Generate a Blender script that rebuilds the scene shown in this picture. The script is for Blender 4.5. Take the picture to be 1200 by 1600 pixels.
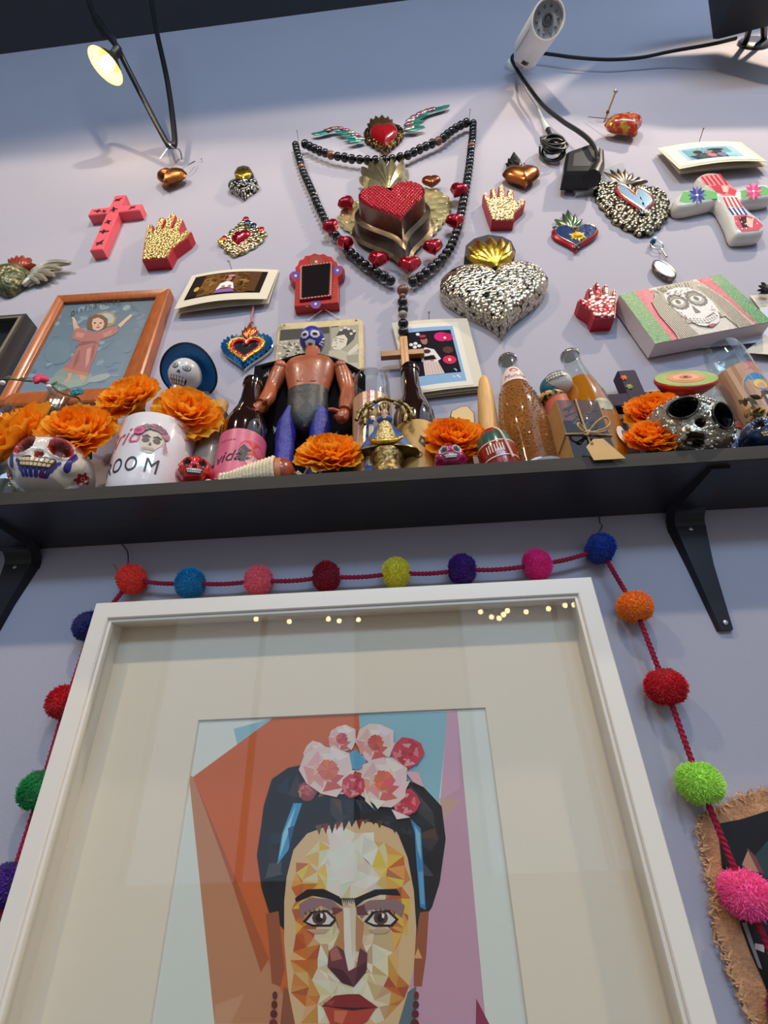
import bpy, bmesh, math, random
from mathutils import Vector, Matrix, noise
for o in list(bpy.data.objects): bpy.data.objects.remove(o)
scn = bpy.context.scene
COL = scn.collection
rnd = random.Random(7)
PI = math.pi
sin, cos = math.sin, math.cos
# ------------------------------------------------------------------ camera (frame taken as 1200 x 1600)
F = 750.0
DIST = 0.62
CAM = Vector((0.0, -DIST, 1.55))
def _solve():
    zx, zy, sl, ys = -44.0, -1204.0, -0.062, -64.0
    # up vector u ~ (zx, zy, F); wall-right vector r = (1, s, t): r.u = 0 and s - ys*t/F = sl
    a, b, c, d = zy, F, 1.0, -ys / F
    e, f_ = -zx, sl
    det = a * d - b * c
    s = (e * d - b * f_) / det
    t = (a * f_ - e * c) / det
    u = Vector((zx, zy, F)).normalized()
    r = Vector((1, s, t)).normalized()
    n = r.cross(u)
    if n.z < 0: n = -n
    return r, u, n
RV, UV, NV = _solve()
cam_d = bpy.data.cameras.new('camera'); cam = bpy.data.objects.new('camera', cam_d); COL.objects.link(cam)
cam_d.sensor_width = 36.0; cam_d.lens = F * 36.0 / 1600.0; cam_d.clip_start = 0.01
_cx = Vector((RV.x, NV.x, UV.x)); _cy = Vector((RV.y, NV.y, UV.y)); _cz = Vector((RV.z, NV.z, UV.z))
_m = Matrix((_cx, -_cy, -_cz)).transposed().to_4x4(); _m.translation = CAM
cam.matrix_world = _m
scn.camera = cam
def ray(px, py):
    q = Vector((px - 600.0, py - 800.0, F))
    return Vector((q.dot(RV), q.dot(NV), q.dot(UV)))
def atY(px, py, y):                       # point on the vertical plane y (wall is y = 0)
    d = ray(px, py); return CAM + d * ((y - CAM.y) / d.y)
def atZ(px, py, z):                       # point on a horizontal plane
    d = ray(px, py); return CAM + d * ((z - CAM.z) / d.z)
# ------------------------------------------------------------------ world, lamps, exposure
scn.view_settings.view_transform = 'Standard'; scn.view_settings.look = 'None'
scn.view_settings.exposure = 0.0; scn.view_settings.gamma = 1.0
scn.view_settings.use_curve_mapping = False
wd = bpy.data.worlds.new('world'); scn.world = wd; wd.use_nodes = True
_bg = wd.node_tree.nodes['Background']; _bg.inputs[0].default_value = (0.62, 0.76, 1.0, 1); _bg.inputs[1].default_value = 1.0
def area_light(name, loc, target, sx, sy, power, col):
    l = bpy.data.lights.new(name, 'AREA'); l.shape = 'RECTANGLE'; l.size = sx; l.size_y = sy; l.energy = power; l.color = col
    o = bpy.data.objects.new(name, l); COL.objects.link(o); o.location = loc
    o.rotation_euler = (Vector(target) - Vector(loc)).to_track_quat('-Z', 'Y').to_euler(); return o
def point_light(name, loc, power, col, radius):
    l = bpy.data.lights.new(name, 'POINT'); l.energy = power; l.color = col; l.shadow_soft_size = radius
    o = bpy.data.objects.new(name, l); COL.objects.link(o); o.location = loc; return o
def spot_light(name, loc, target, power, col, radius, deg, blend):
    l = bpy.data.lights.new(name, 'SPOT'); l.energy = power; l.color = col; l.shadow_soft_size = radius
    l.spot_size = math.radians(deg); l.spot_blend = blend
    o = bpy.data.objects.new(name, l); COL.objects.link(o); o.location = loc
    o.rotation_euler = (Vector(target) - Vector(loc)).to_track_quat('-Z', 'Y').to_euler(); return o
area_light('street_daylight', (0.3, -5.15, 4.45), (0.3, 0, 4.1), 5.0, 1.0, 215, (0.46, 0.70, 1.0))
for _x, _y, _z, _p, _a in ((-1.0, -1.35, 3.40, 46, 164), (0.15, -1.5, 3.62, 64, 164), (1.55, -0.95, 4.2, 128, 124)):
    spot_light('pendant_lamp_light', (_x, _y, _z), (_x, _y + .25, _z - 2), _p, (1.0, 0.82, 0.60), 0.04, _a, 0.12)

# ------------------------------------------------------------------ colours and materials
def C(r, g, b):
    def f(v):
        v /= 255.0
        return v / 12.92 if v <= 0.04045 else ((v + 0.055) / 1.055) ** 2.4
    return (f(r), f(g), f(b), 1.0)
_mc = {}
def mat(name, col=(200, 200, 200), rough=0.5, metal=0.0, spec=0.5, coat=0.0, trans=0.0, ior=1.45, emit=None, estr=1.0,
        var=0.0, vscale=30.0, bump=0.0, bscale=80.0, dark=None, dscale=120.0, dlo=0.35, dhi=0.6, vcol=False, voro=False, stretch=None, sheen=0.0, alpha=1.0):
    if name in _mc: return _mc[name]
    m = bpy.data.materials.new(name); m.use_nodes = True; nt = m.node_tree; N = nt.nodes; L = nt.links
    b = N['Principled BSDF']
    b.inputs['Base Color'].default_value = C(*col); b.inputs['Roughness'].default_value = rough; b.inputs['Metallic'].default_value = metal
    b.inputs['Specular IOR Level'].default_value = spec; b.inputs['Coat Weight'].default_value = coat; b.inputs['Coat Roughness'].default_value = 0.08
    b.inputs['Transmission Weight'].default_value = trans; b.inputs['IOR'].default_value = ior
    if sheen: b.inputs['Sheen Weight'].default_value = sheen
    if alpha < 1: b.inputs['Alpha'].default_value = alpha
    if emit: b.inputs['Emission Color'].default_value = C(*emit); b.inputs['Emission Strength'].default_value = estr
    src = None
    if vcol:
        a = N.new('ShaderNodeAttribute'); a.attribute_name = 'Col'; src = a.outputs['Color']
    tc = N.new('ShaderNodeTexCoord'); vec = tc.outputs['Object']
    if stretch:
        mp = N.new('ShaderNodeMapping'); mp.inputs['Scale'].default_value = stretch; L.new(vec, mp.inputs[0]); vec = mp.outputs[0]
    def nz(scale, detail=4.0):
        if voro:
            n = N.new('ShaderNodeTexVoronoi'); n.inputs['Scale'].default_value = scale; L.new(vec, n.inputs['Vector']); return n.outputs['Distance']
        n = N.new('ShaderNodeTexNoise'); n.inputs['Scale'].default_value = scale; n.inputs['Detail'].default_value = detail
        L.new(vec, n.inputs['Vector']); return n.outputs['Fac']
    if var:
        h = N.new('ShaderNodeHueSaturation'); r_ = N.new('ShaderNodeMapRange')
        n = N.new('ShaderNodeTexNoise'); n.inputs['Scale'].default_value = vscale; n.inputs['Detail'].default_value = 5.0; L.new(vec, n.inputs['Vector'])
        r_.inputs[1].default_value = 0.3; r_.inputs[2].default_value = 0.7; r_.inputs[3].default_value = 1 - var; r_.inputs[4].default_value = 1 + var
        L.new(n.outputs['Fac'], r_.inputs[0]); L.new(r_.outputs[0], h.inputs['Value'])
        if src: L.new(src, h.inputs['Color'])
        else: h.inputs['Color'].default_value = C(*col)
        src = h.outputs['Color']
    if dark is not None:
        mx = N.new('ShaderNodeMix'); mx.data_type = 'RGBA'; rp = N.new('ShaderNodeMapRange')
        rp.inputs[1].default_value = dlo; rp.inputs[2].default_value = dhi
        L.new(nz(dscale), rp.inputs[0]); L.new(rp.outputs[0], mx.inputs[0])
        mx.inputs[6].default_value = C(*col); mx.inputs[7].default_value = C(*dark)
        if src: L.new(src, mx.inputs[6])
        src = mx.outputs[2]
    if src: L.new(src, b.inputs['Base Color'])
    if bump:
        bp = N.new('ShaderNodeBump'); bp.inputs['Strength'].default_value = bump; bp.inputs['Distance'].default_value = 0.004
        if voro: bp.invert = True
        L.new(nz(bscale), bp.inputs['Height']); L.new(bp.outputs[0], b.inputs['Normal'])
    _mc[name] = m; return m
def glassmat(name, col=(245, 250, 250), rough=0.0, refl=1.0):      # thin clear pane: see-through plus a fresnel mirror
    if name in _mc: return _mc[name]
    m = bpy.data.materials.new(name); m.use_nodes = True; nt = m.node_tree; N = nt.nodes; L = nt.links
    for n in list(N): N.remove(n)
    o = N.new('ShaderNodeOutputMaterial'); t = N.new('ShaderNodeBsdfTransparent'); g = N.new('ShaderNodeBsdfGlossy'); mx = N.new('ShaderNodeMixShader')
    t.inputs[0].default_value = C(*col); g.inputs['Roughness'].default_value = rough; g.inputs[0].default_value = (1, 1, 1, 1)
    lw = N.new('ShaderNodeLayerWeight'); lw.inputs[0].default_value = 0.5; pw = N.new('ShaderNodeMath'); pw.operation = 'POWER'; pw.inputs[1].default_value = 4.0
    ml = N.new('ShaderNodeMath'); ml.operation = 'MULTIPLY_ADD'; ml.inputs[1].default_value = 0.8 * refl; ml.inputs[2].default_value = 0.045 * refl
    L.new(lw.outputs['Facing'], pw.inputs[0]); L.new(pw.outputs[0], ml.inputs[0]); L.new(ml.outputs[0], mx.inputs[0]); L.new(t.outputs[0], mx.inputs[1]); L.new(g.outputs[0], mx.inputs[2]); L.new(mx.outputs[0], o.inputs[0])
    _mc[name] = m; return m
# ------------------------------------------------------------------ mesh builder
class MB:
    def __init__(s): s.v = []; s.f = []; s.c = []; s.m = []; s.mi = 0; s.col = None
    def add(s, vs, fs, M=None, col=None):
        b = len(s.v)
        s.v += [tuple(M @ Vector(p)) for p in vs] if M is not None else [tuple(p) for p in vs]
        s.f += [tuple(i + b for i in f) for f in fs]
        s.c += [col or s.col] * len(fs); s.m += [s.mi] * len(fs); return s
    def box(s, c, d, M=None, col=None):
        x, y, z = c; a, b, e = d[0] / 2, d[1] / 2, d[2] / 2
        vs = [(x + i * a, y + j * b, z + k * e) for i in (-1, 1) for j in (-1, 1) for k in (-1, 1)]
        return s.add(vs, [(0, 1, 3, 2), (4, 6, 7, 5), (0, 4, 5, 1), (2, 3, 7, 6), (0, 2, 6, 4), (1, 5, 7, 3)], M, col)
    def rings(s, rs, closed=True, cap0=True, cap1=True, M=None, col=None, loop=False):
        n = len(rs[0]); vs = [p for r in rs for p in r]; fs = []
        K = len(rs)
        for i in range(K if loop else K - 1):
            for j in range(n if closed else n - 1):
                a, b = i * n + j, i * n + (j + 1) % n; i2 = (i + 1) % K
                fs.append((a, b, i2 * n + (j + 1) % n, i2 * n + j))
        if cap0 and not loop: fs.append(tuple(range(n))[::-1])
        if cap1 and not loop: fs.append(tuple((K - 1) * n + j for j in range(n)))
        return s.add(vs, fs, M, col)
    def tube(s, pts, r, n=8, M=None, col=None, loop=False, cap=True):
        pts = [Vector(p) for p in pts]; K = len(pts); rs = []
        t0 = (pts[1] - pts[0]).normalized(); up = Vector((0, 0, 1)) if abs(t0.z) < 0.9 else Vector((1, 0, 0))
        nrm = (up - t0 * up.dot(t0)).normalized()
        for i, p in enumerate(pts):
            a = pts[i - 1] if (i > 0 or loop) else p; b = pts[(i + 1) % K] if (i < K - 1 or loop) else p
            t = (b - a)
            t = t.normalized() if t.length > 1e-9 else t0
            nrm = (nrm - t * nrm.dot(t)); nrm = nrm.normalized() if nrm.length > 1e-6 else t.orthogonal().normalized()
            bn = t.cross(nrm); rr = r[i] if isinstance(r, (list, tuple)) else r
            rs.append([p + nrm * (rr * cos(2 * PI * k / n)) + bn * (rr * sin(2 * PI * k / n)) for k in range(n)])
        return s.rings(rs, True, cap, cap, M, col, loop)
    def lathe(s, prof, n=32, M=None, col=None, cap=True):
        rs = [[(max(r, 1e-5) * cos(2 * PI * k / n), max(r, 1e-5) * sin(2 * PI * k / n), z) for k in range(n)] for r, z in prof]
        return s.rings(rs, True, cap, cap, M, col)
    def ball(s, c, r, nu=16, nv=10, M=None, col=None, fn=None):
        if not isinstance(r, (tuple, list)): r = (r, r, r)
        vs = []; fs = []
        for i in range(nv + 1):
            t = PI * i / nv
            for j in range(nu):
                a = 2 * PI * j / nu; d = Vector((sin(t) * cos(a), sin(t) * sin(a), cos(t)))
                if fn: d = fn(d)
                vs.append((c[0] + d[0] * r[0], c[1] + d[1] * r[1], c[2] + d[2] * r[2]))
        for i in range(nv):
            for j in range(nu):
                a, b = i * nu + j, i * nu + (j + 1) % nu
                fs.append((a, a + nu, b + nu, b))
        return s.add(vs, fs, M, col)
    def prism(s, o, z0, z1, bev=0.0, M=None, col=None, back=True):
        o = ccw(o); rs = [[(x, y, z0) for x, y in o]]
        if bev:
            rs += [[(x, y, z1 - bev) for x, y in o], [(x, y, z1) for x, y in inset(o, bev)]]
        else: rs.append([(x, y, z1) for x, y in o])
        return s.rings(rs, True, back, True, M, col)
    def dome(s, o, h, z0=0.0, k=6, pw=0.5, base=0.0, M=None, col=None, ctr=None, back=True):
        o = ccw(o); cx, cy = ctr or (sum(p[0] for p in o) / len(o), sum(p[1] for p in o) / len(o)); rs = []
        if base: rs.append([(x, y, z0) for x, y in o])
        for i in range(k + 1):
            t = i / k; sc = 1 - t * 0.985
            z = z0 + base + h * (1 - (1 - t) ** 2) ** pw
            rs.append([(cx + (x - cx) * sc, cy + (y - cy) * sc, z) for x, y in o])
        return s.rings(rs, True, back, True, M, col)
    def poly(s, pts, col=None, M=None):
        return s.add(pts, [tuple(range(len(pts)))], M, col)
    def mesh(s, name, mats, smooth=True):
        me = bpy.data.meshes.new(name); me.from_pydata(s.v, [], s.f)
        if any(c is not None for c in s.c):
            at = me.color_attributes.new('Col', 'FLOAT_COLOR', 'CORNER'); buf = []
            for f, c in zip(s.f, s.c): buf += list(c or (0.5, 0.5, 0.5, 1)) * len(f)
            at.data.foreach_set('color', buf)
        for m in (mats if isinstance(mats, (list, tuple)) else [mats]): me.materials.append(m)
        if any(s.m): me.polygons.foreach_set('material_index', s.m)
        if smooth:
            me.polygons.foreach_set('use_smooth', [True] * len(s.f))
            me.set_sharp_from_angle(angle=math.radians(smooth if smooth is not True else 38))
        me.update(); return me
def area2(o): return sum(o[i - 1][0] * o[i][1] - o[i][0] * o[i - 1][1] for i in range(len(o)))
def ccw(o):
    o = [(p[0], p[1]) for p in o]
    return o if area2(o) > 0 else o[::-1]
def inset(o, d):
    o = ccw(o); n = len(o); r = []
    for i in range(n):
        p, a, b = Vector(o[i]), Vector(o[i - 1]), Vector(o[(i + 1) % n])
        e1 = (p - a); e2 = (b - p)
        e1 = e1.normalized() if e1.length > 1e-9 else e2.normalized(); e2 = e2.normalized() if e2.length > 1e-9 else e1
        n1 = Vector((-e1.y, e1.x)); n2 = Vector((-e2.y, e2.x)); m = n1 + n2
        m = m.normalized() if m.length > 1e-6 else n1
        r.append(tuple(p + m * (d / max(0.4, m.dot(n1)))))
    return r
def heart(w, h, n=40, dip=1.0, cx=0.0, cy=0.0):
    P = []
    for i in range(n):
        t = 2 * PI * i / n
        x = 16 * sin(t) ** 3; y = 13 * cos(t) - 5 * cos(2 * t) - 2 * cos(3 * t) - cos(4 * t)
        P.append((cx + x / 32 * w, cy + (y + 2.6) / 29 * h))
    return P
def ell(cx, cy, rx, ry, n=20, rot=0.0, a0=0.0, a1=2 * PI, close=True):
    k = n if close else n + 1
    return [(cx + rx * cos(t) * cos(rot) - ry * sin(t) * sin(rot), cy + rx * cos(t) * sin(rot) + ry * sin(t) * cos(rot)) for t in [a0 + (a1 - a0) * i / n for i in range(k)]]
def rrect(cx, cy, w, h, r, n=5):
    o = []
    for sx, sy, a in ((1, 1, 0), (-1, 1, PI / 2), (-1, -1, PI), (1, -1, 3 * PI / 2)):
        for i in range(n + 1):
            t = a + PI / 2 * i / n
            o.append((cx + sx * (w / 2 - r) + r * cos(t), cy + sy * (h / 2 - r) + r * sin(t)))
    return o
def leaf(x, y, ln, w, ang, n=7, fat=0.45):      # pointed leaf outline from (x, y) along ang
    L_, R_ = [], []
    for i in range(n + 1):
        t = i / n; wd_ = w / 2 * (sin(PI * t ** fat) if 0 < t < 1 else 0)
        L_.append((ln * t, wd_)); R_.append((ln * t, -wd_))
    o = L_ + R_[-2:0:-1]
    return [(x + a * cos(ang) - b * sin(ang), y + a * sin(ang) + b * cos(ang)) for a, b in o]
def stroke(pts, w, taper=False):
    pts = [Vector((p[0], p[1])) for p in pts]; L_, R_ = [], []
    for i, p in enumerate(pts):
        t = (pts[min(i + 1, len(pts) - 1)] - pts[max(i - 1, 0)]).normalized(); n = Vector((-t.y, t.x))
        k = w / 2 * ((0.25 + 0.75 * sin(PI * (i + 0.5) / len(pts))) if taper else 1)
        L_.append(tuple(p + n * k)); R_.append(tuple(p - n * k))
    return L_ + R_[::-1]
def smoothp(pts, k=6, loop=False):               # Catmull-Rom
    P = [Vector(p) for p in pts]; n = len(P); out = []
    for i in range(n if loop else n - 1):
        g = (lambda q: P[q % n]) if loop else (lambda q: P[min(max(q, 0), n - 1)])
        a, b, c, d = g(i - 1), g(i), g(i + 1), g(i + 2)
        for j in range(k):
            t = j / k
            out.append(0.5 * ((2 * b) + (c - a) * t + (2 * a - 5 * b + 4 * c - d) * t * t + (3 * b - a - 3 * c + d) * t ** 3))
    if not loop: out.append(P[-1])
    return [tuple(p) for p in out]
# ------------------------------------------------------------------ things, parts, local frames
class Fr:
    def __init__(s, M): s.M = M; s.I = M.inverted()
    def p(s, px, py, z=0.0):                      # pixel -> local point on the plane local z
        o = s.I @ CAM; d = s.I.to_3x3() @ ray(px, py); t = (z - o.z) / d.z
        return (o + d * t)
    def q(s, px, py, z=0.0): a = s.p(px, py, z); return (a.x, a.y)
    def qs(s, pts, z=0.0): return [s.q(a, b, z) for a, b in pts]
    def l(s, w): return s.I @ Vector(w)
def wallfr(px, py, off=0.0, roll=0.0, tilt=0.0, yaw=0.0):
    M = Matrix.Translation(atY(px, py, -off)) @ Matrix(((1, 0, 0, 0), (0, 0, -1, 0), (0, 1, 0, 0), (0, 0, 0, 1)))
    return Fr(M @ Matrix.Rotation(math.radians(roll), 4, 'Z') @ Matrix.Rotation(math.radians(yaw), 4, 'Y') @ Matrix.Rotation(math.radians(tilt), 4, 'X'))
def upfr(loc, rz=0.0, rx=0.0, ry=0.0):
    return Fr(Matrix.Translation(loc) @ Matrix.Rotation(math.radians(rz), 4, 'Z') @ Matrix.Rotation(math.radians(ry), 4, 'Y') @ Matrix.Rotation(math.radians(rx), 4, 'X'))
def tag(o, label=None, cat=None, group=None, kind=None):
    for k, v in (('label', label), ('category', cat), ('group', group), ('kind', kind)):
        if v: o[k] = v
    return o
def thing(name, label, cat, fr, group=None):
    o = bpy.data.objects.new(name, None); COL.objects.link(o); o.matrix_world = fr.M if isinstance(fr, Fr) else fr
    o.empty_display_size = 0.02
    return tag(o, label, cat, group)
def part(name, mb, m, root=None, smooth=True, label=None, kind=None, M=None):
    me = mb.mesh(name, m, smooth) if isinstance(mb, MB) else mb
    o = bpy.data.objects.new(name, me); COL.objects.link(o)
    if root is not None: o.parent = root
    if M is not None: o.matrix_local = M
    if not isinstance(mb, MB) and m is not None:
        o.material_slots[0].link = 'OBJECT'; o.material_slots[0].material = m
    return tag(o, label, kind=kind)
def struct(name, mb, m, smooth=False, root=None):
    o = part(name, mb, m, root, smooth)
    if root is None: o['kind'] = 'structure'
    return o
class Paint:                                      # flat print: coloured polygons in thin layers on one plane
    def __init__(s, fr, z, px=True, dz=0.000008, xf=None): s.fr = fr; s.z = z; s.px = px; s.dz = dz; s.mb = MB(); s.xf = xf
    def a(s, pts, col, z=None):
        zz = s.z if z is None else z
        if s.xf: pts = [s.xf(*p) for p in pts]
        P = [tuple(s.fr.p(x, y, zz)) for x, y in pts] if s.px else [(x, y, zz) for x, y in pts]
        s.mb.poly(P, col if len(col) == 4 else C(*col)); s.z += s.dz; return s
def inpoly(x, y, o):
    r = False; n = len(o)
    for i in range(n):
        x1, y1 = o[i - 1]; x2, y2 = o[i]
        if (y1 > y) != (y2 > y) and x < (x2 - x1) * (y - y1) / (y2 - y1) + x1: r = not r
    return r
_fc = {}
def text_polys(txt, size=1.0, shear=0.0):        # triangles of the built-in font, centred
    cu = bpy.data.curves.new('writing', 'FONT'); cu.body = txt; cu.size = size; cu.shear = shear; cu.align_x = 'CENTER'; cu.align_y = 'CENTER'
    ob = bpy.data.objects.new('writing', cu); COL.objects.link(ob); dg = bpy.context.evaluated_depsgraph_get()
    me = ob.evaluated_get(dg).to_mesh(); T = [[(me.vertices[i].co.x, me.vertices[i].co.y) for i in p.vertices] for p in me.polygons]
    ob.evaluated_get(dg).to_mesh_clear(); COL.objects.unlink(ob); bpy.data.objects.remove(ob); bpy.data.curves.remove(cu); return T
# ================================================================== the setting
WALLM = mat('wall_paint', (171, 167, 178), rough=0.75, spec=0.25, var=0.025, vscale=2.5, bump=0.10, bscale=260)
ZB = atY(600, 827, 0).z                                   # underside of the shelf at the wall
YF = atZ(600, 754, ZB).y                                  # its front edge
ZT = atY(600, 735, YF).z                                  # its top
DARK = mat('charcoal_paint', (44, 45, 52), rough=0.38, spec=0.5, var=0.12, vscale=8, bump=0.12, bscale=60, stretch=(1, 12, 12))
ob = struct('wall_back', MB().box((0, 0.06, 2.6), (7, 0.12, 5.2)), WALLM)
ob = struct('floor', MB().box((0, -2.6, -0.03), (7, 5.4, 0.06)), mat('floor_planks', (128, 122, 118), rough=0.5, var=0.15, vscale=6))
a_, b_ = atY(0, 85, 0), atY(640, 0, 0)
sl_ = (b_.z - a_.z) / (b_.x - a_.x)
zc = lambda x: a_.z + sl_ * (x - a_.x)
o_ = [(-3.5, zc(-3.5)), (b_.x + 1.2, zc(b_.x + 1.2)), (b_.x + 1.2, zc(b_.x + 1.2) + 0.1), (-3.5, zc(-3.5) + 0.1)]
ob = struct('ceiling', MB().rings([[(x, 0.0, z) for x, z in o_], [(x, -5.2, z) for x, z in o_]]), mat('ceiling_paint', (64, 66, 74), rough=0.7))
RW = mat('room_wall_paint', (196, 186, 172), rough=.8)
ob = struct('wall_right', MB().box((3.55, -2.6, 2.6), (0.1, 5.4, 5.2)), RW)
ob = struct('wall_left', MB().box((-3.55, -2.6, 2.6), (0.1, 5.4, 5.2)), RW)
# front wall with two tall windows
mb = MB()
for bx in (((-3.3, -5.25, 2.6), (.6, .1, 5.2)), ((0, -5.25, 2.6), (1.2, .1, 5.2)), ((3.3, -5.25, 2.6), (.6, .1, 5.2)), ((-1.8, -5.25, .5), (2.4, .1, 1.0)), ((1.8, -5.25, .5), (2.4, .1, 1.0)), ((-1.8, -5.25, 4.6), (2.4, .1, 1.2)), ((1.8, -5.25, 4.6), (2.4, .1, 1.2))): mb.box(*bx)
ob = struct('wall_front', mb, RW)
for i_, wx in enumerate((-1.8, 1.8)):
    w_ = struct('window_%d' % (i_ + 1), MB().box((wx, -5.25, 2.5), (2.4, .006, 3.0)), glassmat('window_pane', (250, 252, 252), refl=.6))
    for sx in (-1.17, 0, 1.17): part('window_frame', MB().box((wx + sx, -5.23, 2.5), (.06, .08, 3.0)), mat('window_frame_paint', (60, 60, 62), rough=.5), w_, False)
# shelf
SH = thing('wall_shelf', 'long charcoal painted wooden wall shelf carrying the row of souvenirs', 'shelf', upfr((0, 0, ZB)))
part('shelf_board', MB().prism([(-1.7, YF), (1.7, YF), (1.7, -0.001), (-1.7, -0.001)], 0, ZT - ZB, 0.0015), DARK, SH, False)
part('front_edge', MB().box((0, YF - 0.0012, (ZT - ZB) / 2), (3.4, 0.0024, ZT - ZB)), mat('shelf_edge_grey', (62, 58, 54), rough=0.65, spec=.2, var=0.1, vscale=12, stretch=(1, 8, 8)), SH, False, label='greyer front edge of the shelf')  # front face coloured a little lighter and greyer than the board
print('shelf', ZB, YF, ZT)
BRM = mat('black_iron', (38, 38, 44), rough=0.3, metal=0.3, spec=0.5, bump=0.04, bscale=90)
def bracket(name, label, xt0, xt1, xb0, xb1, zlen, screws):
    # wall leg tapering downwards, arm along the underside, curved gusset between
    x0 = (xt0 + xt1) / 2
    r = thing(name, label, 'bracket', upfr((x0, 0, ZB)))
    hw = (xt1 - xt0) / 2; hb = (xb1 - xb0) / 2; xb = (xb0 + xb1) / 2 - x0
    def sec(cx, cy, cz, w, t, ty, tz):                     # ring across a path in the y-z plane; (ty, tz) is its normal
        return [(cx - w, cy, cz), (cx - w * 0.8, cy + ty * t, cz + tz * t), (cx + w * 0.8, cy + ty * t, cz + tz * t), (cx + w, cy, cz)]
    rs = [sec(xb, -0.0005, -zlen, hb, 0.007, -1, 0), sec(xb * 0.5, -0.0005, -zlen * 0.5, (hw + hb) / 2, 0.009, -1, 0), sec(0, -0.0005, -0.03, hw, 0.013, -1, 0)]
    part('wall_leg', MB().rings(rs), BRM, r, 30)
    rs = [sec(0, 0, 0, hw, 0.01, 0, 0)]
    A = []
    for i in range(7):
        t = i / 6; a = PI / 2 * t
        cy, cz = -0.034 + 0.034 * cos(a), -0.034 + 0.034 * sin(a)
        A.append((cy, cz, -cos(a), -sin(a)))
    rs = [[(x, y + ny * d, z + nz_ * d) for x, d in ((-hw, 0), (-hw * 0.8, 0.013), (hw * 0.8, 0.013), (hw, 0))] for y, z, ny, nz_ in [(c[0], c[1], c[2], c[3]) for c in A]]
    part('curved_corner', MB().rings(rs), BRM, r, 40)
    yf = YF * 0.93
    rs = [[(x, -0.03, z) for x, z in ((-hw, 0), (-hw * 0.8, -0.013), (hw * 0.8, -0.013), (hw, 0))], [(x, yf, z) for x, z in ((-hw * 0.55, 0), (-hw * 0.45, -0.006), (hw * 0.45, -0.006), (hw * 0.55, 0))]]
    part('shelf_arm', MB().rings(rs), BRM, r, 30)
    for z in screws:
        k = -z / zlen; mb = MB()
        mb.lathe([(0.0, 0.0022), (0.0026, 0.0018), (0.0036, 0.0)], 12, Matrix.Translation((xb * k, -0.0085 - 0.004 * (1 - k), z)) @ Matrix.Rotation(PI / 2, 4, 'X'))
        part('screw', mb, mat('steel', (190, 190, 192), rough=0.3, metal=1), r)
    return r
p0, p1, p2, p3 = atY(1040, 822, 0), atY(1094, 812, 0), atY(1119, 986, 0), atY(1143, 986, 0)
bracket('shelf_bracket', 'black iron shelf bracket beside the orange and blue pompoms', p0.x, p1.x, p2.x, p3.x, ZB - p3.z, (-(ZB - atY(1131, 976, 0).z), -0.035))
q0, q1, q2, q3 = atY(20, 868, 0), atY(72, 862, 0), atY(-62, 1110, 0), atY(-30, 1110, 0)
bracket('shelf_bracket', 'black iron shelf bracket cut by the picture edge, opposite end of shelf', q0.x, q1.x, q0.x + 0.004, q0.x + 0.02, ZB - p3.z, (-0.035,))
# ================================================================== shared finishes
GOLD = mat('embossed_gold', (236, 204, 132), rough=0.3, metal=.85, dark=(84, 54, 28), dscale=190, dlo=0.55, dhi=0.9, voro=True, bump=0.9, bscale=190)
GOLDF = mat('embossed_gold_fine', (240, 216, 158), rough=0.28, metal=.8, dark=(60, 40, 20), dscale=210, dlo=0.5, dhi=0.85, voro=True, bump=0.8, bscale=210)
SILV = mat('embossed_silver', (222, 214, 192), rough=0.24, metal=1, dark=(40, 36, 34), dscale=110, dlo=0.55, dhi=0.85, voro=True, bump=1.0, bscale=125)
SILVF = mat('embossed_silver_fine', (214, 210, 200), rough=0.22, metal=1, dark=(24, 22, 22), dscale=150, dlo=0.36, dhi=0.62, voro=True, bump=1.0, bscale=150)
TIN = mat('tin_gold_tone', (206, 190, 140), rough=0.2, metal=1, bump=0.25, bscale=60)
TINS = mat('polished_tin', (205, 205, 205), rough=0.2, metal=1, bump=0.15, bscale=60)
TIND = mat('dark_tin', (112, 106, 98), rough=0.3, metal=1, bump=0.2, bscale=50)
PEWT = mat('pewter', (120, 118, 112), rough=0.3, metal=1, dark=(40, 38, 36), dscale=60, bump=0.2, bscale=90)
COPP = mat('copper_foil', (196, 120, 62), rough=0.3, metal=1, dark=(120, 62, 34), dscale=60, dlo=0.45, dhi=0.7, bump=0.25, bscale=140)
REDT = mat('red_lacquered_tin', (186, 22, 46), rough=0.18, metal=0.75, coat=0.5, bump=0.12, bscale=70)
REDP = mat('red_paint', (176, 20, 38), rough=0.4)
MIRR = mat('mirror', (150, 160, 165), rough=0.03, metal=1)
STEEL = mat('steel', (190, 190, 192), rough=0.3, metal=1)
WIRE = mat('galvanised_wire', (150, 150, 152), rough=0.35, metal=1)
BLK = mat('black_plastic', (22, 22, 24), rough=0.35)
CABLE = mat('black_cable', (24, 25, 27), rough=0.45)
WHT = mat('white_plastic', (226, 226, 222), rough=0.35)
CARD = mat('photo_card', (216, 206, 184), rough=0.8, spec=.08)
PRINT = mat('printed_ink', vcol=True, rough=0.45)
GLOSSP = mat('glossy_paint_colours', vcol=True, rough=0.35, coat=0.1)
MATTP = mat('matt_paint_colours', vcol=True, rough=0.7, spec=0.05)
METP = mat('painted_foil_colours', vcol=True, rough=0.25, metal=0.7)
PANE = glassmat('clear_pane')
def affine3(src, dst):                            # maps 2D src triangle onto dst triangle
    (x0, y0), (x1, y1), (x2, y2) = src; a, b, c = [Vector(d[:2]) for d in dst]
    det = (x1 - x0) * (y2 - y0) - (x2 - x0) * (y1 - y0)
    def f(x, y):
        u = ((x - x0) * (y2 - y0) - (x2 - x0) * (y - y0)) / det; v = ((x1 - x0) * (y - y0) - (x - x0) * (y1 - y0)) / det
        p = a + (b - a) * u + (c - a) * v; return (p.x, p.y)
    return f
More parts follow.
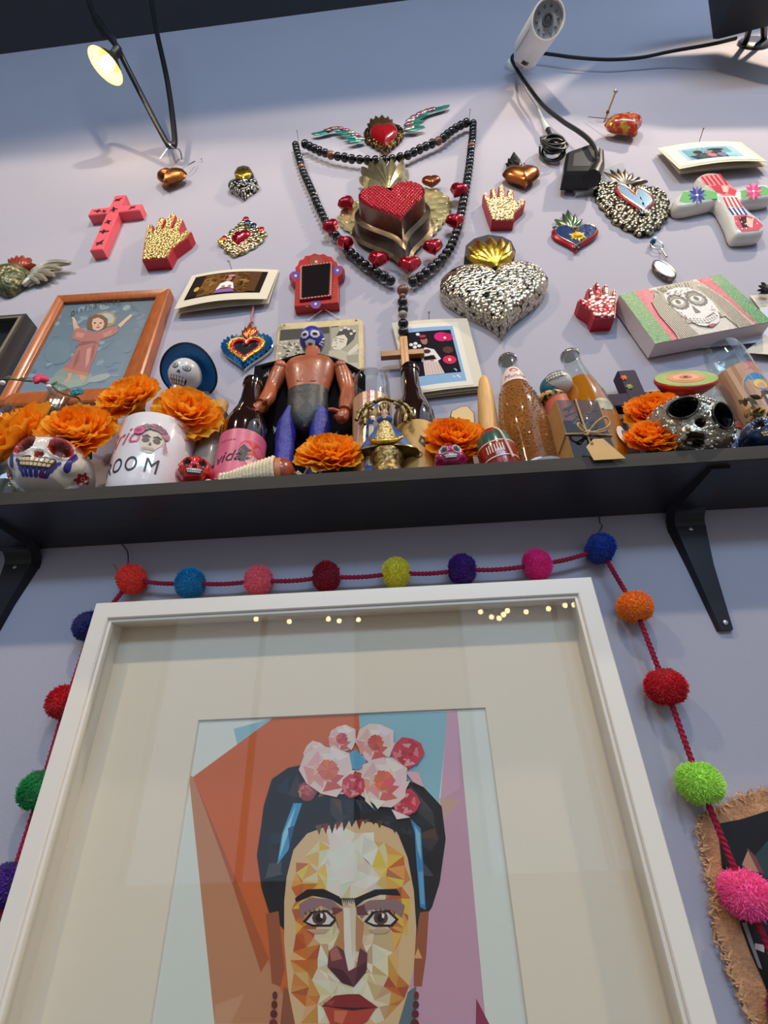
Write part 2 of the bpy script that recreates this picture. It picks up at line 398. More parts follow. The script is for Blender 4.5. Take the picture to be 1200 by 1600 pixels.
def fit_heart(fr, dip, left, right, tip, z, n=40):       # parametric heart through four picture points
    H = heart(1, 1, n); L_, R_, T_ = fr.q(*left, z), fr.q(*right, z), fr.q(*tip, z)
    f = affine3(((-0.5, 0.18), (0.5, 0.18), (0.0, -0.5)), (L_, R_, T_))
    return [f(x, y) for x, y in H]
def scallop(o, n, d):                             # wavy edge: resample the outline and push bumps outwards
    o = ccw(o); P = [Vector(p) for p in o]; P.append(P[0]); ln = [0]
    for i in range(1, len(P)): ln.append(ln[-1] + (P[i] - P[i - 1]).length)
    out = []; k = 6
    for j in range(n * k):
        s = ln[-1] * j / (n * k); i = max(q for q in range(len(ln) - 1) if ln[q] <= s)
        t = (s - ln[i]) / max(1e-9, ln[i + 1] - ln[i]); p = P[i].lerp(P[i + 1], t); e = (P[i + 1] - P[i]).normalized()
        out.append(tuple(p + Vector((e.y, -e.x)) * d * abs(sin(PI * j / k))))
    return out
def nail(name, label, px, py, ln=0.02, up=0.3, m=None, hr=0.0022):
    fr = wallfr(px, py); r = thing(name, label, 'nail', fr)
    part('shank', MB().tube([(0, 0, -0.004), (0, up * ln, ln)], hr * 0.45, 6), m or STEEL, r)
    part('head', MB().ball((0, up * ln, ln), hr, 8, 6), m or STEEL, r); return r
def surfpoly(mb, pts, f, col, step=.10):            # polygon in surface coordinates laid on a curved surface f(x, y), in rings
    ring = []
    for i in range(len(pts)):
        p, q_ = pts[i], pts[(i + 1) % len(pts)]; k = max(1, int(max(abs(p[0] - q_[0]), abs(p[1] - q_[1])) / step)); ring += [(p[0] + (q_[0] - p[0]) * t / k, p[1] + (q_[1] - p[1]) * t / k) for t in range(k)]
    cx_, cy_ = sum(p[0] for p in pts) / len(pts), sum(p[1] for p in pts) / len(pts); n = len(ring); V_ = [f(cx_ + (x - cx_) * s_, cy_ + (y - cy_) * s_) for s_ in (1, .7, .4) for x, y in ring] + [f(cx_, cy_)]
    mb.add(V_, [(r_ * n + i, r_ * n + (i + 1) % n, (r_ + 1) * n + (i + 1) % n, (r_ + 1) * n + i) for r_ in (0, 1) for i in range(n)] + [(2 * n + i, 2 * n + (i + 1) % n, 3 * n) for i in range(n)], None, C(*col))
def scaled(o, k):
    cx_, cy_ = sum(p[0] for p in o) / len(o), sum(p[1] for p in o) / len(o); return [(cx_ + (x - cx_) * k, cy_ + (y - cy_) * k) for x, y in o]
# ================================================================== ornaments hung on the wall
def puff(o, h, z0, k=7, pw=0.5, both=True):
    mb = MB().dome(o, h, z0, k, pw)
    if both: mb.dome(o, -h * 0.7, z0, k, pw)
    return mb
# --- copper heart on the hook of the lamp cable
fr = wallfr(270, 292, 0.0, -8)
r = thing('copper_heart', 'small hammered copper heart hanging under the lamp cable hook', 'ornament', fr)
part('heart_body', puff(heart(0.085, 0.085), 0.019, 0.02), COPP, r)
part('hanger', MB().tube(smoothp([(0.012, 0.03, 0.02), (0.02, 0.06, 0.022), (0.03, 0.085, 0.02), (0.03, 0.12, 0.012)], 5), 0.0016, 6), WIRE, r)
# --- silver heart with gold flame, small
def milagro_heart(name, label, fr, dip, left, right, tip, z, dome, fan_o, fan_tips, fan_m, heart_m, side_m, thick):
    r = thing(name, label, 'ornament', fr)
    o = fit_heart(fr, dip, left, right, tip, z)
    part('heart_body', MB().dome(o, dome, 0.001, 9, 0.55, base=z), heart_m, r, 50)
    ox, oy = fr.q(*fan_o, thick)
    tips = [fr.q(*t, thick) for t in fan_tips]
    hull = [(ox - 0.1 * (tips[-1][0] - ox), oy)] + [(ox + (x - ox) * 1.02, oy + (y - oy) * 1.02) for x, y in tips] + [(ox - 0.1 * (tips[0][0] - ox), oy)]
    part('flame_back', MB().prism(hull, 0.0, thick * 0.8), side_m, r, False)
    for x, y in tips:
        d = Vector((x - ox, y - oy)); a = math.atan2(d.y, d.x)
        part('flame', MB().dome(leaf(ox, oy, d.length, d.length * 0.36, a, 7, 0.9), thick * 0.4, thick * 0.75, 4, 0.6), fan_m, r)
    return r
milagro_heart('silver_heart', 'tiny embossed silver heart with gold flame above the scalloped tin plaque', wallfr(380, 285, 0, 4), (380, 278), (356, 291), (403, 287), (380, 307), 0.014, 0.012,
    (380, 277), [(365, 268), (370, 259), (379, 256), (388, 258), (394, 267)], mat('gold_foil', (216, 178, 70), rough=0.25, metal=1, bump=0.3, bscale=70), SILVF, mat('dark_blue_paint', (28, 28, 48), rough=0.5), 0.022)
milagro_heart('silver_heart', 'large embossed silver heart with yellow gold flame crown', wallfr(775, 450, 0, 2), (778, 410), (688, 452), (858, 440), (787, 520), 0.022, 0.030,
    (776, 412), [(727, 396), (729, 380), (742, 369), (764, 363), (785, 366), (799, 373), (806, 388)], mat('gold_foil'), SILV, mat('dark_blue_paint'), 0.03)
# --- pink cross with black birds
a0, a1 = wallfr(178, 340).q(187, 305, 0.024), wallfr(178, 340).q(150, 388, 0.024)
ang = math.degrees(math.atan2(a0[1] - a1[1], a0[0] - a1[0])) - 90
fr = wallfr(178, 340, 0, ang)
r = thing('pink_cross', 'coral pink wooden cross painted with small black birds', 'cross', fr)
T, B_, Lf, Rt = fr.p(187, 305, 0.024), fr.p(151, 390, 0.024), fr.p(140, 331, 0.024), fr.p(220, 324, 0.024)
cy = (Lf.y + Rt.y) / 2; w = 0.0155; cx = (T.x + B_.x) / 2
PINK = mat('coral_paint', (236, 92, 104), rough=0.4, bump=0.1, bscale=120)
part('upright', MB().prism([(cx - w, B_.y), (cx + w, B_.y), (cx + w, T.y), (cx - w, T.y)], 0.001, 0.024, 0.002), PINK, r, 20)
part('crossbar', MB().prism([(Lf.x, cy - w), (Rt.x, cy - w), (Rt.x, cy + w), (Lf.x, cy + w)], 0.0005, 0.0245, 0.002), PINK, r, 20)
for i, (bx, by, sc) in enumerate([(cx, T.y - 0.025, 1), (cx, cy, 1.2), (Lf.x + 0.022, cy, 1), (Rt.x - 0.022, cy, 1), (cx, cy - 0.06, 1), (cx, cy - 0.105, 1.1), (cx + 0.002, B_.y + 0.028, 1.1), (Lf.x + 0.04, cy - 0.004, .8)]):
    an = 0.7 + i * 1.1; P = Paint(fr, 0.02475, False)
    for da, ln in ((0, 0.016), (PI, 0.014), (1.9, 0.012), (-1.6, 0.012)):
        P.a(leaf(bx - cos(an + da) * .002, by - sin(an + da) * .002, ln * sc, 0.006 * sc, an + da, 4, 0.8), (38, 12, 30))
    part('painted_bird', P.mb, PRINT, r, False)
# --- wooden hands with embossed gold tops
HAND = [(-.3, 0), (.3, 0), (.34, .25), (.62, .52), (.67, .66), (.57, .73), (.42, .62), (.36, .72), (.35, 1.03), (.26, 1.10), (.18, 1.04), (.145, .80), (.12, .80), (.11, 1.2), (.02, 1.28), (-.07, 1.2), (-.09, .80), (-.115, .80), (-.14, 1.12), (-.22, 1.18), (-.30, 1.1), (-.285, .76), (-.315, .74), (-.38, .95), (-.46, .98), (-.52, .9), (-.45, .6), (-.38, .3)]
def hand_milagro(label, fr, wl, wr, tip, th, gm, flip=False):
    r = thing('milagro_hand', label, 'ornament', fr)
    f = affine3(((-.3, 0), (.3, 0), (.02, 1.28)), [fr.q(*wl, th), fr.q(*wr, th), fr.q(*tip, th)])
    o = [f(-x if flip else x, y) for x, y in HAND]
    part('wooden_back', MB().prism(o, 0.0005, th), REDP, r, 20)
    part('metal_face', MB().prism(inset(o, 0.0022), th, th + 0.0035, 0.0015), gm, r, 30)
    return r
hand_milagro('red wooden hand with gold embossed face beside the pink cross', wallfr(262, 380), (222, 407), (262, 404), (271, 333), 0.026, GOLD)
hand_milagro('red wooden hand with gold embossed face below the copper heart with flame', wallfr(788, 325), (768, 346), (803, 345), (783, 289), 0.022, GOLDF)
hand_milagro('crimson wooden hand with pale embossed face beside the skull canvas', wallfr(935, 478), (928, 499), (961, 497), (934, 441), 0.028, mat('pale_embossed', (232, 222, 196), rough=0.35, metal=0.6, dark=(150, 30, 50), dscale=120, dlo=0.42, dhi=0.55, voro=True, bump=0.8, bscale=120), True)
# --- little tin frame with a red heart
fr = wallfr(378, 372); r = thing('tin_plaque', 'small scalloped gold tin plaque with a red heart in its middle', 'ornament', fr)
o = fr.qs([(340, 377), (352, 366), (366, 356), (382, 341), (391, 346), (398, 353), (415, 363), (407, 376), (395, 384), (380, 392), (366, 398), (352, 390), (350, 384)], 0.008)
part('plate', MB().prism(scallop(o, 13, 0.004), 0.002, 0.008, 0.002), mat('tin_gold_fine', (214, 204, 160), rough=0.25, metal=1, dark=(96, 80, 40), dscale=150, dlo=0.5, dhi=0.8, voro=True, bump=0.7, bscale=150), r, 30)
part('heart_boss', MB().dome(fit_heart(fr, (376, 365), (361, 371), (391, 366), (370, 383), 0.01), 0.012, 0.008), REDT, r)
for px, py, c in ((386, 347, (40, 60, 96)), (396, 352, (40, 60, 96)), (408, 358, (200, 50, 40)), (350, 372, (200, 70, 50)), (345, 376, (220, 170, 60)), (384, 342, (190, 50, 50))):
    part('corner_tab', MB().dome(ell(*fr.q(px, py, .009), 0.008, 0.011, 12), 0.003, 0.009, 3, col=C(*c)), METP, r)
# --- carved winged heart
fr = wallfr(40, 430); r = thing('winged_heart', 'green carved heart with red crown and silver wing, cut by the picture edge', 'ornament', fr)
o = smoothp([tuple(fr.p(a, b, 0.012))[:2] + (0,) for a, b in ((-30, 428), (-14, 418), (10, 423), (28, 420), (46, 421), (44, 433), (30, 448), (10, 459), (-10, 452), (-28, 440))], 4, True)
part('heart_body', MB().dome([(p[0], p[1]) for p in o], 0.026, 0.001, 7, 0.5, base=0.012), mat('green_carved', (74, 84, 58), rough=0.35, metal=0.3, dark=(140, 122, 84), dscale=90, dlo=0.45, dhi=0.8, voro=True, bump=0.8, bscale=90), r)
for tip, wdt in (((12, 405), .2), ((18, 402), .2), ((27, 399), .22), ((37, 399), .22), ((48, 403), .22), ((56, 413), .22)):
    b = fr.q(30, 422, 0.02); t = fr.q(*tip, 0.02); d = Vector(t) - Vector(b)
    part('flame', MB().dome(leaf(b[0], b[1], d.length, d.length * 0.3, math.atan2(d.y, d.x), 6, .8), 0.008, 0.014, 3, base=.006), mat('red_brown_paint', (150, 62, 46), rough=0.3, metal=.2), r)
for side in (1, -1):
    for i, (b, m_, t) in enumerate((((36, 446), (50, 437), (60, 441)), ((40, 440), (58, 432), (72, 437)), ((44, 434), (66, 426), (84, 430)), ((48, 429), (74, 419), (96, 420)), ((50, 424), (80, 412), (110, 411)))):
        mir = (lambda p: (p[0] if side > 0 else -2 - p[0], p[1] + (0 if side > 0 else 6)))
        pts = smoothp([tuple(fr.p(*mir(q_), 0.012 + 0.002 * i)) for q_ in (b, m_, t)], 5)
        n_ = len(pts); part('feather', MB().tube(pts, [0.009 * (0.35 + 0.65 * sin(PI * (k + .6) / n_)) for k in range(n_)], 8), mat('aged_silver_paint', (190, 180, 160), rough=0.3, metal=0.6, bump=0.2, bscale=60), r)
# --- copper heart with dark flame, and the painted red heart on its screw
fr = wallfr(815, 275, 0, -4); r = thing('copper_heart', 'smooth copper heart with a dark leafy flame above the red hand', 'ornament', fr)
part('heart_body', puff(fit_heart(fr, (818, 268), (785, 276), (844, 272), (822, 294), 0.015), 0.02, 0.016), mat('smooth_copper', (190, 108, 60), rough=0.22, metal=0.9), r)
for tip in ((790, 254), (794, 246), (803, 236), (812, 246), (821, 254)):
    b = fr.q(806, 268, .01); t = fr.q(*tip, .01); d = Vector(t) - Vector(b)
    part('flame', MB().dome(leaf(b[0], b[1], d.length, d.length * .26, math.atan2(d.y, d.x), 6, .8), 0.004, 0.006, 3, base=.003), PEWT, r)
fr = wallfr(975, 216, 0, 14); r = thing('painted_heart', 'red lacquer heart painted with gold and green leaves below the long screw', 'ornament', fr)
part('heart_body', puff(heart(0.105, 0.10), 0.026, 0.026), mat('red_gold_lacquer', (172, 44, 28), rough=0.15, coat=0.8, dark=(176, 148, 50), dscale=75, dlo=0.5, dhi=0.62), r)
part('hanging_thread', MB().tube([(-0.005, 0.04, 0.03), (-0.02, 0.09, 0.02), (-0.035, 0.14, 0.01)], 0.001, 5), mat('brown_thread', (120, 80, 50), rough=.8), r)
fr = wallfr(943, 192); r = thing('long_screw', 'long brass screw sticking out above the painted red heart', 'screw', fr)
tp = fr.l(atY(962, 143, -0.05))
pts = [Vector((0, 0, -0.004)).lerp(tp, k / 40) for k in range(41)]
part('threaded_shank', MB().tube(pts, [0.0022 if k % 2 else 0.003 for k in range(41)], 8), mat('brass', (170, 140, 90), rough=0.35, metal=1), r)
d = tp.normalized().to_track_quat('Z', 'Y').to_matrix().to_4x4(); d.translation = tp
part('screw_head', MB().lathe([(0.003, -0.004), (0.006, -0.001), (0.006, 0.0008), (0.002, 0.0012), (0, -.0005)], 14, d), STEEL, r)
part('thread_knot', MB().ball(tuple(tp * 0.35), 0.005, 8, 6), mat('brown_thread'), r)
nail('wall_nail', 'tiny nail stub in the wall between the small copper and tiny silver hearts', 316, 253, 0.008, 0.1)
# --- ornate silver heart mirror
fr = wallfr(988, 315); r = thing('heart_mirror', 'dark silver scalloped heart frame around a small heart mirror with red rim', 'mirror', fr)
q3 = lambda L_: [(750 + x / 2.6667, y / 2.6667) for x, y in L_]
o = fr.qs(q3([(487, 790), (500, 755), (560, 757), (640, 772), (720, 775), (762, 790), (785, 830), (785, 882), (760, 920), (712, 958), (680, 965), (620, 937), (570, 910), (535, 868), (500, 830)]), 0.014)
part('plate', MB().prism(scallop(o, 18, 0.006), 0.002, 0.014, 0.004), mat('dark_embossed_silver', (196, 184, 150), rough=0.25, metal=1, dark=(40, 37, 34), dscale=110, dlo=0.34, dhi=0.62, voro=True, bump=1, bscale=110), r, 30)
ho = fit_heart(fr, *q3([(650, 800), (566, 800), (728, 832), (690, 898)]), 0.016)
part('red_rim', MB().prism(ho, 0.013, 0.019, 0.002), mat('pink_red_enamel', (196, 52, 66), rough=0.3, bump=.4, bscale=200), r, 30)
part('beaded_rim', MB().tube([(x, y, 0.019) for x, y in inset(ho, 0.004)], 0.0022, 6, loop=True), mat('pale_gold', (226, 200, 160), rough=.25, metal=1), r)
part('mirror_pane', MB().prism(inset(ho, 0.008), 0.018, 0.0195), mat('pale_mirror', (176, 205, 214), rough=0.1, metal=0.8), r, False)
for tip in q3([(505, 712), (535, 700), (570, 697), (605, 700), (640, 715), (670, 735), (702, 750)]):
    b = fr.q(*q3([(605, 765)])[0], .01); t = fr.q(*tip, .01); d = Vector(t) - Vector(b)
    part('flame', MB().dome(leaf(b[0], b[1], d.length, d.length * .28, math.atan2(d.y, d.x), 6, .8), 0.005, 0.004, 3, base=.004), mat('dark_flame_tin', (112, 100, 86), rough=.3, metal=1), r)
# --- blue tin heart with sunflower
fr = wallfr(900, 368); r = thing('tin_heart', 'small blue tin heart with red rim and yellow flower under the adapter', 'ornament', fr)
ho = fit_heart(fr, *q3([(400, 945), (300, 968), (496, 962), (402, 1040)]), 0.012)
part('rim', MB().prism(ho, 0.003, 0.012, 0.003), mat('red_enamel', (172, 30, 52), rough=.3, metal=.4), r, 30)
part('blue_field', MB().prism(inset(ho, 0.006), 0.011, 0.0128), mat('blue_enamel', (36, 62, 122), rough=.25, metal=.5, bump=.2, bscale=80), r, False)
part('twisted_edge', MB().tube([(x, y, 0.0125) for x, y in inset(ho, 0.006)], 0.0016, 6, loop=True), TIN, r)
c0 = fr.q(*q3([(407, 983)])[0], .013)
for k in range(12):
    part('petal', MB().dome(leaf(c0[0], c0[1], 0.021 if k % 2 else .017, 0.007, k * PI / 6, 5, .9), 0.002, 0.0128, 2), mat('yellow_enamel', (232, 190, 50), rough=.3, metal=.3), r)
part('flower_centre', MB().ball((c0[0], c0[1], .014), (.010, .010, .006), 14, 8), mat('yellow_bead', (240, 196, 30), rough=.3, bump=.5, bscale=300), r)
for tip in q3([(303, 938), (312, 905), (345, 880), (367, 865), (400, 882), (430, 905), (446, 935)]):
    b = fr.q(*q3([(385, 945)])[0], .01); t = fr.q(*tip, .01); d = Vector(t) - Vector(b)
    part('flame', MB().dome(leaf(b[0], b[1], d.length, d.length * .26, math.atan2(d.y, d.x), 6, .8), 0.004, 0.003, 3, base=.003), mat('green_tin', (110, 132, 104), rough=.25, metal=.8), r)
# --- keychain on a blue pin
fr = wallfr(1018, 383); r = thing('keychain', 'metal keychain medal hanging from a blue push pin', 'keychain', fr)
part('push_pin', MB().lathe([(0.003, 0), (0.003, 0.004), (0.0065, 0.006), (0.004, 0.012), (0.006, 0.016), (0, .017)], 12), mat('teal_plastic', (30, 110, 150), rough=.3), r)
part('ring', MB().tube([(0.012 * cos(t) + .004, -0.014 + 0.016 * sin(t), 0.008) for t in [2 * PI * k / 20 for k in range(20)]], 0.0013, 6, loop=True), STEEL, r)
part('chain', MB().tube([(0.008 + .0016 * (k % 2), -0.03 - 0.004 * k, 0.008) for k in range(9)], 0.002, 6), STEEL, r)
ct = fr.p(1038, 421, .012)
part('medal', MB().prism(ell(ct.x, ct.y, 0.016, 0.034, 24, 0.25), 0.006, 0.014, 0.002), mat('worn_pewter', (150, 142, 130), rough=.35, metal=.9, dark=(80, 70, 60), dscale=120), r, 30)
part('medal_rim', MB().tube([(x, y, .014) for x, y in ell(ct.x, ct.y, 0.014, 0.031, 24, 0.25)], .0016, 6, loop=True), STEEL, r)
# --- winged red heart
fr = wallfr(595, 208); r = thing('winged_heart', 'gold crowned red heart with teal and violet wings above the rosary', 'ornament', fr)
q2 = lambda L_: [(400 + x / 3, 130 + y / 3) for x, y in L_]
ho = fit_heart(fr, *q2([(600, 215), (508, 240), (690, 225), (610, 322)]), 0.016)
part('heart_plate', MB().prism(scallop(ho, 22, 0.003), 0.004, 0.016, 0.002), mat('aged_gold', (150, 120, 70), rough=.3, metal=1, dark=(50, 40, 26), dscale=120, voro=True, bump=.8, bscale=140), r, 30)
part('red_heart', MB().dome(scaled(ho, .74), 0.022, 0.015, 8, .5), mat('red_gloss', (176, 24, 30), rough=.12, coat=1, metal=.3), r)
for tip in q2([(520, 185), (535, 160), (560, 147), (590, 142), (620, 150), (640, 165), (652, 185)]):
    b = fr.q(*q2([(590, 235)])[0], .024); t = fr.q(*tip, .024); d = Vector(t) - Vector(b)
    part('flame', MB().dome(leaf(b[0], b[1], d.length, d.length * .34, math.atan2(d.y, d.x), 6, .7), 0.007, 0.018, 3, base=.004), mat('gold_copper', (206, 160, 96), rough=.28, metal=1, bump=.3, bscale=100), r)
GREENF, VIOF, PALE = (66, 156, 140), (172, 112, 132), (196, 190, 170)
for root, tip, lead in (((512, 262), (292, 236), ((470, 232), (400, 212), (345, 226))), ((692, 222), (880, 112), ((700, 182), (760, 146), (820, 128)))):
    L_ = smoothp([tuple(fr.p(*q2([p])[0], .014)) for p in (root, *lead, tip)], 5); nf = 13
    ev = [Vector(L_[int(k * (len(L_) - 1) / nf)]) for k in range(nf)]; tp = Vector(fr.p(*q2([tip])[0], .012)); rt = Vector(fr.p(*q2([root])[0], .012)); ax = (tp - rt).normalized()
    dn = Vector((ax.y, -ax.x, 0)); dn = dn if dn.y < 0 else -dn; span = (tp - rt).length
    for k, p in enumerate(ev):
        t = k / nf; ln = span * (.34 - .12 * t); d = (ax * (.75 + .5 * t) + dn * (.62 - .45 * t)).normalized(); a = math.atan2(d.y, d.x)
        mb = MB().dome(leaf(p.x, p.y, ln, span * .125, a, 7, .8), .0025, p.z - .004 + .0012 * (nf - k) * .2, 3, base=.0012, col=C(*(GREENF if k % 3 else (96, 170, 150))))
        part('feather', mb, METP, r, 60)
    for k in range(9):
        p = Vector(L_[int(k * (len(L_) - 1) / 11)]); t = k / 9; d = (ax + dn * (.45 - .3 * t)).normalized(); ln = span * (.20 - .04 * t)
        part('covert_feather', MB().dome(leaf(p.x, p.y, ln, span * .10, math.atan2(d.y, d.x), 6, .8), .003, p.z + .001, 3, base=.001, col=C(*(VIOF if k % 3 else PALE))), METP, r, 60)
# --- large box heart of tin with flames and small red hearts
fr = wallfr(622, 340); r = thing('sacred_heart', 'large stepped tin heart with studded red top, tall flames and gold plate behind', 'ornament', fr)
pl = fr.qs(q2([(388, 625), (405, 590), (440, 562), (480, 548), (530, 545), (600, 560), (680, 540), (730, 505), (790, 488), (850, 500), (900, 530), (914, 562), (900, 605), (860, 660), (820, 705), (760, 755), (700, 795), (680, 800), (620, 770), (550, 735), (470, 700), (405, 660)]), 0.012)
part('back_plate', MB().prism(scallop(pl, 34, 0.004), 0.004, 0.012, 0.003), mat('plate_gold_tin', (230, 220, 164), rough=.28, metal=.8, dark=(150, 138, 84), dscale=38, dlo=.6, dhi=.9, voro=True, bump=.7, bscale=38), r, 30)
for s_ in range(22):
    p = inset(scallop(pl, 22, 0.0), 0.009)[s_ * 6]
    part('plate_stud', MB().ball((p[0], p[1], .012), (.004, .004, .003), 8, 5), TIN, r)
top = fit_heart(fr, *q2([(640, 515), (484, 545), (791, 500), (683, 646)]), 0.088)
off = Vector(fr.q(*q2([(690, 768)])[0], 0.016)) - Vector(min(top, key=lambda p: p[1]))
shf = lambda o, k, d: inset([(x + off.x * k, y + off.y * k) for x, y in o], -d)
TINB = mat('brown_tin', (140, 124, 104), rough=.28, metal=1, bump=.15, bscale=40, dark=(60, 48, 40), dscale=20, dlo=.2, dhi=.9)
mb = MB(); n_ = len(top)
lv = [(0.012, 0.024, 1), (0.018, 0.017, 1), (0.046, 0.014, .9), (0.050, 0.003, .8), (0.086, 0.0, 0)]
O = [inset([(x, y) for x, y in top], -d) for z, d, k in lv]
mb.rings([[(x, y, z) for x, y in o] for (z, d, k), o in zip(lv, O)]); part('stepped_box', mb, TINB, r, 40)
part('red_top', MB().dome(inset(top, -0.001), 0.0012, 0.0865, 4, .5), mat('red_heart_top', (130, 14, 30), rough=.25, metal=.5, coat=.3), r)
mb = MB()
STUD = MB().ball((0, 0, 0), (.0031, .0031, .0036), 8, 5).mesh('stud', [mat('red_stud', (226, 74, 86), rough=.2, metal=.5, coat=.6)])
cxh = sum(p[0] for p in top) / n_; cyh = sum(p[1] for p in top) / n_; sp = .0078; core = scaled(top, .95)
for iy in range(-14, 15):
    for ix in range(-14, 15):
        x, y = cxh + (ix + .5 * (iy % 2)) * sp, cyh + iy * sp * .9
        if inpoly(x, y, core): part('stud', STUD, None, r, M=Matrix.Translation((x, y, 0.0878)))
FLM = mat('flame_tin', (206, 196, 156), rough=.24, metal=.9, bump=.3, bscale=60)
for tip, mid in (((482, 445), (545, 480)), ((490, 395), (560, 455)), ((528, 368), (580, 440)), ((580, 335), (600, 430)), ((640, 350), (625, 430)), ((690, 358), (655, 440)), ((716, 412), (680, 455)), ((700, 450), (665, 480))):
    b = fr.q(*q2([(622, 512)])[0], .02); pts = [fr.q(*q2([p])[0], .02) for p in (mid, tip)]
    c = smoothp([(b[0], b[1], 0), (pts[0][0], pts[0][1], 0), (pts[1][0], pts[1][1], 0)], 6); n2 = len(c)
    ln = sum((Vector(c[i]) - Vector(c[i - 1])).length for i in range(1, n2)); Lp, Rp, Cp = [], [], []
    for i, p in enumerate(c):
        t = (Vector(c[min(i + 1, n2 - 1)]) - Vector(c[max(i - 1, 0)])).normalized(); nn = Vector((-t.y, t.x, 0)); wd_ = ln * .13 * (sin(PI * min(.999, (i + .4) / n2) ** .75))
        Lp.append(tuple(Vector(p) + nn * wd_ + Vector((0, 0, .014)))); Rp.append(tuple(Vector(p) - nn * wd_ + Vector((0, 0, .014)))); Cp.append(tuple(Vector(p) + Vector((0, 0, .014 + .022 * sin(PI * min(1, (i + .8) / n2)) ** .5))))
    part('flame', MB().rings([Lp, Cp, Rp], False, False, False), FLM, r, 60)
for (px, py), w_, h_, a in zip(q2([(430, 560), (945, 500), (935, 645), (833, 767), (722, 850), (570, 825), (415, 750), (357, 670)]), (84, 92, 92, 100, 114, 104, 82, 84), (70, 80, 90, 90, 100, 100, 84, 96), (35, -30, 5, 8, 0, -14, -6, 30)):
    fr2 = fr; c = fr.p(px, py, 0.03); e = fr.p(px + w_ / 6, py, 0.03); ww = (e - c).length * 2
    o = heart(ww, ww * .98, 32); A_ = math.radians(a); o = [(c.x + x * cos(A_) - y * sin(A_), c.y + x * sin(A_) + y * cos(A_)) for x, y in o]
    part('red_heart', puff(o, 0.016, 0.026, 6), REDT, r)
c = fr.p(*q2([(822, 466)])[0], .02); part('copper_heart', puff(heart(.05, .05, 28, cx=c.x, cy=c.y), .012, .02), mat('dull_copper', (130, 70, 44), rough=.3, metal=.9), r)
# --- rosary
fr = wallfr(600, 330); r = thing('rosary', 'giant rosary of black beads draped round the tin heart on two nails', 'rosary', fr)
BEAD = MB().ball((0, 0, 0), (1, 1, .9), 18, 12).mesh('bead', [mat('black_bead', (16, 15, 17), rough=.12, coat=.5)])
BRB = mat('brown_marbled_bead', (150, 92, 66), rough=.2, coat=.4, dark=(90, 50, 36), dscale=80)
WHB = mat('white_marbled_bead', (205, 190, 175), rough=.2, dark=(40, 36, 34), dscale=60)
nailL, nailR = q2([(200, 268)])[0], q2([(1000, 172)])[0]
strands = [
    [(985, 186), (945, 206), (915, 226), (890, 246), (865, 266), (828, 282), (788, 300), (750, 318), (712, 338), (668, 350), (622, 358), (575, 362), (527, 362), (482, 358), (443, 355), (405, 347), (360, 340), (320, 326), (292, 316), (265, 303), (240, 291), (215, 278)],
    [(186, 290), (195, 330), (206, 365), (216, 400), (232, 440), (250, 480), (268, 520), (288, 570), (315, 625), (342, 680), (372, 712), (405, 750), (440, 790), (488, 835), (530, 865), (567, 890), (607, 912), (648, 936)],
    [(1018, 190), (1015, 250), (1008, 305), (1004, 350), (998, 400), (990, 450), (982, 500), (970, 560), (958, 620), (945, 680), (930, 725), (905, 780), (870, 825), (835, 855), (800, 885), (770, 908), (730, 935)]]
brown = {0: (16, 5), 1: (3,), 2: (2,)}
def along(pts, step):
    P_ = [Vector(p) for p in pts]; out = []; carry = 0.0
    for i in range(1, len(P_)):
        L_ = (P_[i] - P_[i - 1]).length
        while carry <= L_: out.append(P_[i - 1].lerp(P_[i], carry / L_)); carry += step
        carry -= L_
    return out
for si, S in enumerate(strands):
    zz = [0.014] * len(S)
    loc = [fr.p(*q_, 0.022 if si == 0 else 0.016) for q_ in q2(S)]
    rad = (0.0118, 0.0108, 0.0108)[si]
    beads = along(smoothp(loc, 5), rad * 1.92)
    nb = len(beads); br = [fr.p(*q2([S[k]])[0], 0.014) for k in brown[si]]
    brk = {min(range(nb), key=lambda i: (beads[i] - b).length) for b in br}
    for i, p in enumerate(beads):
        o = part('bead', BEAD, BRB if i in brk else BEAD.materials[0], r, M=Matrix.Translation(p) @ Matrix.Rotation(rnd.random() * 3, 4, 'X') @ Matrix.Diagonal((rad, rad, rad, 1)))
        if i in brk: o['label'] = 'brown marbled bead'
    part('cord', MB().tube(beads, 0.001, 5), mat('brown_thread'), r)
    if si == 1: endL = beads[-1]
ctr = fr.p(*q2([(688, 975)])[0], 0.02)
for (px, py), m_, sc in (((688, 972), BRB, 1.25), ((687, 1000), BRB, .7), ((687, 1026), None, 1.05), ((689, 1062), None, 1.05), ((688, 1085), WHB, .9), ((690, 1128), None, 1.05), ((691, 1166), None, 1.05)):
    p = fr.p(*q2([(px, py)])[0], 0.022); o = part('bead', BEAD, m_ or BEAD.materials[0], r, M=Matrix.Translation(p) @ Matrix.Diagonal((.0100 * sc,) * 3 + (1,)))
    if m_: o['label'] = 'pale marbled bead' if m_ is WHB else 'brown marbled bead'
q6 = lambda L_, ox, oy, k: [(ox + x / k, oy + y / k) for x, y in L_]
WOOD = mat('honey_wood', (190, 128, 52), rough=.35, var=.15, vscale=20, stretch=(14, 14, 2), coat=.2)
WOODD = mat('brown_wood', (150, 92, 44), rough=.35, var=.15, vscale=20, stretch=(2, 14, 14), coat=.2)
z0, z1 = 0.020, 0.032
a = fr.p(*q6([(338, 318)], 540, 440, 3.75)[0], z1); b = fr.p(*q6([(330, 690)], 540, 440, 3.75)[0], z1); l_ = fr.p(*q6([(205, 415)], 540, 440, 3.75)[0], z1); rt = fr.p(*q6([(462, 415)], 540, 440, 3.75)[0], z1)
w = (fr.p(*q6([(360, 400)], 540, 440, 3.75)[0], z1).x - fr.p(*q6([(314, 400)], 540, 440, 3.75)[0], z1).x) / 2; cx = a.x
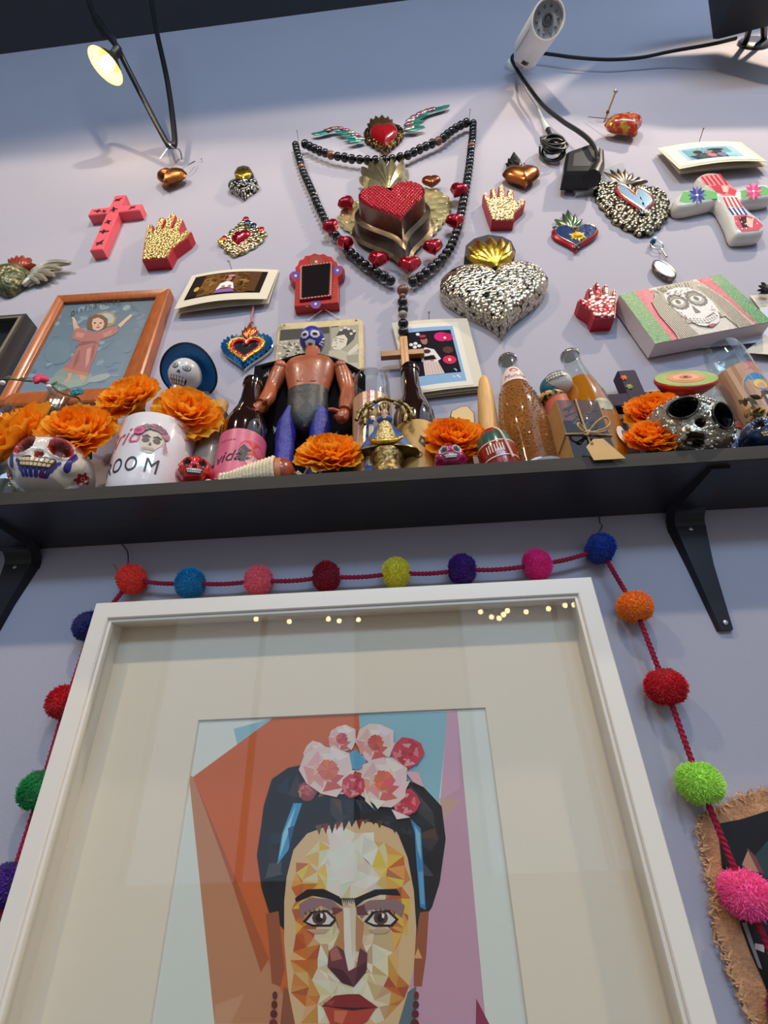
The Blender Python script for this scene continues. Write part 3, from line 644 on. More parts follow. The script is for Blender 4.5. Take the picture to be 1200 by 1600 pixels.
part('cross_upright', MB().prism([(cx - w, b.y), (cx + w, b.y), (cx + w, a.y), (cx - w, a.y)], z0, z1, .0008), WOOD, r, False)
part('cross_arm', MB().prism([(l_.x, l_.y - w), (rt.x, l_.y - w), (rt.x, l_.y + w), (l_.x, l_.y + w)], z0 - .001, z1 - .003, .0008), WOODD, r, False)
part('cross_inlay', MB().box((cx, (a.y + b.y) / 2, z1 + .0004), (w * .35, (a.y - b.y) * .92, .001)), WOODD, r, False)
for k, (px, py) in enumerate((nailL, nailR)):
    nail('wall_nail', ('nail holding the beads at the upper end nearest the camera cable', 'nail holding the beads at the end beside the silver heart')[1 - k], px, py + 1, 0.026, .1)
# --- painted niche in red
q5 = lambda L_: [(250 + x / 3.75, 380 + y / 3.75) for x, y in L_]
fr = wallfr(495, 445); r = thing('niche_mirror', 'small red painted wooden niche with purple flowers around a little dark mirror', 'mirror', fr)
zt = 0.02
o = fr.qs(q5([(787, 372), (792, 232), (775, 222), (757, 200), (757, 182), (772, 166), (795, 163), (792, 140), (806, 125), (815, 100), (838, 92), (850, 72), (880, 70), (905, 57), (935, 66), (960, 60), (985, 75), (1005, 78), (1018, 98), (1035, 108), (1040, 128), (1066, 130), (1080, 150), (1072, 178), (1045, 198), (1046, 348)]), zt)
part('red_board', MB().prism(o, 0.001, zt, .0015), mat('niche_red', (176, 34, 34), rough=.4, var=.12, vscale=60), r, False)
wn = fr.qs(q5([(834, 152), (1003, 132), (995, 318), (832, 338)]), zt)
part('window_rim', MB().prism(inset(wn, -0.004), zt - .001, zt + .006, .001), mat('niche_rim', (150, 40, 40), rough=.4), r, False)
part('mirror_pane', MB().prism(inset(wn, .001), zt, zt + .0066), mat('dark_mirror', (34, 30, 30), rough=.04, metal=.3, spec=.8), r, False)
W4 = inset(wn, -.002)
for i in range(4):
    A_, B_ = Vector(W4[i]), Vector(W4[(i + 1) % 4]); m_ = max(5, int((B_ - A_).length / .0065))
    for k in range(m_):
        p = A_.lerp(B_, (k + .5) / m_); part('white_dot', MB().ball((p.x, p.y, zt + .006), (.0017, .0017, .0012), 6, 4), mat('cream_paint', (232, 214, 190), rough=.4), r)
Pn = lambda: Paint(fr, zt + .0003)
for px, py, rr, c in ((795, 190, 30, (100, 62, 140)), (1040, 158, 30, (100, 62, 140)), (912, 355, 32, (100, 62, 140)), (915, 108, 40, (150, 60, 50))):
    P = Pn(); P.a(ell(*q5([(px, py)])[0], rr / 3.75, rr / 4.2, 14), c); P.a(ell(*q5([(px, py)])[0], 2.2, 2, 10), (228, 190, 150)); part('painted_flower', P.mb, PRINT, r, False)
for px, py, an in ((820, 260, 1.2), (810, 310, 1.6), (1022, 240, 1.3), (1026, 300, 1.7), (960, 85, .3), (860, 95, -.3), (850, 368, 0.2), (990, 345, .2), (870, 130, .2), (975, 118, 0)):
    P = Pn(); P.a(leaf(*q5([(px, py)])[0], 7, 2.4, an, 5, .8), (86, 76, 34)); part('painted_leaf', P.mb, PRINT, r, False)
# --- blue tin heart mirror
fr = wallfr(387, 548); r = thing('heart_mirror', 'tin heart mirror with ruffled blue border and copper flame', 'mirror', fr)
ho = fit_heart(fr, *q5([(512, 565), (358, 615), (663, 600), (490, 752)]), 0.008)
part('back_plate', MB().prism(ho, 0.002, 0.008, .001), TINS, r, 30)
n_ = len(ho); inn = [(sum(p[0] for p in ho) / n_ + (x - sum(p[0] for p in ho) / n_) * .66, sum(p[1] for p in ho) / n_ + (y - sum(p[1] for p in ho) / n_) * .66) for x, y in ho]
for i in range(n_):
    a, b, c, d = ho[i - 1], ho[i], inn[i], inn[i - 1]
    mb = MB(); mid = lambda p, q_: ((p[0] + q_[0]) / 2, (p[1] + q_[1]) / 2, .0145)
    mb.rings([[(a[0], a[1], .0085), (d[0], d[1], .012)], [mid(a, b), mid(d, c)], [(b[0], b[1], .0085), (c[0], c[1], .012)]], False, False, False)
    part('blue_pleat', mb, mat('blue_foil', (40, 122, 180), rough=.3, metal=.5), r, 60)
for sc, rad, m_ in ((.66, .0042, mat('gold_rope', (214, 160, 50), rough=.3, metal=.9, bump=.5, bscale=200)), (.55, .0042, mat('red_rope', (190, 44, 52), rough=.3, metal=.6, bump=.5, bscale=220))):
    part('rope_rim', MB().tube([(sum(p[0] for p in ho) / n_ + (x - sum(p[0] for p in ho) / n_) * sc, sum(p[1] for p in ho) / n_ + (y - sum(p[1] for p in ho) / n_) * sc, .013) for x, y in ho], rad, 8, loop=True), m_, r)
cx0, cy0 = sum(p[0] for p in ho) / n_, sum(p[1] for p in ho) / n_
part('mirror_pane', MB().prism([(cx0 + (x - cx0) * .5, cy0 + (y - cy0) * .5) for x, y in ho], .008, .0115), mat('grey_mirror', (92, 98, 98), rough=.08, metal=.8), r, False)
for sc in (.72, .6):
    for i in range(0, n_, 2):
        x, y = ho[i]; part('bead_dot', MB().ball((cx0 + (x - cx0) * sc, cy0 + (y - cy0) * sc, .0165), .0018, 6, 4), mat('pale_gold'), r)
for tip, w_ in (((480, 512), .34), ((500, 490), .3), ((535, 458), .22), ((565, 490), .3), ((578, 515), .34)):
    b = fr.q(*q5([(515, 572)])[0], .01); t = fr.q(*q5([tip])[0], .01); d = Vector(t) - Vector(b)
    part('flame', MB().dome(leaf(b[0], b[1], d.length, d.length * w_, math.atan2(d.y, d.x), 6, .8), 0.006, 0.008, 3, base=.003), mat('orange_copper', (206, 104, 58), rough=.22, metal=.9), r)
part('hanger_ribbon', MB().tube([tuple(fr.p(*q_, .006)) for q_ in q5([(540, 465), (536, 430), (545, 400), (546, 368)])], 0.0025, 6), mat('pink_ribbon', (170, 110, 120), rough=.6), r)
# ================================================================== pictures on the wall
q4 = lambda L_: [(x / 3.75, 380 + y / 3.75) for x, y in L_]
def frame_bars(r, outer, inner, z0, z1, zi, m, name='frame_side'):   # four mitred bars; outer/inner = 4 local corners each
    for i in range(4):
        j = (i + 1) % 4
        a, b, c, d = outer[i], outer[j], inner[j], inner[i]
        mid = lambda p, q_, t: (p[0] + (q_[0] - p[0]) * t, p[1] + (q_[1] - p[1]) * t)
        rs = []
        for (o_, n_) in ((a, d), (b, c)):
            rs.append([(o_[0], o_[1], z0), (o_[0], o_[1], z1 - .002), (*mid(o_, n_, .1), z1), (*mid(o_, n_, .45), z1 - .001), (*mid(o_, n_, .8), z1 - .003), (n_[0], n_[1], z1 - .006), (n_[0], n_[1], z0)])
        part(name, MB().rings(rs), m, r, 25)
# --- painting of a child in a wooden frame
fr = wallfr(140, 545); z1 = 0.024
r = thing('framed_painting', 'orange wood framed painting of a child with raised arms on clouds', 'picture', fr)
out = fr.qs([(-9, 634), (209, 624), (265, 450), (89, 461)], z1); inn = fr.qs([(23, 614), (186, 605), (244, 464), (99, 472)], z1 - .006)
ORW = mat('orange_wood', (172, 92, 44), rough=.3, var=.2, vscale=14, stretch=(10, 2, 10), coat=.3)
frame_bars(r, out, inn, 0.001, z1, 0, ORW)
zp = 0.012
bd = [tuple(fr.p(*p, zp))[:2] for p in [(14, 622), (192, 612), (252, 458), (92, 466)]]
part('canvas', MB().prism(bd, 0.002, zp), mat('painting_back', (70, 90, 104), rough=.6), r, False)
P = Paint(fr, zp + .0002)
def grad(P, tl, tr, br, bl, ct, cb, n=14):         # painted bands
    for i in range(n):
        s0, s1 = i / n, (i + 1) / n
        L0 = [tl[k] + (bl[k] - tl[k]) * s0 for k in (0, 1)]; L1 = [tl[k] + (bl[k] - tl[k]) * s1 for k in (0, 1)]
        R0 = [tr[k] + (br[k] - tr[k]) * s0 for k in (0, 1)]; R1 = [tr[k] + (br[k] - tr[k]) * s1 for k in (0, 1)]
        P.a([L0, R0, R1, L1], tuple(ct[k] + (cb[k] - ct[k]) * (i + .5) / n for k in range(3)), P.z); P.z -= P.dz
    P.z += P.dz * 2
grad(P, (92, 467), (250, 458), (192, 612), (16, 620), (84, 104, 116), (112, 134, 152))
rc = random.Random(3)
for k in range(60):                                 # brushed clouds
    t = rc.random(); u = rc.random(); x = 96 + (30 - 96) * t + u * 140; y = 475 + 130 * t
    c = rc.choice(((122, 142, 156), (96, 116, 132), (132, 150, 150), (104, 122, 140)))
    P.a(ell(x + 4, y, rc.uniform(4, 9), rc.uniform(2, 4), 10, rc.uniform(-.6, .1)), c)
for px, py, a, b, c in ((400, 770, 90, 45, (126, 144, 136)), (330, 810, 60, 30, (134, 150, 140)), (470, 800, 70, 40, (138, 152, 142)), (580, 790, 70, 20, (150, 160, 160)), (400, 830, 100, 24, (146, 160, 148)), (340, 640, 80, 70, (102, 124, 136))):
    P.a(ell(*q4([(px, py)])[0], a / 3.75, b / 3.75, 18, -.25), c)
X = lambda pts, c: P.a(q4(pts), c)
X([(545, 440), (570, 410), (620, 398), (665, 408), (685, 440), (672, 475), (640, 490), (600, 490), (545, 470)], (150, 128, 96))      # halo
X([(565, 440), (585, 418), (620, 408), (655, 416), (670, 442), (660, 468), (560, 466)], (166, 168, 160))
X([(425, 455), (440, 450), (455, 480), (470, 500), (455, 525), (436, 515), (430, 490)], (196, 160, 136))
X([(420, 430), (436, 436), (450, 462), (432, 470)], (202, 168, 140))
X([(690, 480), (730, 445), (765, 415), (775, 428), (745, 455), (705, 495)], (202, 170, 142))
X([(440, 500), (475, 496), (520, 518), (570, 522), (640, 492), (690, 485), (692, 520), (650, 545), (590, 565), (575, 600), (560, 660), (530, 720), (520, 775), (470, 760), (380, 745), (372, 728), (410, 690), (445, 630), (470, 575), (418, 560)], (164, 104, 98))
X([(440, 610), (480, 575), (560, 572), (575, 590), (540, 585), (480, 600)], (134, 78, 76))
X([(510, 620), (535, 610), (520, 700), (500, 730), (505, 660)], (196, 140, 130)); X([(440, 670), (470, 620), (462, 690), (425, 740)], (140, 84, 80)); X([(545, 600), (560, 590), (548, 660), (530, 700)], (140, 84, 80))
X([(450, 520), (500, 530), (480, 555), (440, 550)], (186, 128, 118)); X([(600, 530), (660, 505), (650, 535), (610, 550)], (184, 124, 116)); X([(375, 728), (440, 745), (520, 760), (518, 778), (440, 762), (372, 745)], (182, 120, 92))
X([(400, 760), (425, 762), (410, 800), (385, 822), (372, 812), (395, 790)], (196, 150, 124)); X([(468, 770), (500, 775), (500, 800), (480, 806), (468, 800)], (196, 150, 124))
X([(508, 470), (520, 435), (560, 418), (600, 420), (632, 445), (630, 480), (610, 500), (590, 505), (540, 510), (512, 500)], (104, 76, 54))
X([(538, 470), (545, 445), (575, 435), (605, 450), (612, 475), (600, 500), (572, 514), (545, 505)], (206, 166, 140))
for x_ in (556, 590): X([(x_ - 9, 468), (x_, 462), (x_ + 9, 466), (x_, 473)], (60, 40, 34))
X([(560, 492), (575, 489), (590, 490), (575, 499)], (150, 70, 66)); X([(571, 472), (577, 472), (581, 485), (571, 486)], (180, 134, 112))
def arcwords(txt, pts, size, col, P, shear=0.2):      # lettering along a polyline in picture pixels
    pts = [Vector(p) for p in pts]; ln = [0]
    for i in range(1, len(pts)): ln.append(ln[-1] + (pts[i] - pts[i - 1]).length)
    n = len(txt)
    for k, ch in enumerate(txt):
        if ch == ' ': continue
        s = ln[-1] * (k + .5) / n; i = max(q for q in range(len(ln) - 1) if ln[q] <= s); t = (pts[i + 1] - pts[i]).normalized(); p = pts[i] + t * (s - ln[i])
        for tri in text_polys(ch, size, shear):
            P.a([(p.x + x * t.x + y * t.y * .0 - y * (-t.y) * 0 + y * .0, p.y + x * t.y - y) for x, y in tri], col, P.z)
    P.z += P.dz
arcwords('Divino Niño', [(110, 492), (125, 484), (145, 477), (165, 473), (188, 471)], 10, (44, 50, 54), P)
arcwords('Jesús', [(204, 476), (210, 481), (218, 487)], 6, (44, 50, 54), P)
part('painted_picture', P.mb, PRINT, r, False)
# --- dark frame at the picture edge
fr = wallfr(20, 540); z1 = 0.035; r = thing('framed_photo', 'dark steel framed photograph cut by the picture edge', 'picture', fr)
tr = fr.p(41, 490, z1); br = fr.p(-24, 606, z1); w, h = .21, abs(tr.y - br.y)
out = [(tr.x - w, tr.y - h), (tr.x, tr.y - h), (tr.x, tr.y), (tr.x - w, tr.y)]
part('frame_body', MB().rings([[(x, y, .001) for x, y in out], [(x, y, z1) for x, y in out], [(x, y, z1) for x, y in inset(out, .012)], [(x, y, .012) for x, y in inset(out, .012)]], True, True, False), mat('gunmetal', (96, 94, 90), rough=.35, metal=.6), r, False)
part('lip', MB().rings([[(x, y, z1 + .0004) for x, y in inset(out, .006)], [(x, y, z1 + .0008) for x, y in inset(out, .012)]], True, False, False), mat('silver_lip', (196, 184, 158), rough=.3, metal=.8), r, False)
P = Paint(fr, .013, False); P.a(inset(out, .01), (26, 28, 30)); rc = random.Random(5)
for k in range(110):
    x, y = rc.uniform(tr.x - w + .02, tr.x - .02), rc.uniform(tr.y - h + .02, tr.y - .055)
    P.a(ell(x, y, rc.uniform(.002, .006), rc.uniform(.002, .005), 7), rc.choice(((60, 70, 74), (96, 110, 112), (44, 50, 54), (150, 160, 160), (20, 22, 24))))
part('photo', P.mb, PRINT, r, False)
part('glass', MB().box(((tr.x * 2 - w) / 2, tr.y - h / 2, .03), (w - .024, h - .024, .001)), PANE, r, False)
# --- instant style photo cards
def card(fr, corners, z, bow=0.0, n=14, col=(228, 220, 200), t=.0006):   # corners tl tr br bl in picture pixels on plane z; bows away from the wall
    a, b, c, d = [fr.p(*p, z) for p in corners]; mb = MB(); G = []
    for i in range(n + 1):
        row = []
        for j in range(n + 1):
            u, v = j / n, i / n; p = a.lerp(b, u).lerp(d.lerp(c, u), v); row.append((p.x, p.y, p.z + bow * sin(PI * u) * .6 + bow * (v - .5)))
        G.append(row)
    mb.rings(G, False, False, False); mb.rings([[(x, y, zz - t) for x, y, zz in q_] for q_ in G], False, False, False)
    e = [G[0][j] for j in range(n + 1)] + [G[i][n] for i in range(1, n + 1)] + [G[n][j] for j in range(n - 1, -1, -1)] + [G[i][0] for i in range(n - 1, 0, -1)]
    mb.rings([e, [(x, y, zz - t) for x, y, zz in e]], True, False, False)
    return mb
def quadmap(corners):                              # (u, v) in 0..1, v down -> picture pixels
    a, b, c, d = [Vector(p) for p in corners]
    return lambda u, v: tuple(a.lerp(b, u).lerp(d.lerp(c, u), v))
class BowPaint(Paint):
    def __init__(s, fr, corners, z, bow): super().__init__(fr, z); s.K = [fr.p(*p, z) for p in corners]; s.bow = bow; s.zl = .0005
    def a(s, pts, col):
        a, b, c, d = s.K
        def L(u, v):
            p = a.lerp(b, u).lerp(d.lerp(c, u), v); return (p.x, p.y, p.z + s.bow * sin(PI * min(max(u, 0), 1)) * .6 + s.bow * (v - .5) + s.zl)
        surfpoly(s.mb, pts, L, col, .07); s.zl += .00003; return s
def photo_card(name, label, fr, corners, z, bow, paint, backs=()):
    r = thing(name, label, 'photo', fr)
    for k, (dx, dy, dz) in enumerate(backs):
        part('card_beneath', card(fr, [(x + dx, y + dy) for x, y in corners], z - dz, bow * .4, 6), CARD, r, 40)
    part('card', card(fr, corners, z, bow), CARD, r, 40)
    P = BowPaint(fr, corners, z, bow); paint(P); part('photo_print', P.mb, mat('photo_ink', vcol=True, rough=.7, spec=.05), r, False)
    return r
R4 = lambda x0, y0, x1, y1: [(x0, y0), (x1, y0), (x1, y1), (x0, y1)]
def _ph_brown(P):
    P.a(R4(.07, .1, .90, .80), (34, 26, 22)); P.a(R4(.10, .13, .84, .77), (112, 76, 38)); rc = random.Random(9)
    for k in range(46): P.a(ell(rc.uniform(.12, .82), rc.uniform(.16, .75), rc.uniform(.02, .05), rc.uniform(.03, .09), 8), rc.choice(((128, 88, 42), (96, 62, 30), (146, 104, 54), (84, 54, 28))))
    P.a(R4(.10, .13, .20, .77), (40, 30, 24)); P.a(ell(.17, .55, .03, .07), (190, 160, 90)); P.a(R4(.74, .13, .84, .77), (88, 58, 34))
    P.a([(.40, .77), (.42, .66), (.60, .66), (.62, .77)], (140, 96, 150)); P.a([(.41, .68), (.43, .48), (.50, .42), (.57, .48), (.61, .68), (.54, .62), (.47, .62)], (226, 224, 226))
    P.a(ell(.51, .34, .035, .09), (150, 104, 80)); P.a(ell(.51, .29, .05, .07), (44, 28, 26)); P.a(ell(.51, .36, .03, .07), (168, 120, 92)); P.a(ell(.52, .25, .04, .04), (190, 120, 150))
    P.a(ell(.48, .60, .02, .05), (170, 120, 90)); P.a(ell(.55, .60, .02, .05), (170, 120, 90))
def _tilt(c, k): return c
fr = wallfr(352, 455); photo_card('photo_card', 'cream card photo of a woman in white blouse against brown wall', fr, [(298, 426), (434, 417), (418, 472), (274, 488)], 0.012, 0.014, _ph_brown, ((2, 4, .006),))
nail('push_pin', 'clear push pin holding the brown toned photo card', 362, 421, .02, .0, mat('clear_plastic', (230, 230, 232), rough=.1, trans=.6), .0035)
def _ph_bloom(P):
    P.a(R4(.07, .06, .86, .98), (226, 220, 206)); P.a(R4(.10, .12, .78, .92), (138, 172, 204)); P.a(R4(.12, .18, .74, .80), (30, 24, 34))
    for x, y, rx, ry, c in ((.60, .28, .10, .07, (206, 40, 110)), (.68, .29, .07, .06, (190, 30, 96)), (.64, .30, .02, .02, (240, 190, 160)), (.63, .62, .09, .06, (206, 50, 84)), (.63, .62, .02, .02, (250, 210, 170)), (.64, .48, .07, .05, (96, 54, 44))):
        P.a(ell(x, y, rx, ry, 12), c)
    for x, y in ((.18, .36), (.24, .35), (.22, .40), (.30, .22), (.28, .39)): P.a(ell(x, y, .028, .022, 8), (226, 222, 224))
    P.a([(.26, .80), (.28, .60), (.36, .56), (.46, .58), (.52, .80)], (214, 192, 184)); P.a([(.26, .62), (.27, .48), (.35, .42), (.46, .46), (.52, .60), (.44, .64), (.40, .56), (.33, .58)], (222, 214, 206))
    P.a(ell(.36, .32, .045, .06), (160, 112, 92)); P.a(ell(.355, .27, .05, .035), (46, 28, 30)); P.a(ell(.355, .255, .045, .02), (176, 50, 80)); P.a(ell(.40, .58, .035, .045), (170, 128, 108))
    P.a(ell(.36, .48, .05, .03), (70, 50, 50)); P.a([(.30, .55), (.44, .54), (.46, .60), (.30, .60)], (30, 26, 30))
    for k in range(6): P.a(stroke([(.30 + .035 * k, .64), (.29 + .04 * k, .79)], .008), (180, 158, 152))
fr = wallfr(685, 560); photo_card('photo_card', 'blue edged photo of a woman with pink flowers behind the wooden cross', fr, [(612, 503), (730, 496), (757, 604), (640, 618)], 0.014, 0.004, _ph_bloom, ((1, 4, .004), (0, 8, .009)))
nail('push_pin', 'clear push pin holding the blue edged photo', 670, 501, .02, .0, mat('clear_plastic'), .0035)
def _ph_pair(P):
    P.a(R4(.03, .04, .92, .93), (206, 212, 204)); P.a(R4(.16, .26, .80, .78), (168, 196, 206)); P.a(R4(.2, .3, .72, .76), (110, 160, 170))
    P.a([(.22, .6), (.5, .5), (.62, .58), (.62, .78), (.26, .78)], (50, 60, 84)); P.a(ell(.34, .48, .05, .08), (60, 46, 44)); P.a(ell(.44, .54, .035, .08), (170, 110, 110)); P.a(ell(.56, .50, .05, .09), (70, 48, 54))
    P.a(ell(.56, .42, .10, .05), (40, 34, 44)); P.a(ell(.46, .66, .05, .08), (190, 120, 130)); P.a(ell(.36, .68, .05, .07), (60, 90, 90)); P.a(ell(.57, .66, .05, .09), (120, 120, 150)); P.a(R4(.62, .58, .76, .74), (150, 200, 205))
fr = wallfr(1115, 245); photo_card('photo_card', 'stack of cream cards topped by a small faded photo of people', fr, q3([(742, 606), (1090, 580), (1192, 685), (826, 716)]), 0.022, 0.012, _ph_pair, ((1, 3, .006), (2, 5, .012)))
nail('push_pin', 'brass nail pinning the faded card stack', 1092, 224, .03, .25, mat('brass'), .0025)
# --- rounded plaque with an old photograph
fr = wallfr(505, 545); z1 = .010; r = thing('photo_plaque', 'rounded gold edged plaque with black and white photo of a reclining woman', 'plaque', fr)
a, b, c, d = [fr.p(*p, z1) for p in q5([(688, 468), (1188, 437), (1196, 745), (664, 770)])]
o = []
for (p, n1, n2) in ((a, d, b), (b, a, c), (c, b, d), (d, c, a)):
    u, v = (n1 - p).normalized() * .014, (n2 - p).normalized() * .014
    for k in range(5):
        t = k / 4; o.append(tuple((p + u * (1 - t) ** 2 + v * t ** 2))[:2])
part('board', MB().prism(o, .001, z1, .003), mat('distressed_gold_edge', (206, 184, 136), rough=.45, var=.12, vscale=40, dark=(120, 96, 60), dscale=30, dlo=.58, dhi=.75), r, 30)
P = Paint(fr, z1 + .0002)
XX = lambda pts, c_: P.a(q5(pts), c_)
XX([(700, 505), (1163, 478), (1166, 748), (680, 752)], (156, 148, 130)); XX([(706, 508), (838, 500), (836, 560), (700, 572)], (54, 50, 46)); XX([(840, 500), (1000, 490), (1000, 650), (836, 660)], (120, 114, 100))
XX([(918, 495), (992, 489), (992, 528), (925, 534)], (44, 40, 38)); XX([(1003, 488), (1046, 484), (1046, 490), (1003, 494)], (40, 36, 34))
rc = random.Random(8)
for k in range(70): P.a(ell(*q5([(rc.uniform(700, 835), rc.uniform(575, 690))])[0], rc.uniform(1, 3.5), rc.uniform(1, 2.5), 6), rc.choice(((90, 84, 74), (190, 182, 160), (60, 56, 50), (214, 206, 184))))
XX([(990, 630), (1060, 625), (1100, 640), (1155, 600), (1165, 748), (970, 748)], (176, 168, 148)); XX([(1100, 640), (1160, 585), (1164, 620), (1110, 655)], (200, 192, 170)); XX([(1010, 660), (1060, 680), (1040, 740), (1020, 742)], (130, 122, 106)); XX([(1090, 660), (1160, 650), (1160, 700), (1100, 700)], (146, 138, 120))
XX([(1005, 600), (1015, 565), (1040, 540), (1085, 530), (1100, 560), (1090, 600), (1060, 625), (1020, 625)], (206, 196, 176)); XX([(1030, 545), (1050, 515), (1090, 500), (1120, 505), (1150, 520), (1135, 560), (1105, 590), (1090, 600), (1100, 562), (1080, 535)], (40, 36, 34))
for x_, y_ in ((1060, 508), (1085, 495), (1105, 502), (1138, 515), (1120, 530)): P.a(ell(*q5([(x_, y_)])[0], 2.6, 2, 8), (206, 198, 180))
for pts in ([(1022, 562), (1042, 556)], [(1050, 560), (1080, 566)], [(1018, 604), (1036, 608)]): P.a(stroke(q5(pts), .9), (44, 38, 34))
for pts in ([(1020, 572), (1036, 570)], [(1052, 574), (1074, 580)]): P.a(stroke(q5(pts), 1.2, True), (30, 26, 24))
XX([(1034, 574), (1040, 590), (1028, 594)], (170, 158, 138))
part('photo_print', P.mb, PRINT, r, False)
for px, py in q5([(730, 480), (1150, 452)]): part('rivet', MB().ball(tuple(fr.p(px, py, z1)), .0025, 8, 5), STEEL, r)
ap = fr.p(*q5([(960, 385)])[0], .006)
part('hanging_cord', MB().tube([tuple(fr.p(*q5([(862, 452)])[0], .004)), tuple(ap), tuple(fr.p(*q5([(1055, 440)])[0], .004))], .0010, 5), WHT, r)
# --- canvas of a skull faced woman
q7 = lambda L_: [(880 + x / 3.75, 420 + y / 3.75) for x, y in L_]
fr = wallfr(1090, 480); z1 = .036; r = thing('skull_canvas', 'glittery canvas of a skull faced woman with green and pink side bands', 'painting', fr)
tl, tr, br, bl = q7([(330, 150)])[0], q7([(925, 32)])[0], (1206, 502), q7([(540, 438)])[0]
o = fr.qs([tl, tr, br, bl], z1); part('canvas_block', MB().prism(o, .004, z1, .0015), mat('canvas_white', (214, 204, 206), rough=.7, bump=.1, bscale=300), r, False)
P = Paint(fr, z1 + .0002); M_ = quadmap((tl, tr, br, bl)); UVp = lambda pts, c_: P.a([M_(u, v) for u, v in pts], c_)
UVp(R4(0, 0, 1, 1), (206, 196, 184)); UVp(R4(0, 0, .145, 1), (96, 150, 84)); UVp(R4(.145, 0, .29, 1), (214, 92, 108)); UVp(R4(.88, 0, 1, 1), (70, 138, 74)); UVp(R4(.76, 0, .88, 1), (200, 70, 92))
rc = random.Random(12)
for k in range(160):
    u, v = rc.random() ** 1.3 * .2, rc.random(); P.a(ell(*M_(u, v), .7, .5, 5), rc.choice(((150, 190, 120), (190, 206, 160), (70, 120, 66))) if u < .145 else rc.choice(((236, 150, 150), (190, 60, 84))))
hair = [(.20, 1.0), (.23, .6), (.24, .3), (.30, .1), (.42, .0), (.70, .0), (.78, .1), (.83, .5), (.86, 1.0), (.72, 1), (.70, .75), (.36, .75), (.38, 1)]
UVp(hair, (176, 164, 140))
for k in range(26):
    s_ = k / 25; 
    for sd in (0, 1):
        b0 = (.34 - .11 * s_, .12 + .1 * s_) if sd == 0 else (.70 + .09 * s_, .12 + .1 * s_); b1 = (.37 - .15 * s_, .98) if sd == 0 else (.72 + .12 * s_, .98)
        P.a(stroke([M_(*b0), M_((b0[0] + b1[0]) / 2 - .02 + .04 * sd, .5), M_(*b1)], 1.1), ((50, 44, 40), (206, 196, 170), (120, 108, 90))[k % 3])
for k in range(14): P.a(stroke([M_(.3 + .03 * k, .02), M_(.34 + .025 * k, .12)], 1.2), ((90, 80, 60), (190, 176, 140), (60, 52, 44))[k % 3])
face = [(.345, .3), (.37, .16), (.45, .09), (.54, .08), (.63, .12), (.69, .24), (.71, .45), (.69, .65), (.62, .82), (.53, .90), (.44, .82), (.37, .6)]
UVp(face, (228, 220, 214))
EL = lambda u, v, a, b, c_, n=14: UVp(ell(u, v, a, b, n), c_)
for u in (.435, .605):
    for k in range(14): a = 2 * PI * k / 14; EL(u + .066 * cos(a), .34 + .12 * sin(a), .022, .04, (64, 58, 56), 8)
    EL(u, .34, .062, .115, (150, 142, 130)); EL(u, .34, .05, .06, (220, 214, 204)); EL(u, .34, .022, .045, (60, 54, 50)); P.a(stroke([M_(u - .06, .30), M_(u, .26), M_(u + .06, .30)], 1.2), (40, 36, 36))
UVp([(.52, .44), (.495, .60), (.545, .60)], (60, 52, 50)); UVp([(.41, .66), (.52, .72), (.64, .64), (.64, .74), (.53, .82), (.42, .75)], (40, 34, 34))
for row in range(2):
    for k in range(9):
        u0 = .418 + .0245 * k; vv = (.665 + .05 * sin(PI * (k + .5) / 9)) + row * .045; UVp(R4(u0, vv, u0 + .02, vv + .04), (226, 218, 206))
UVp([(.49, .86), (.52, .835), (.535, .845), (.55, .83), (.585, .855), (.535, .89)], (150, 34, 40))
for k in range(40): EL(rc.uniform(.40, .66), rc.uniform(.13, .24), .006, .01, rc.choice(((80, 70, 66), (190, 110, 110), (120, 150, 120))), 6)
for k in range(24): EL(rc.choice((.385, .66)) + rc.uniform(-.02, .02), rc.uniform(.5, .72), .006, .01, (150, 90, 90), 6)
part('painted_face', P.mb, mat('glitter_paint', vcol=True, rough=.35, bump=.35, bscale=420), r, False)
# --- papers tucked behind the canvas
fr = wallfr(1150, 535); r = thing('handwritten_letter', 'white letter with black handwriting behind the skull canvas', 'letter', fr)
cs = [(1070, 520), (1230, 470), (1275, 530), (1092, 545)]
part('sheet', card(fr, cs, .006, .003), mat('writing_paper', (196, 200, 214), rough=.6), r, 40)
P = Paint(fr, .0085)
for x0, y0, w_, k_ in ((1135, 520, 36, 8), (1142, 528, 34, 7), (1168, 515, 24, 6)):
    P.a(stroke(smoothp([(x0 + w_ * i / (k_ * 2), y0 - w_ * .2 * i / (k_ * 2) + (2 if i % 2 else -2) - .5 * (i % 3), 0) for i in range(k_ * 2)], 3), .8), (40, 40, 52))
arcwords('Emma', [(1150, 541), (1166, 539), (1184, 536)], 8, (36, 36, 50), P, .4)
part('handwriting', P.mb, PRINT, r, False)
fr = wallfr(1190, 535); r = thing('cream_card', 'plain cream card below the handwritten letter at the picture edge', 'card', fr)
part('card', card(fr, [(1218, 508), (1290, 515), (1290, 565), (1160, 552)], .010, .003), mat('cream_paper', (216, 204, 184), rough=.6), r, 40)
fr = wallfr(1190, 470); r = thing('paper_note', 'cream paper note with faint writing beside the canvas corner', 'note', fr)
part('sheet', card(fr, [(1172, 461), (1250, 458), (1260, 500), (1200, 500)], .004, .002), mat('cream_paper'), r, 40)
P = Paint(fr, .0062)
for k in range(3): P.a(stroke([(1186 + 2 * k, 467 + 5 * k), (1230, 466 + 5 * k)], .6), (150, 130, 110))
part('faint_writing', P.mb, PRINT, r, False)
fr = wallfr(1200, 450, .01); r = thing('black_milagro', 'black leafy metal ornament just entering at the picture edge', 'ornament', fr)
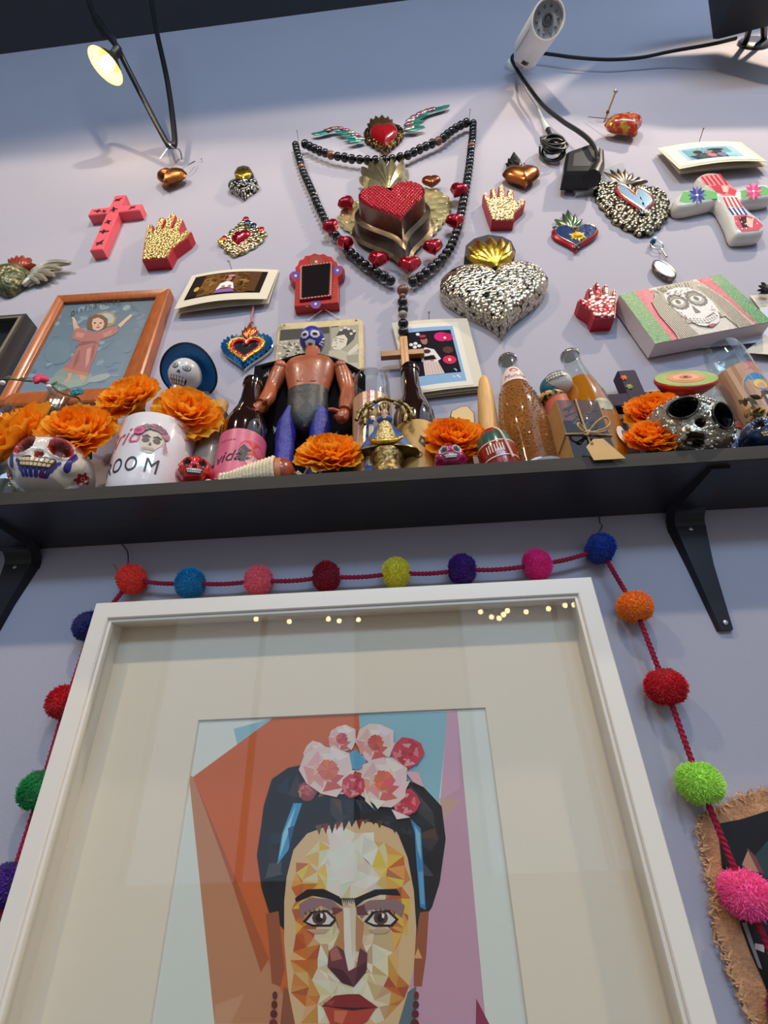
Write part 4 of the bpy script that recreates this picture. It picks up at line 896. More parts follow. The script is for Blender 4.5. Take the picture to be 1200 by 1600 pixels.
for k, tip in enumerate(((1184, 452), (1186, 445), (1190, 440), (1187, 457))):
    b = fr.q(1206, 456, .006); t = fr.q(*tip, .006); d = Vector(t) - Vector(b); part('metal_leaf', MB().dome(leaf(b[0], b[1], d.length, d.length * .2, math.atan2(d.y, d.x), 6, .8), .004, .003, 3, base=.002), mat('black_iron'), r)
# --- ceramic cross
fr = wallfr(1135, 325); z1 = .030; r = thing('ceramic_cross', 'white ceramic cross painted with stripes, hearts and flowers on green arms', 'cross', fr)
o = fr.qs(q3([(905, 735), (945, 718), (1000, 722), (1022, 740), (1050, 775), (1075, 782), (1180, 765), (1225, 785), (1222, 815), (1130, 828), (1095, 838), (1130, 880), (1180, 920), (1190, 955), (1165, 970), (1080, 975), (1055, 960), (1040, 920), (1015, 870), (990, 835), (960, 838), (860, 858), (815, 850), (815, 820), (850, 790), (930, 780), (920, 760)]), z1)
o = [(p[0], p[1]) for p in smoothp([(x, y, 0) for x, y in o], 4, True)]
mb = MB(); oo = ccw(o)
mb.rings([[(x, y, z) for x, y in inset(oo, d)] for z, d in ((.001, .004), (.006, .0), (z1 - .012, -.001), (z1 - .004, .002), (z1, .006))])
part('cross_body', mb, mat('glazed_white', (222, 218, 208), rough=.15, coat=.6), r, 50)
P = Paint(fr, z1 + .0003); Y = lambda pts, c_: P.a(q3(pts), c_)
Y([(845, 800), (930, 790), (985, 800), (990, 828), (950, 830), (860, 845), (830, 838)], (110, 176, 110)); Y([(1085, 795), (1180, 775), (1212, 790), (1210, 808), (1120, 822), (1090, 826)], (110, 176, 110))
Y([(915, 738), (950, 724), (1000, 728), (1030, 760), (1070, 790), (1065, 815), (1010, 815), (975, 790), (935, 765)], (216, 140, 140))
for k in range(5): Y([(920 + 18 * k, 738 - 3 * k), (928 + 18 * k, 735 - 3 * k), (956 + 20 * k, 770), (946 + 20 * k, 772)], (190, 44, 70))
Y([(960, 775), (1000, 770), (1030, 790), (1020, 812), (985, 800)], (196, 60, 80)); Y([(1040, 780), (1070, 795), (1060, 815), (1030, 806)], (206, 70, 90)); Y([(1005, 775), (1030, 775), (1035, 800), (1015, 800)], (226, 190, 170))
for k in range(7): Y([(1012 + 8 * k, 822), (1020 + 8 * k, 821), (1040 + 9 * k, 862), (1031 + 9 * k, 864)], (206, 60, 76) if k % 2 == 0 else (236, 224, 214))
for k in range(7): Y([(1032 + 9 * k, 866), (1040 + 9 * k, 865), (1062 + 9 * k, 895), (1053 + 9 * k, 896)], (60, 70, 136) if k % 2 == 0 else (226, 220, 220))
Y([(1058, 900), (1100, 893), (1150, 910), (1180, 940), (1160, 960), (1090, 966), (1065, 935)], (206, 92, 110)); Y([(1075, 905), (1110, 900), (1120, 945), (1095, 950)], (60, 40, 44)); Y([(1110, 905), (1140, 915), (1135, 950), (1112, 940)], (226, 190, 170))
for k in range(22): P.a(ell(*q3([(rc.uniform(1065, 1165), rc.uniform(905, 955))])[0], 1.2, 1, 6), rc.choice(((236, 200, 200), (190, 40, 70), (240, 230, 220))))
for cx_, cy_, col_, cc in ((905, 812, (52, 60, 130), (226, 226, 230)), (1140, 796, (206, 70, 120), (240, 220, 160))):
    for k in range(12): P.a(leaf(*q3([(cx_, cy_)])[0], 14.5, 4.5, k * PI / 6, 5, .9), col_ if k % 3 else tuple(min(255, v + 50) for v in col_))
    P.a(ell(*q3([(cx_, cy_)])[0], 2.4, 1.8, 10), cc)
part('painted_pattern', P.mb, MATTP, r, False)
# ================================================================== large framed portrait below the shelf
fr = wallfr(540, 1250); FZ = 0.045
r = thing('framed_portrait', 'large white box framed print of a woman with roses in her hair, under the shelf', 'picture', fr)
a, b = fr.p(150, 940, FZ), fr.p(925, 903, FZ); ytop = (a.y + b.y) / 2; x0, x1 = a.x, b.x; H_ = 0.92
out = [(x0, ytop - H_), (x1, ytop - H_), (x1, ytop), (x0, ytop)]
bw = fr.p(904, 930, FZ); bwid = x1 - bw.x
WF = mat('white_frame_lacquer', (232, 222, 208), rough=.35, coat=.15)
inn = inset(out, bwid)
def bars(o, i_, z0, z1, name, m, bev=.0015):
    for k in range(4):
        j = (k + 1) % 4; p, q_, s_, t = o[k], o[j], i_[j], i_[k]
        f = lambda P_, Q_: (P_[0] + (Q_[0] - P_[0]) * .06, P_[1] + (Q_[1] - P_[1]) * .06)
        part(name, MB().rings([[(*P_, z0), (*P_, z1 - bev), (*f(P_, Q_), z1), (*f(Q_, P_), z1), (*Q_, z1 - bev), (*Q_, z0)] for P_, Q_ in ((p, t), (q_, s_))]), m, r, False)
bars(out, inn, .002, FZ, 'frame_side', WF)
lip = inset(inn, .004); bars(inset(inn, -.0002), lip, .034, FZ - .004, 'inner_lip', WF, .0005)
part('backing_board', MB().box(((x0 + x1) / 2, ytop - H_ / 2, .002), (x1 - x0 - .02, H_ - .02, .002)), mat('backing_paper', (230, 224, 212), rough=.8), r, False)
p0_, p1_, p2_, p3_ = fr.q(310, 1123, .006), fr.q(762, 1107, .006), fr.q(232, 1600, .006), fr.q(822, 1600, .006)
oy = (p0_[1] + p1_[1]) / 2; ox0, ox1 = (p0_[0] + p2_[0]) / 2, (p1_[0] + p3_[0]) / 2; ob_ = oy - .47
win = [(ox0, ob_), (ox1, ob_), (ox1, oy), (ox0, oy)]; mo = inset(out, bwid - .003)
MATB = mat('mount_board', (236, 216, 192), rough=.8, bump=.03, bscale=500)
mb = MB(); mb.rings([[(x, y, .006) for x, y in ccw(mo)], [(x, y, .006) for x, y in ccw(win)], [(x, y, .004) for x, y in inset(win, .0012)]], True, False, False)
part('mount', mb, MATB, r, False)
part('glass', MB().box(((x0 + x1) / 2, ytop - H_ / 2, .037), (x1 - x0 - 2 * bwid + .002, H_ - 2 * bwid + .002, .0012)), glassmat('picture_glass', (250, 252, 252), refl=.5), r, False)
S_ = lambda x, y: (280 + .425 * x, 1090 + .425 * y)
P = Paint(fr, .0034, xf=S_); rc = random.Random(21)
P.a([(-40, 60), (1160, 30), (1300, 1260), (-160, 1260)], (224, 220, 206))
jit = lambda c, k: tuple(max(0, min(255, v + rc.randint(-k, k))) for v in c)
P.a([(200, 115), (350, 74), (400, 140), (225, 220)], (150, 188, 194))
P.a([(350, 72), (662, 62), (720, 560), (700, 1200), (420, 1200), (50, 292)], (212, 100, 44))
P.a([(35, 283), (52, 292), (345, 1010), (430, 1200), (130, 1200)], (198, 132, 92)); P.a([(132, 1130), (240, 1090), (190, 1200), (130, 1200)], (206, 148, 110)); P.a([(52, 292), (330, 960), (300, 1010), (200, 700)], (180, 88, 48))
P.a([(660, 62), (988, 52), (955, 380), (990, 500), (700, 640)], (144, 184, 192)); P.a([(985, 52), (1022, 48), (1130, 1230), (830, 1230), (880, 700), (960, 400)], (202, 152, 168)); P.a([(985, 52), (1022, 48), (1032, 330), (960, 380)], (212, 160, 178))
P.a([(955, 370), (1035, 375), (975, 450)], (206, 160, 140)); P.a([(1092, 1105), (1150, 1220), (1090, 1220)], (150, 50, 80))
def facets(poly, cell, cf):
    xs = [p[0] for p in poly]; ys = [p[1] for p in poly]; nx = int((max(xs) - min(xs)) / cell) + 2; ny = int((max(ys) - min(ys)) / cell) + 2
    G = {(i, j): (min(xs) + (i - .3) * cell + rc.uniform(-.4, .4) * cell, min(ys) + (j - .3) * cell + rc.uniform(-.4, .4) * cell) for i in range(-1, nx + 1) for j in range(-1, ny + 1)}
    z = P.z
    for i in range(-1, nx):
        for j in range(-1, ny):
            q_ = [G[i, j], G[i + 1, j], G[i + 1, j + 1], G[i, j + 1]]
            for t in (((q_[0], q_[1], q_[2]), (q_[0], q_[2], q_[3])) if rc.random() < .5 else ((q_[0], q_[1], q_[3]), (q_[1], q_[2], q_[3]))):
                cx_, cy_ = sum(p[0] for p in t) / 3, sum(p[1] for p in t) / 3
                if inpoly(cx_, cy_, poly) and sum(inpoly(*p, poly) for p in t) > 2: P.a(t, cf(cx_, cy_), z); P.z = z
    P.z = z + P.dz
HB = (30, 24, 26)
hairL = [(310, 400), (340, 300), (400, 258), (460, 245), (520, 330), (500, 420), (430, 500), (400, 650), (390, 860), (330, 790), (302, 700), (285, 580), (300, 480)]
hairR = [(700, 350), (830, 300), (900, 330), (965, 400), (980, 520), (958, 680), (930, 770), (890, 830), (868, 900), (850, 650), (820, 540), (740, 460)]
hairT = [(400, 480), (440, 390), (560, 350), (700, 345), (850, 420), (880, 560), (872, 760), (840, 590), (800, 490), (720, 460), (640, 450), (550, 470), (470, 500), (420, 560), (395, 660), (372, 640)]
hc = lambda x, y: jit(rc.choice(((26, 22, 26), (36, 32, 36), (56, 50, 52), (30, 40, 54), (84, 62, 40), (20, 18, 20), (70, 66, 68))), 5)
for h_ in (hairL, hairR): P.a(h_, HB); facets(h_, 62, hc)
for e_ in ([(318, 795), (365, 785), (388, 1000), (372, 1062), (340, 1050), (330, 900)], [(885, 790), (918, 785), (908, 950), (892, 1062), (862, 1062), (864, 930)]):
    P.a(e_, (160, 84, 52)); facets(e_, 36, lambda x, y: jit(rc.choice(((206, 112, 50), (150, 70, 46), (222, 160, 110), (120, 56, 44))), 12))
P.a([(385, 1060), (430, 1100), (450, 1220), (370, 1220)], (150, 84, 54)); P.a([(830, 1090), (872, 1060), (868, 1220), (800, 1220)], (96, 112, 116))
face = [(420, 560), (470, 500), (550, 470), (640, 450), (720, 460), (800, 490), (842, 590), (862, 700), (872, 850), (862, 1000), (836, 1100), (800, 1220), (430, 1220), (402, 1080), (386, 900), (386, 750), (396, 650)]
P.a(face, (222, 180, 130))
def fc(x, y):
    d = abs(x - 630) / 230
    if y < 720:
        if d < .42: c = rc.choice(((228, 214, 196), (222, 206, 186), (232, 220, 204)))
        elif d < .62: c = rc.choice(((226, 196, 120), (222, 204, 160), (230, 186, 70), (222, 176, 96)))
        else: c = rc.choice(((214, 130, 56), (204, 108, 44), (226, 160, 70), (222, 190, 80), (190, 110, 70)))
    elif y < 900: c = rc.choice(((226, 200, 160), (214, 176, 130), (222, 190, 150))) if d < .6 else rc.choice(((206, 112, 44), (222, 150, 66), (190, 90, 44), (226, 176, 70)))
    else: c = rc.choice(((228, 206, 170), (220, 192, 150), (206, 164, 118), (232, 214, 186))) if d < .55 else rc.choice(((204, 104, 40), (214, 140, 70), (180, 84, 44), (222, 170, 110), (206, 120, 50)))
    return jit(c, 8)
facets(face, 44, fc)
facets([(520, 530), (620, 470), (720, 520), (730, 620), (690, 700), (560, 700), (525, 620)], 58, lambda x, y: jit((228, 214, 198), 5))
P.a(hairT, HB); facets(hairT, 46, hc)
for k in range(14):
    x = 500 + 25 * k; P.a([(x, 470 - 20 * sin(PI * k / 13)), (x + 26, 466 - 20 * sin(PI * k / 13)), (x + 10 + rc.randint(-8, 8), 500 + rc.randint(-10, 14) - 26 * sin(PI * k / 13))], rc.choice(((34, 28, 28), (80, 56, 34), (110, 80, 50), (120, 40, 40))))
P.a([(420, 388), (452, 388), (424, 470), (402, 560), (360, 615), (378, 500)], (70, 150, 190)); P.a([(430, 395), (400, 500), (366, 600), (382, 500)], (150, 200, 216)); P.a([(400, 480), (424, 470), (405, 550)], (36, 86, 130))
P.a([(850, 445), (888, 482), (897, 620), (906, 780), (886, 770), (872, 600), (866, 500)], (64, 130, 176)); P.a([(866, 470), (886, 500), (890, 600), (876, 560)], (130, 184, 206)); P.a([(880, 640), (896, 640), (902, 760), (888, 760)], (100, 160, 196))
for pts, c in (([(440, 760), (480, 735), (560, 742), (600, 780), (596, 800), (540, 775), (480, 785), (445, 815)], (150, 110, 112)), ([(650, 775), (700, 745), (800, 740), (830, 765), (820, 810), (780, 780), (700, 780), (670, 815)], (146, 110, 108)),
               ([(470, 800), (520, 765), (560, 785), (575, 800)], (206, 170, 110)), ([(560, 770), (600, 775), (600, 830), (585, 850)], (120, 60, 60)), ([(650, 770), (680, 760), (690, 800), (655, 800)], (110, 56, 60)),
               ([(425, 738), (470, 705), (530, 703), (590, 732), (602, 768), (560, 742), (490, 728), (430, 752)], (26, 20, 22)), ([(646, 738), (720, 705), (800, 703), (815, 728), (740, 724), (680, 745), (648, 770)], (26, 20, 22))): P.a(pts, c)
for k in range(9): P.a([(592 + 7 * k, 738), (598 + 7 * k, 736), (600 + 7 * k, 768 - rc.randint(0, 10))], (40, 28, 28))
for ex, sg in ((515, 1), (741, -1)):
    P.a([(ex - 62, 824), (ex - 30, 786), (ex + 28, 780), (ex + 66, 815), (ex + 44, 842), (ex - 26, 842)], (40, 26, 26)); P.a([(ex - 48, 824), (ex - 22, 794), (ex + 26, 790), (ex + 54, 816), (ex + 36, 834), (ex - 24, 834)], (222, 208, 198))
    P.a(ell(ex, 810, 27, 26, 10), (96, 56, 46)); P.a(ell(ex, 811, 15, 16, 8), (22, 16, 18)); P.a([(ex + 4, 792), (ex + 14, 796), (ex + 12, 812), (ex + 4, 808)], (236, 230, 224))
    for k in range(7): P.a([(ex - 50 + 16 * k, 798 - 10 * sin(PI * k / 6)), (ex - 44 + 16 * k, 798 - 10 * sin(PI * k / 6)), (ex - 56 + 18 * k, 784 - 14 * sin(PI * k / 6))], (30, 22, 24))
    P.a([(ex - 50, 852), (ex + 40, 850), (ex + 20, 866), (ex - 20, 868)], (196, 160, 126))
P.a([(572, 800), (606, 780), (606, 930), (560, 930), (590, 860)], (196, 130, 76)); P.a([(650, 800), (680, 830), (672, 900), (690, 940), (650, 930)], (190, 130, 84))
P.a([(604, 772), (650, 772), (648, 900), (640, 1004), (612, 1004), (606, 880)], (232, 216, 196)); P.a([(626, 772), (650, 772), (648, 900), (636, 960)], (222, 196, 170))
P.a([(550, 930), (545, 990), (600, 1050), (642, 1064), (690, 1000), (692, 940), (664, 920), (652, 990), (622, 1006), (606, 930), (580, 912)], (112, 52, 62)); P.a([(545, 990), (600, 1000), (625, 1030), (640, 1062), (600, 1050)], (76, 30, 40)); P.a([(655, 990), (690, 970), (686, 1010), (645, 1060)], (86, 36, 46)); P.a([(552, 930), (580, 915), (600, 960), (560, 970)], (176, 100, 84))
P.a([(522, 1136), (570, 1096), (620, 1090), (662, 1090), (732, 1140), (640, 1146), (600, 1142)], (140, 36, 38)); P.a([(530, 1140), (600, 1143), (640, 1147), (722, 1142), (690, 1192), (640, 1220), (560, 1210)], (186, 64, 46)); P.a([(570, 1150), (620, 1152), (600, 1200), (570, 1190)], (214, 110, 76)); P.a([(530, 1122), (575, 1110), (560, 1134)], (176, 60, 50)); P.a([(522, 1134), (640, 1140), (732, 1139), (640, 1151)], (60, 20, 26))
for bx in (352, 872):
    for k in range(4): P.a(ell(bx - 2 * k, 1095 + 34 * k, 10 + 2 * k, 16, 7), jit((110, 40, 36), 14))
def rose(cx_, cy_, rr, pal, core):
    P.a([(cx_ + rr * rc.uniform(.85, 1.12) * cos(t * PI / 5), cy_ + rr * rc.uniform(.8, 1.1) * sin(t * PI / 5)) for t in range(10)], pal[0])
    for k in range(16):
        t = k * 2.4; q_ = rr * (1 - k / 22)
        P.a([(cx_ + q_ * cos(t) * 1.02, cy_ + q_ * sin(t)), (cx_ + q_ * cos(t + .9), cy_ + q_ * sin(t + .9)), (cx_ + q_ * .3 * cos(t + .5), cy_ + q_ * .3 * sin(t + .5))], jit(pal[k % len(pal)], 8))
    P.a([(cx_ + rr * .42 * rc.uniform(.8, 1.1) * cos(t * PI / 3), cy_ + rr * .42 * rc.uniform(.8, 1.1) * sin(t * PI / 3)) for t in range(6)], core)
    for k in range(6): P.a([(cx_ + rr * .4 * cos(k), cy_ + rr * .4 * sin(k)), (cx_ + rr * .4 * cos(k + .8), cy_ + rr * .4 * sin(k + .8)), (cx_, cy_)], jit(core, 22))
PK = ((232, 200, 188), (226, 150, 140), (236, 216, 206), (214, 96, 92), (230, 176, 166)); RD = ((206, 60, 76), (226, 120, 120), (190, 44, 60), (222, 150, 150))
rose(505, 205, 46, PK, (210, 90, 80)); rose(690, 245, 44, PK, (216, 90, 84)); rose(800, 262, 46, RD, (206, 60, 76)); rose(590, 318, 40, PK, (214, 92, 84)); P.a([(610, 215), (650, 190), (690, 235), (660, 265), (620, 260)], (96, 160, 190)); rose(470, 345, 36, ((150, 60, 66), (206, 120, 110), (176, 84, 84)), (190, 90, 84)); rose(598, 150, 56, PK, (206, 80, 70)); rose(722, 165, 76, PK, (214, 84, 76)); rose(838, 205, 58, RD, (200, 44, 60)); rose(548, 265, 98, PK, (216, 104, 80)); rose(832, 385, 52, RD, (196, 50, 66)); rose(752, 305, 96, PK, (220, 100, 90)); rose(640, 325, 44, RD, (196, 56, 66))
P.a([(830, 270), (880, 275), (900, 330), (860, 310)], (230, 170, 176)); P.a([(700, 370), (760, 380), (730, 410)], (236, 222, 206)); P.a([(780, 410), (850, 440), (800, 448)], (236, 210, 200)); P.a([(680, 330), (700, 380), (716, 410), (684, 380)], (230, 216, 196))
# lower part of the sheet, below the lips
yl = fr.q(*S_(640, 1212), .0034)[1]; LX = lambda x: fr.q(*S_(x, 1212), .0034)[0]; yb_ = ob_ + .002; hgt_ = yl - yb_
Q = Paint(fr, .00318, False)
Q.a([(ox0, yl + .004), (ox1, yl + .004), (ox1, yb_), (ox0, yb_)], (224, 220, 206)); Q.a([(LX(130), yl + .004), (LX(430), yl + .004), (LX(430), yb_), (LX(190), yb_)], (198, 132, 92)); Q.a([(LX(430), yl + .004), (LX(830), yl + .004), (LX(900), yb_), (LX(430), yb_)], (206, 100, 50)); Q.a([(LX(820), yl + .004), (LX(1130), yl + .004), (LX(1200), yb_), (LX(840), yb_)], (202, 152, 168))
xa, xb, xm = LX(430), LX(800), LX(620)
Q.a([(xa - .01, yb_), (xa - .05, yb_ + hgt_ * .18), (xa + .01, yl - .095), (xb - .01, yl - .095), (xb + .05, yb_ + hgt_ * .18), (xb + .02, yb_)], (170, 44, 60)); Q.a([(xa + .01, yl - .02), (xa + .012, yl - .10), (xm, yl - .13), (xb - .012, yl - .10), (xb - .01, yl - .02)], (206, 140, 92))
Q.a([(xa, yl + .003), (xa + .008, yl - .025), (xm - .03, yl - .062), (xm + .03, yl - .062), (xb - .008, yl - .025), (xb, yl + .003)], (222, 180, 130)); Q.a([(LX(560), yl + .003), (LX(590), yl - .012), (LX(660), yl - .012), (LX(690), yl + .003)], (190, 70, 50))
for k in range(9): Q.a([(xm - .06 + .0135 * k, yl - .10 - .02 * sin(PI * k / 8)), (xm - .05 + .0135 * k, yl - .10 - .02 * sin(PI * k / 8)), (xm - .055 + .0135 * k, yl - .115 - .02 * sin(PI * k / 8))], (96, 30, 36))
part('print_lower', Q.mb, mat('poster_ink', vcol=True, rough=.5), r, False)
part('print', P.mb, mat('poster_ink', vcol=True, rough=.5), r, False)
# ================================================================== lamp, security camera, loudspeaker, garland, hessian picture
BULBM = mat('glowing_bulb', (255, 220, 150), emit=(255, 214, 130), estr=5.0)
ENAM = mat('shade_enamel', (226, 196, 140), rough=.4)
SHADEM = mat('dark_shade', (60, 58, 56), rough=.4, metal=.5)
def shade_lamp(r, c, nrm, rad, power):
    q_ = Vector(nrm).normalized().to_track_quat('Z', 'Y').to_matrix().to_4x4(); q_.translation = c
    part('shade', MB().lathe([(rad * .22, -rad * .95), (rad * .3, -rad * .8), (rad * .62, -rad * .45), (rad, 0), (rad * .985, .0005)], 36, q_, cap=False), SHADEM, r, 40)
    part('shade_lining', MB().lathe([(rad * .05, -rad * .82), (rad * .28, -rad * .77), (rad * .6, -rad * .43), (rad * .98, .0004)], 36, q_, cap=False), ENAM, r, 40)
    part('lamp_socket', MB().lathe([(rad * .16, -rad * 1.5), (rad * .24, -rad * 1.45), (rad * .24, -rad * .9), (rad * .2, -rad * .8)], 20, q_), CABLE, r, 40)
    part('bulb', MB().lathe([(rad * .14, -rad * .8), (rad * .2, -rad * .65), (rad * .36, -rad * .38), (rad * .36, -rad * .2), (rad * .2, -rad * .04), (0, 0)], 20, q_), BULBM, r)
    l = point_light('string_lamp_light', tuple(Vector(c) + Vector(nrm).normalized() * rad * .18), power, (1.0, .78, .5), rad * .2); return q_
LC = atY(165, 103, -.2)
r = thing('string_light', 'glowing lamp with metal shade on black cable hooked to the wall', 'lamp', Matrix.Identity(4))
qm = shade_lamp(r, LC, (-.33, .19, -.71), .047, .35)
sock = qm @ Vector((0, 0, -.07)); hk = atY(266, 226, -.045)
part('cable', MB().tube(smoothp([atY(128, -40, -.26), atY(140, 5, -.24), atY(152, 32, -.225), sock], 8), .008, 10), CABLE, r)
part('cable_sleeve', MB().tube([atY(152, 32, -.225), atY(164, 52, -.215)], .014, 12), CABLE, r)
part('hanging_loop', MB().tube(smoothp([atY(168, 66, -.2), atY(176, 57, -.21), atY(182, 66, -.21), atY(178, 78, -.2)], 6), .0025, 6), STEEL, r)
part('cable', MB().tube(smoothp([sock, atY(190, 88, -.19), atY(228, 162, -.11), atY(260, 222, -.05), hk, atY(273, 218, -.05), atY(262, 130, -.10), atY(243, 40, -.16), atY(230, -40, -.2)], 8), .008, 10), CABLE, r)
fr = wallfr(284, 250); r = thing('wall_hook', 'screw hook holding the black lamp cable above the copper heart', 'hook', fr)
hl = fr.l(hk); part('hook_wire', MB().tube(smoothp([(0, 0, -.004), (0, .012, .02), tuple(hl + Vector((.012, -.02, 0))), tuple(hl + Vector((0, -.012, .008))), tuple(hl + Vector((-.012, .012, 0)))], 6), .0024, 6), STEEL, r)
part('wire_tail', MB().tube([tuple(hl), tuple(fr.p(250, 248, .035))], .0012, 5), STEEL, r)
# --- security camera
B0 = atY(813, 104, 0); Rr = atY(822, 82, -.075); Fc = atY(857, 29, -.2)
r = thing('security_camera', 'white bullet security camera on a round wall base', 'camera', Matrix.Identity(4))
d = (Fc - Rr).normalized(); q_ = d.to_track_quat('Z', 'Y').to_matrix().to_4x4(); q_.translation = Rr; L_ = (Fc - Rr).length; R_ = .045
part('housing', MB().lathe([(R_ * .5, -.004), (R_ * .82, 0), (R_ * .9, .012), (R_, .03), (R_, L_ - .004), (R_ * .97, L_), (R_ * .9, L_), (R_ * .88, L_ - .012)], 40, q_, cap=False), WHT, r, 40)
part('rear_cap', MB().lathe([(0, -.004), (R_ * .5, -.004)], 24, q_), WHT, r)
part('face_plate', MB().lathe([(R_ * .89, L_ - .010), (R_ * .4, L_ - .009), (0, L_ - .009)], 36, q_), mat('camera_face', (150, 156, 164), rough=.2), r)
part('lens', MB().lathe([(R_ * .34, L_ - .009), (R_ * .30, L_ - .004), (R_ * .22, L_ - .004), (R_ * .2, L_ - .007), (0, L_ - .005)], 28, q_), mat('lens_glass', (70, 74, 84), rough=.08, coat=1), r)
for k in range(10): part('infrared_led', MB().ball(tuple(q_ @ Vector((R_ * .63 * cos(k * PI / 5), R_ * .63 * sin(k * PI / 5), L_ - .009))), .004, 8, 5), mat('led_grey', (96, 100, 108), rough=.15), r)
tocam = (CAM - Rr); tocam = (tocam - d * tocam.dot(d)).normalized(); sd = d.cross(tocam)
def onbody(ang, z, rr=R_): return Rr + d * z + (tocam * cos(ang) + sd * sin(ang)) * rr
mb = MB(); mb.rings([[onbody(a, z, R_ + .0006) for z in (.055, .085)] for a in (.55, .4, .25, .1)], False, False, False); part('black_label', mb, BLK, r, False)
for k in range(4): part('cooling_fin', MB().tube([onbody(a, .012 + .008 * k, R_ * .93 + .001 + .0006 * k) for a in (-.2, 0, .2, .4)], .0022, 6), mat('fin_grey', (170, 170, 168), rough=.5), r)  # cooling fins in a plain light grey
mb = MB(); mb.rings([[onbody(a, z, R_ + .0005) for z in (.07, L_ - .02)] for a in (-.62, -.58)], False, False, False); part('side_marking', mb, mat('grey_print', (110, 110, 112)), r, False)
bz = Matrix.Translation(B0) @ Matrix.Rotation(PI / 2, 4, 'X')
part('wall_base', MB().lathe([(.052, 0), (.052, .008), (.046, .016), (.022, .02), (.018, .04), (.0, .042)], 32, bz), WHT, r, 40)
part('bracket_arm', MB().tube(smoothp([B0 + Vector((0, -.03, 0)), B0 + Vector((.002, -.06, .004)), Rr - d * .012, Rr + d * .004], 5), .017, 14), WHT, r)
part('swivel_ball', MB().ball(tuple(B0 + Vector((0, -.052, 0))), .022, 18, 12), WHT, r)
r = thing('camera_cable', 'black cable looping from the camera down to the power adapter', 'cable', Matrix.Identity(4))
W_ = lambda L_: [atY(x, y, -o) for x, y, o in L_]
part('cord', MB().tube(smoothp(W_([(834, 83, .05), (812, 82, .05), (800, 90, .045), (806, 106, .04), (822, 130, .035), (848, 164, .035), (880, 190, .04), (902, 204, .05), (920, 218, .06), (932, 234, .062), (934, 250, .05), (930, 268, .04)]), 6), .0055, 8), CABLE, r)
r = thing('speaker_cable', 'black cable running along the wall from camera to loudspeaker', 'cable', Matrix.Identity(4))
part('cord', MB().tube(smoothp(W_([(838, 82, .03), (862, 85, .03), (900, 90, .03), (950, 93, .03), (1000, 90, .03), (1050, 80, .04), (1112, 69, .06), (1150, 60, .06)]), 6), .005, 8), CABLE, r)
r = thing('white_lead', 'thin white lead with black plug under the security camera', 'cable', Matrix.Identity(4))
part('lead', MB().tube(smoothp(W_([(812, 112, .01), (822, 140, .02), (840, 168, .02), (850, 190, .02)]), 6), .0028, 6), WHT, r)
part('connector', MB().tube(W_([(848, 186, .02), (856, 203, .02)]), [.005, .008], 10), WHT, r); part('plug', MB().tube(W_([(856, 203, .02), (861, 213, .02)]), .006, 10), CABLE, r)
fr = wallfr(861, 245); r = thing('coiled_cable', 'small bundle of coiled black cable beside the power adapter', 'cable', fr)
rc = random.Random(4)
for k in range(9):
    rr = .026 + rc.uniform(-.006, .008); ph = rc.random() * 6
    part('loop', MB().tube([(rr * cos(t) + rc.uniform(-.001, .001), 1.5 * rr * sin(t), .012 + .003 * k + .006 * sin(t + ph)) for t in [2 * PI * j / 22 for j in range(22)]], .003, 6, loop=True), CABLE, r)
part('tie', MB().tube([(.03 * cos(t), -.01 + .01 * sin(t), .02 + .02 * sin(t)) for t in [2 * PI * j / 14 for j in range(14)]], .003, 6, loop=True), CABLE, r)
# --- adapter on a clear outlet cover
fr = wallfr(925, 275); r = thing('outlet_cover', 'clear plastic outlet cover plate behind the black power adapter', 'outlet', fr)
part('plate', MB().prism(fr.qs(q3([(378, 752), (402, 806), (620, 762), (596, 672)]), .010), .001, .010, .003), mat('frosted_plastic', (186, 186, 190), rough=.2, alpha=.75), r, 30)
fr = wallfr(905, 250); r = thing('power_adapter', 'black plug-in power adapter under the long screw', 'adapter', fr)
o = fr.qs(q3([(362, 630), (470, 592), (500, 612), (486, 680), (470, 716), (350, 718)]), .05)
part('adapter_body', MB().prism(o, .011, .05, .006), BLK, r, 30)
part('cable_boot', MB().tube([tuple(fr.p(*q3([p])[0], .04)) for p in ((494, 640), (490, 700), (468, 745))], [.012, .016, .02], 12), BLK, r)
part('front_label', MB().prism(scaled(o, .6), .05, .0504), mat('label_grey', (40, 42, 46), rough=.5), r, False)
# --- loudspeaker
Pc = atY(1111, 66, -.07)
Msp = Matrix.Translation(Pc) @ Matrix.Rotation(math.radians(-8), 4, 'Z') @ Matrix.Rotation(math.radians(33), 4, 'X')
r = thing('loudspeaker', 'black loudspeaker tilted on a wall mount, cut by the picture corner', 'speaker', Msp)
mb = MB(); mb.rings([[(x, y, z) for x, y in rrect(.15, -.10, w_, d_, .015, 4)] for w_, d_, z in ((.29, .19, 0), (.30, .20, .006), (.30, .20, .40), (.29, .19, .41))])
part('cabinet', mb, mat('speaker_black', (36, 40, 46), rough=.5), r, 40)
part('grille', MB().box((.15, -.204, .2), (.27, .008, .36)), mat('speaker_grille', (28, 32, 38), rough=.6, bump=.4, bscale=600), r, False)
fr = wallfr(1177, 70); r = thing('speaker_mount', 'black round wall plate with two struts under the loudspeaker', 'mount', fr)
part('wall_plate', MB().lathe([(.05, 0), (.05, .006), (.042, .012), (.02, .014), (0, .014)], 32), BLK, r)
tgt = fr.l(Msp @ Vector((.15, .0, .10)))
for sx in (-.03, .03): part('strut', MB().tube([(sx, 0, .01), tuple(tgt + Vector((sx * .2, 0, 0)))], .009, 8), BLK, r)
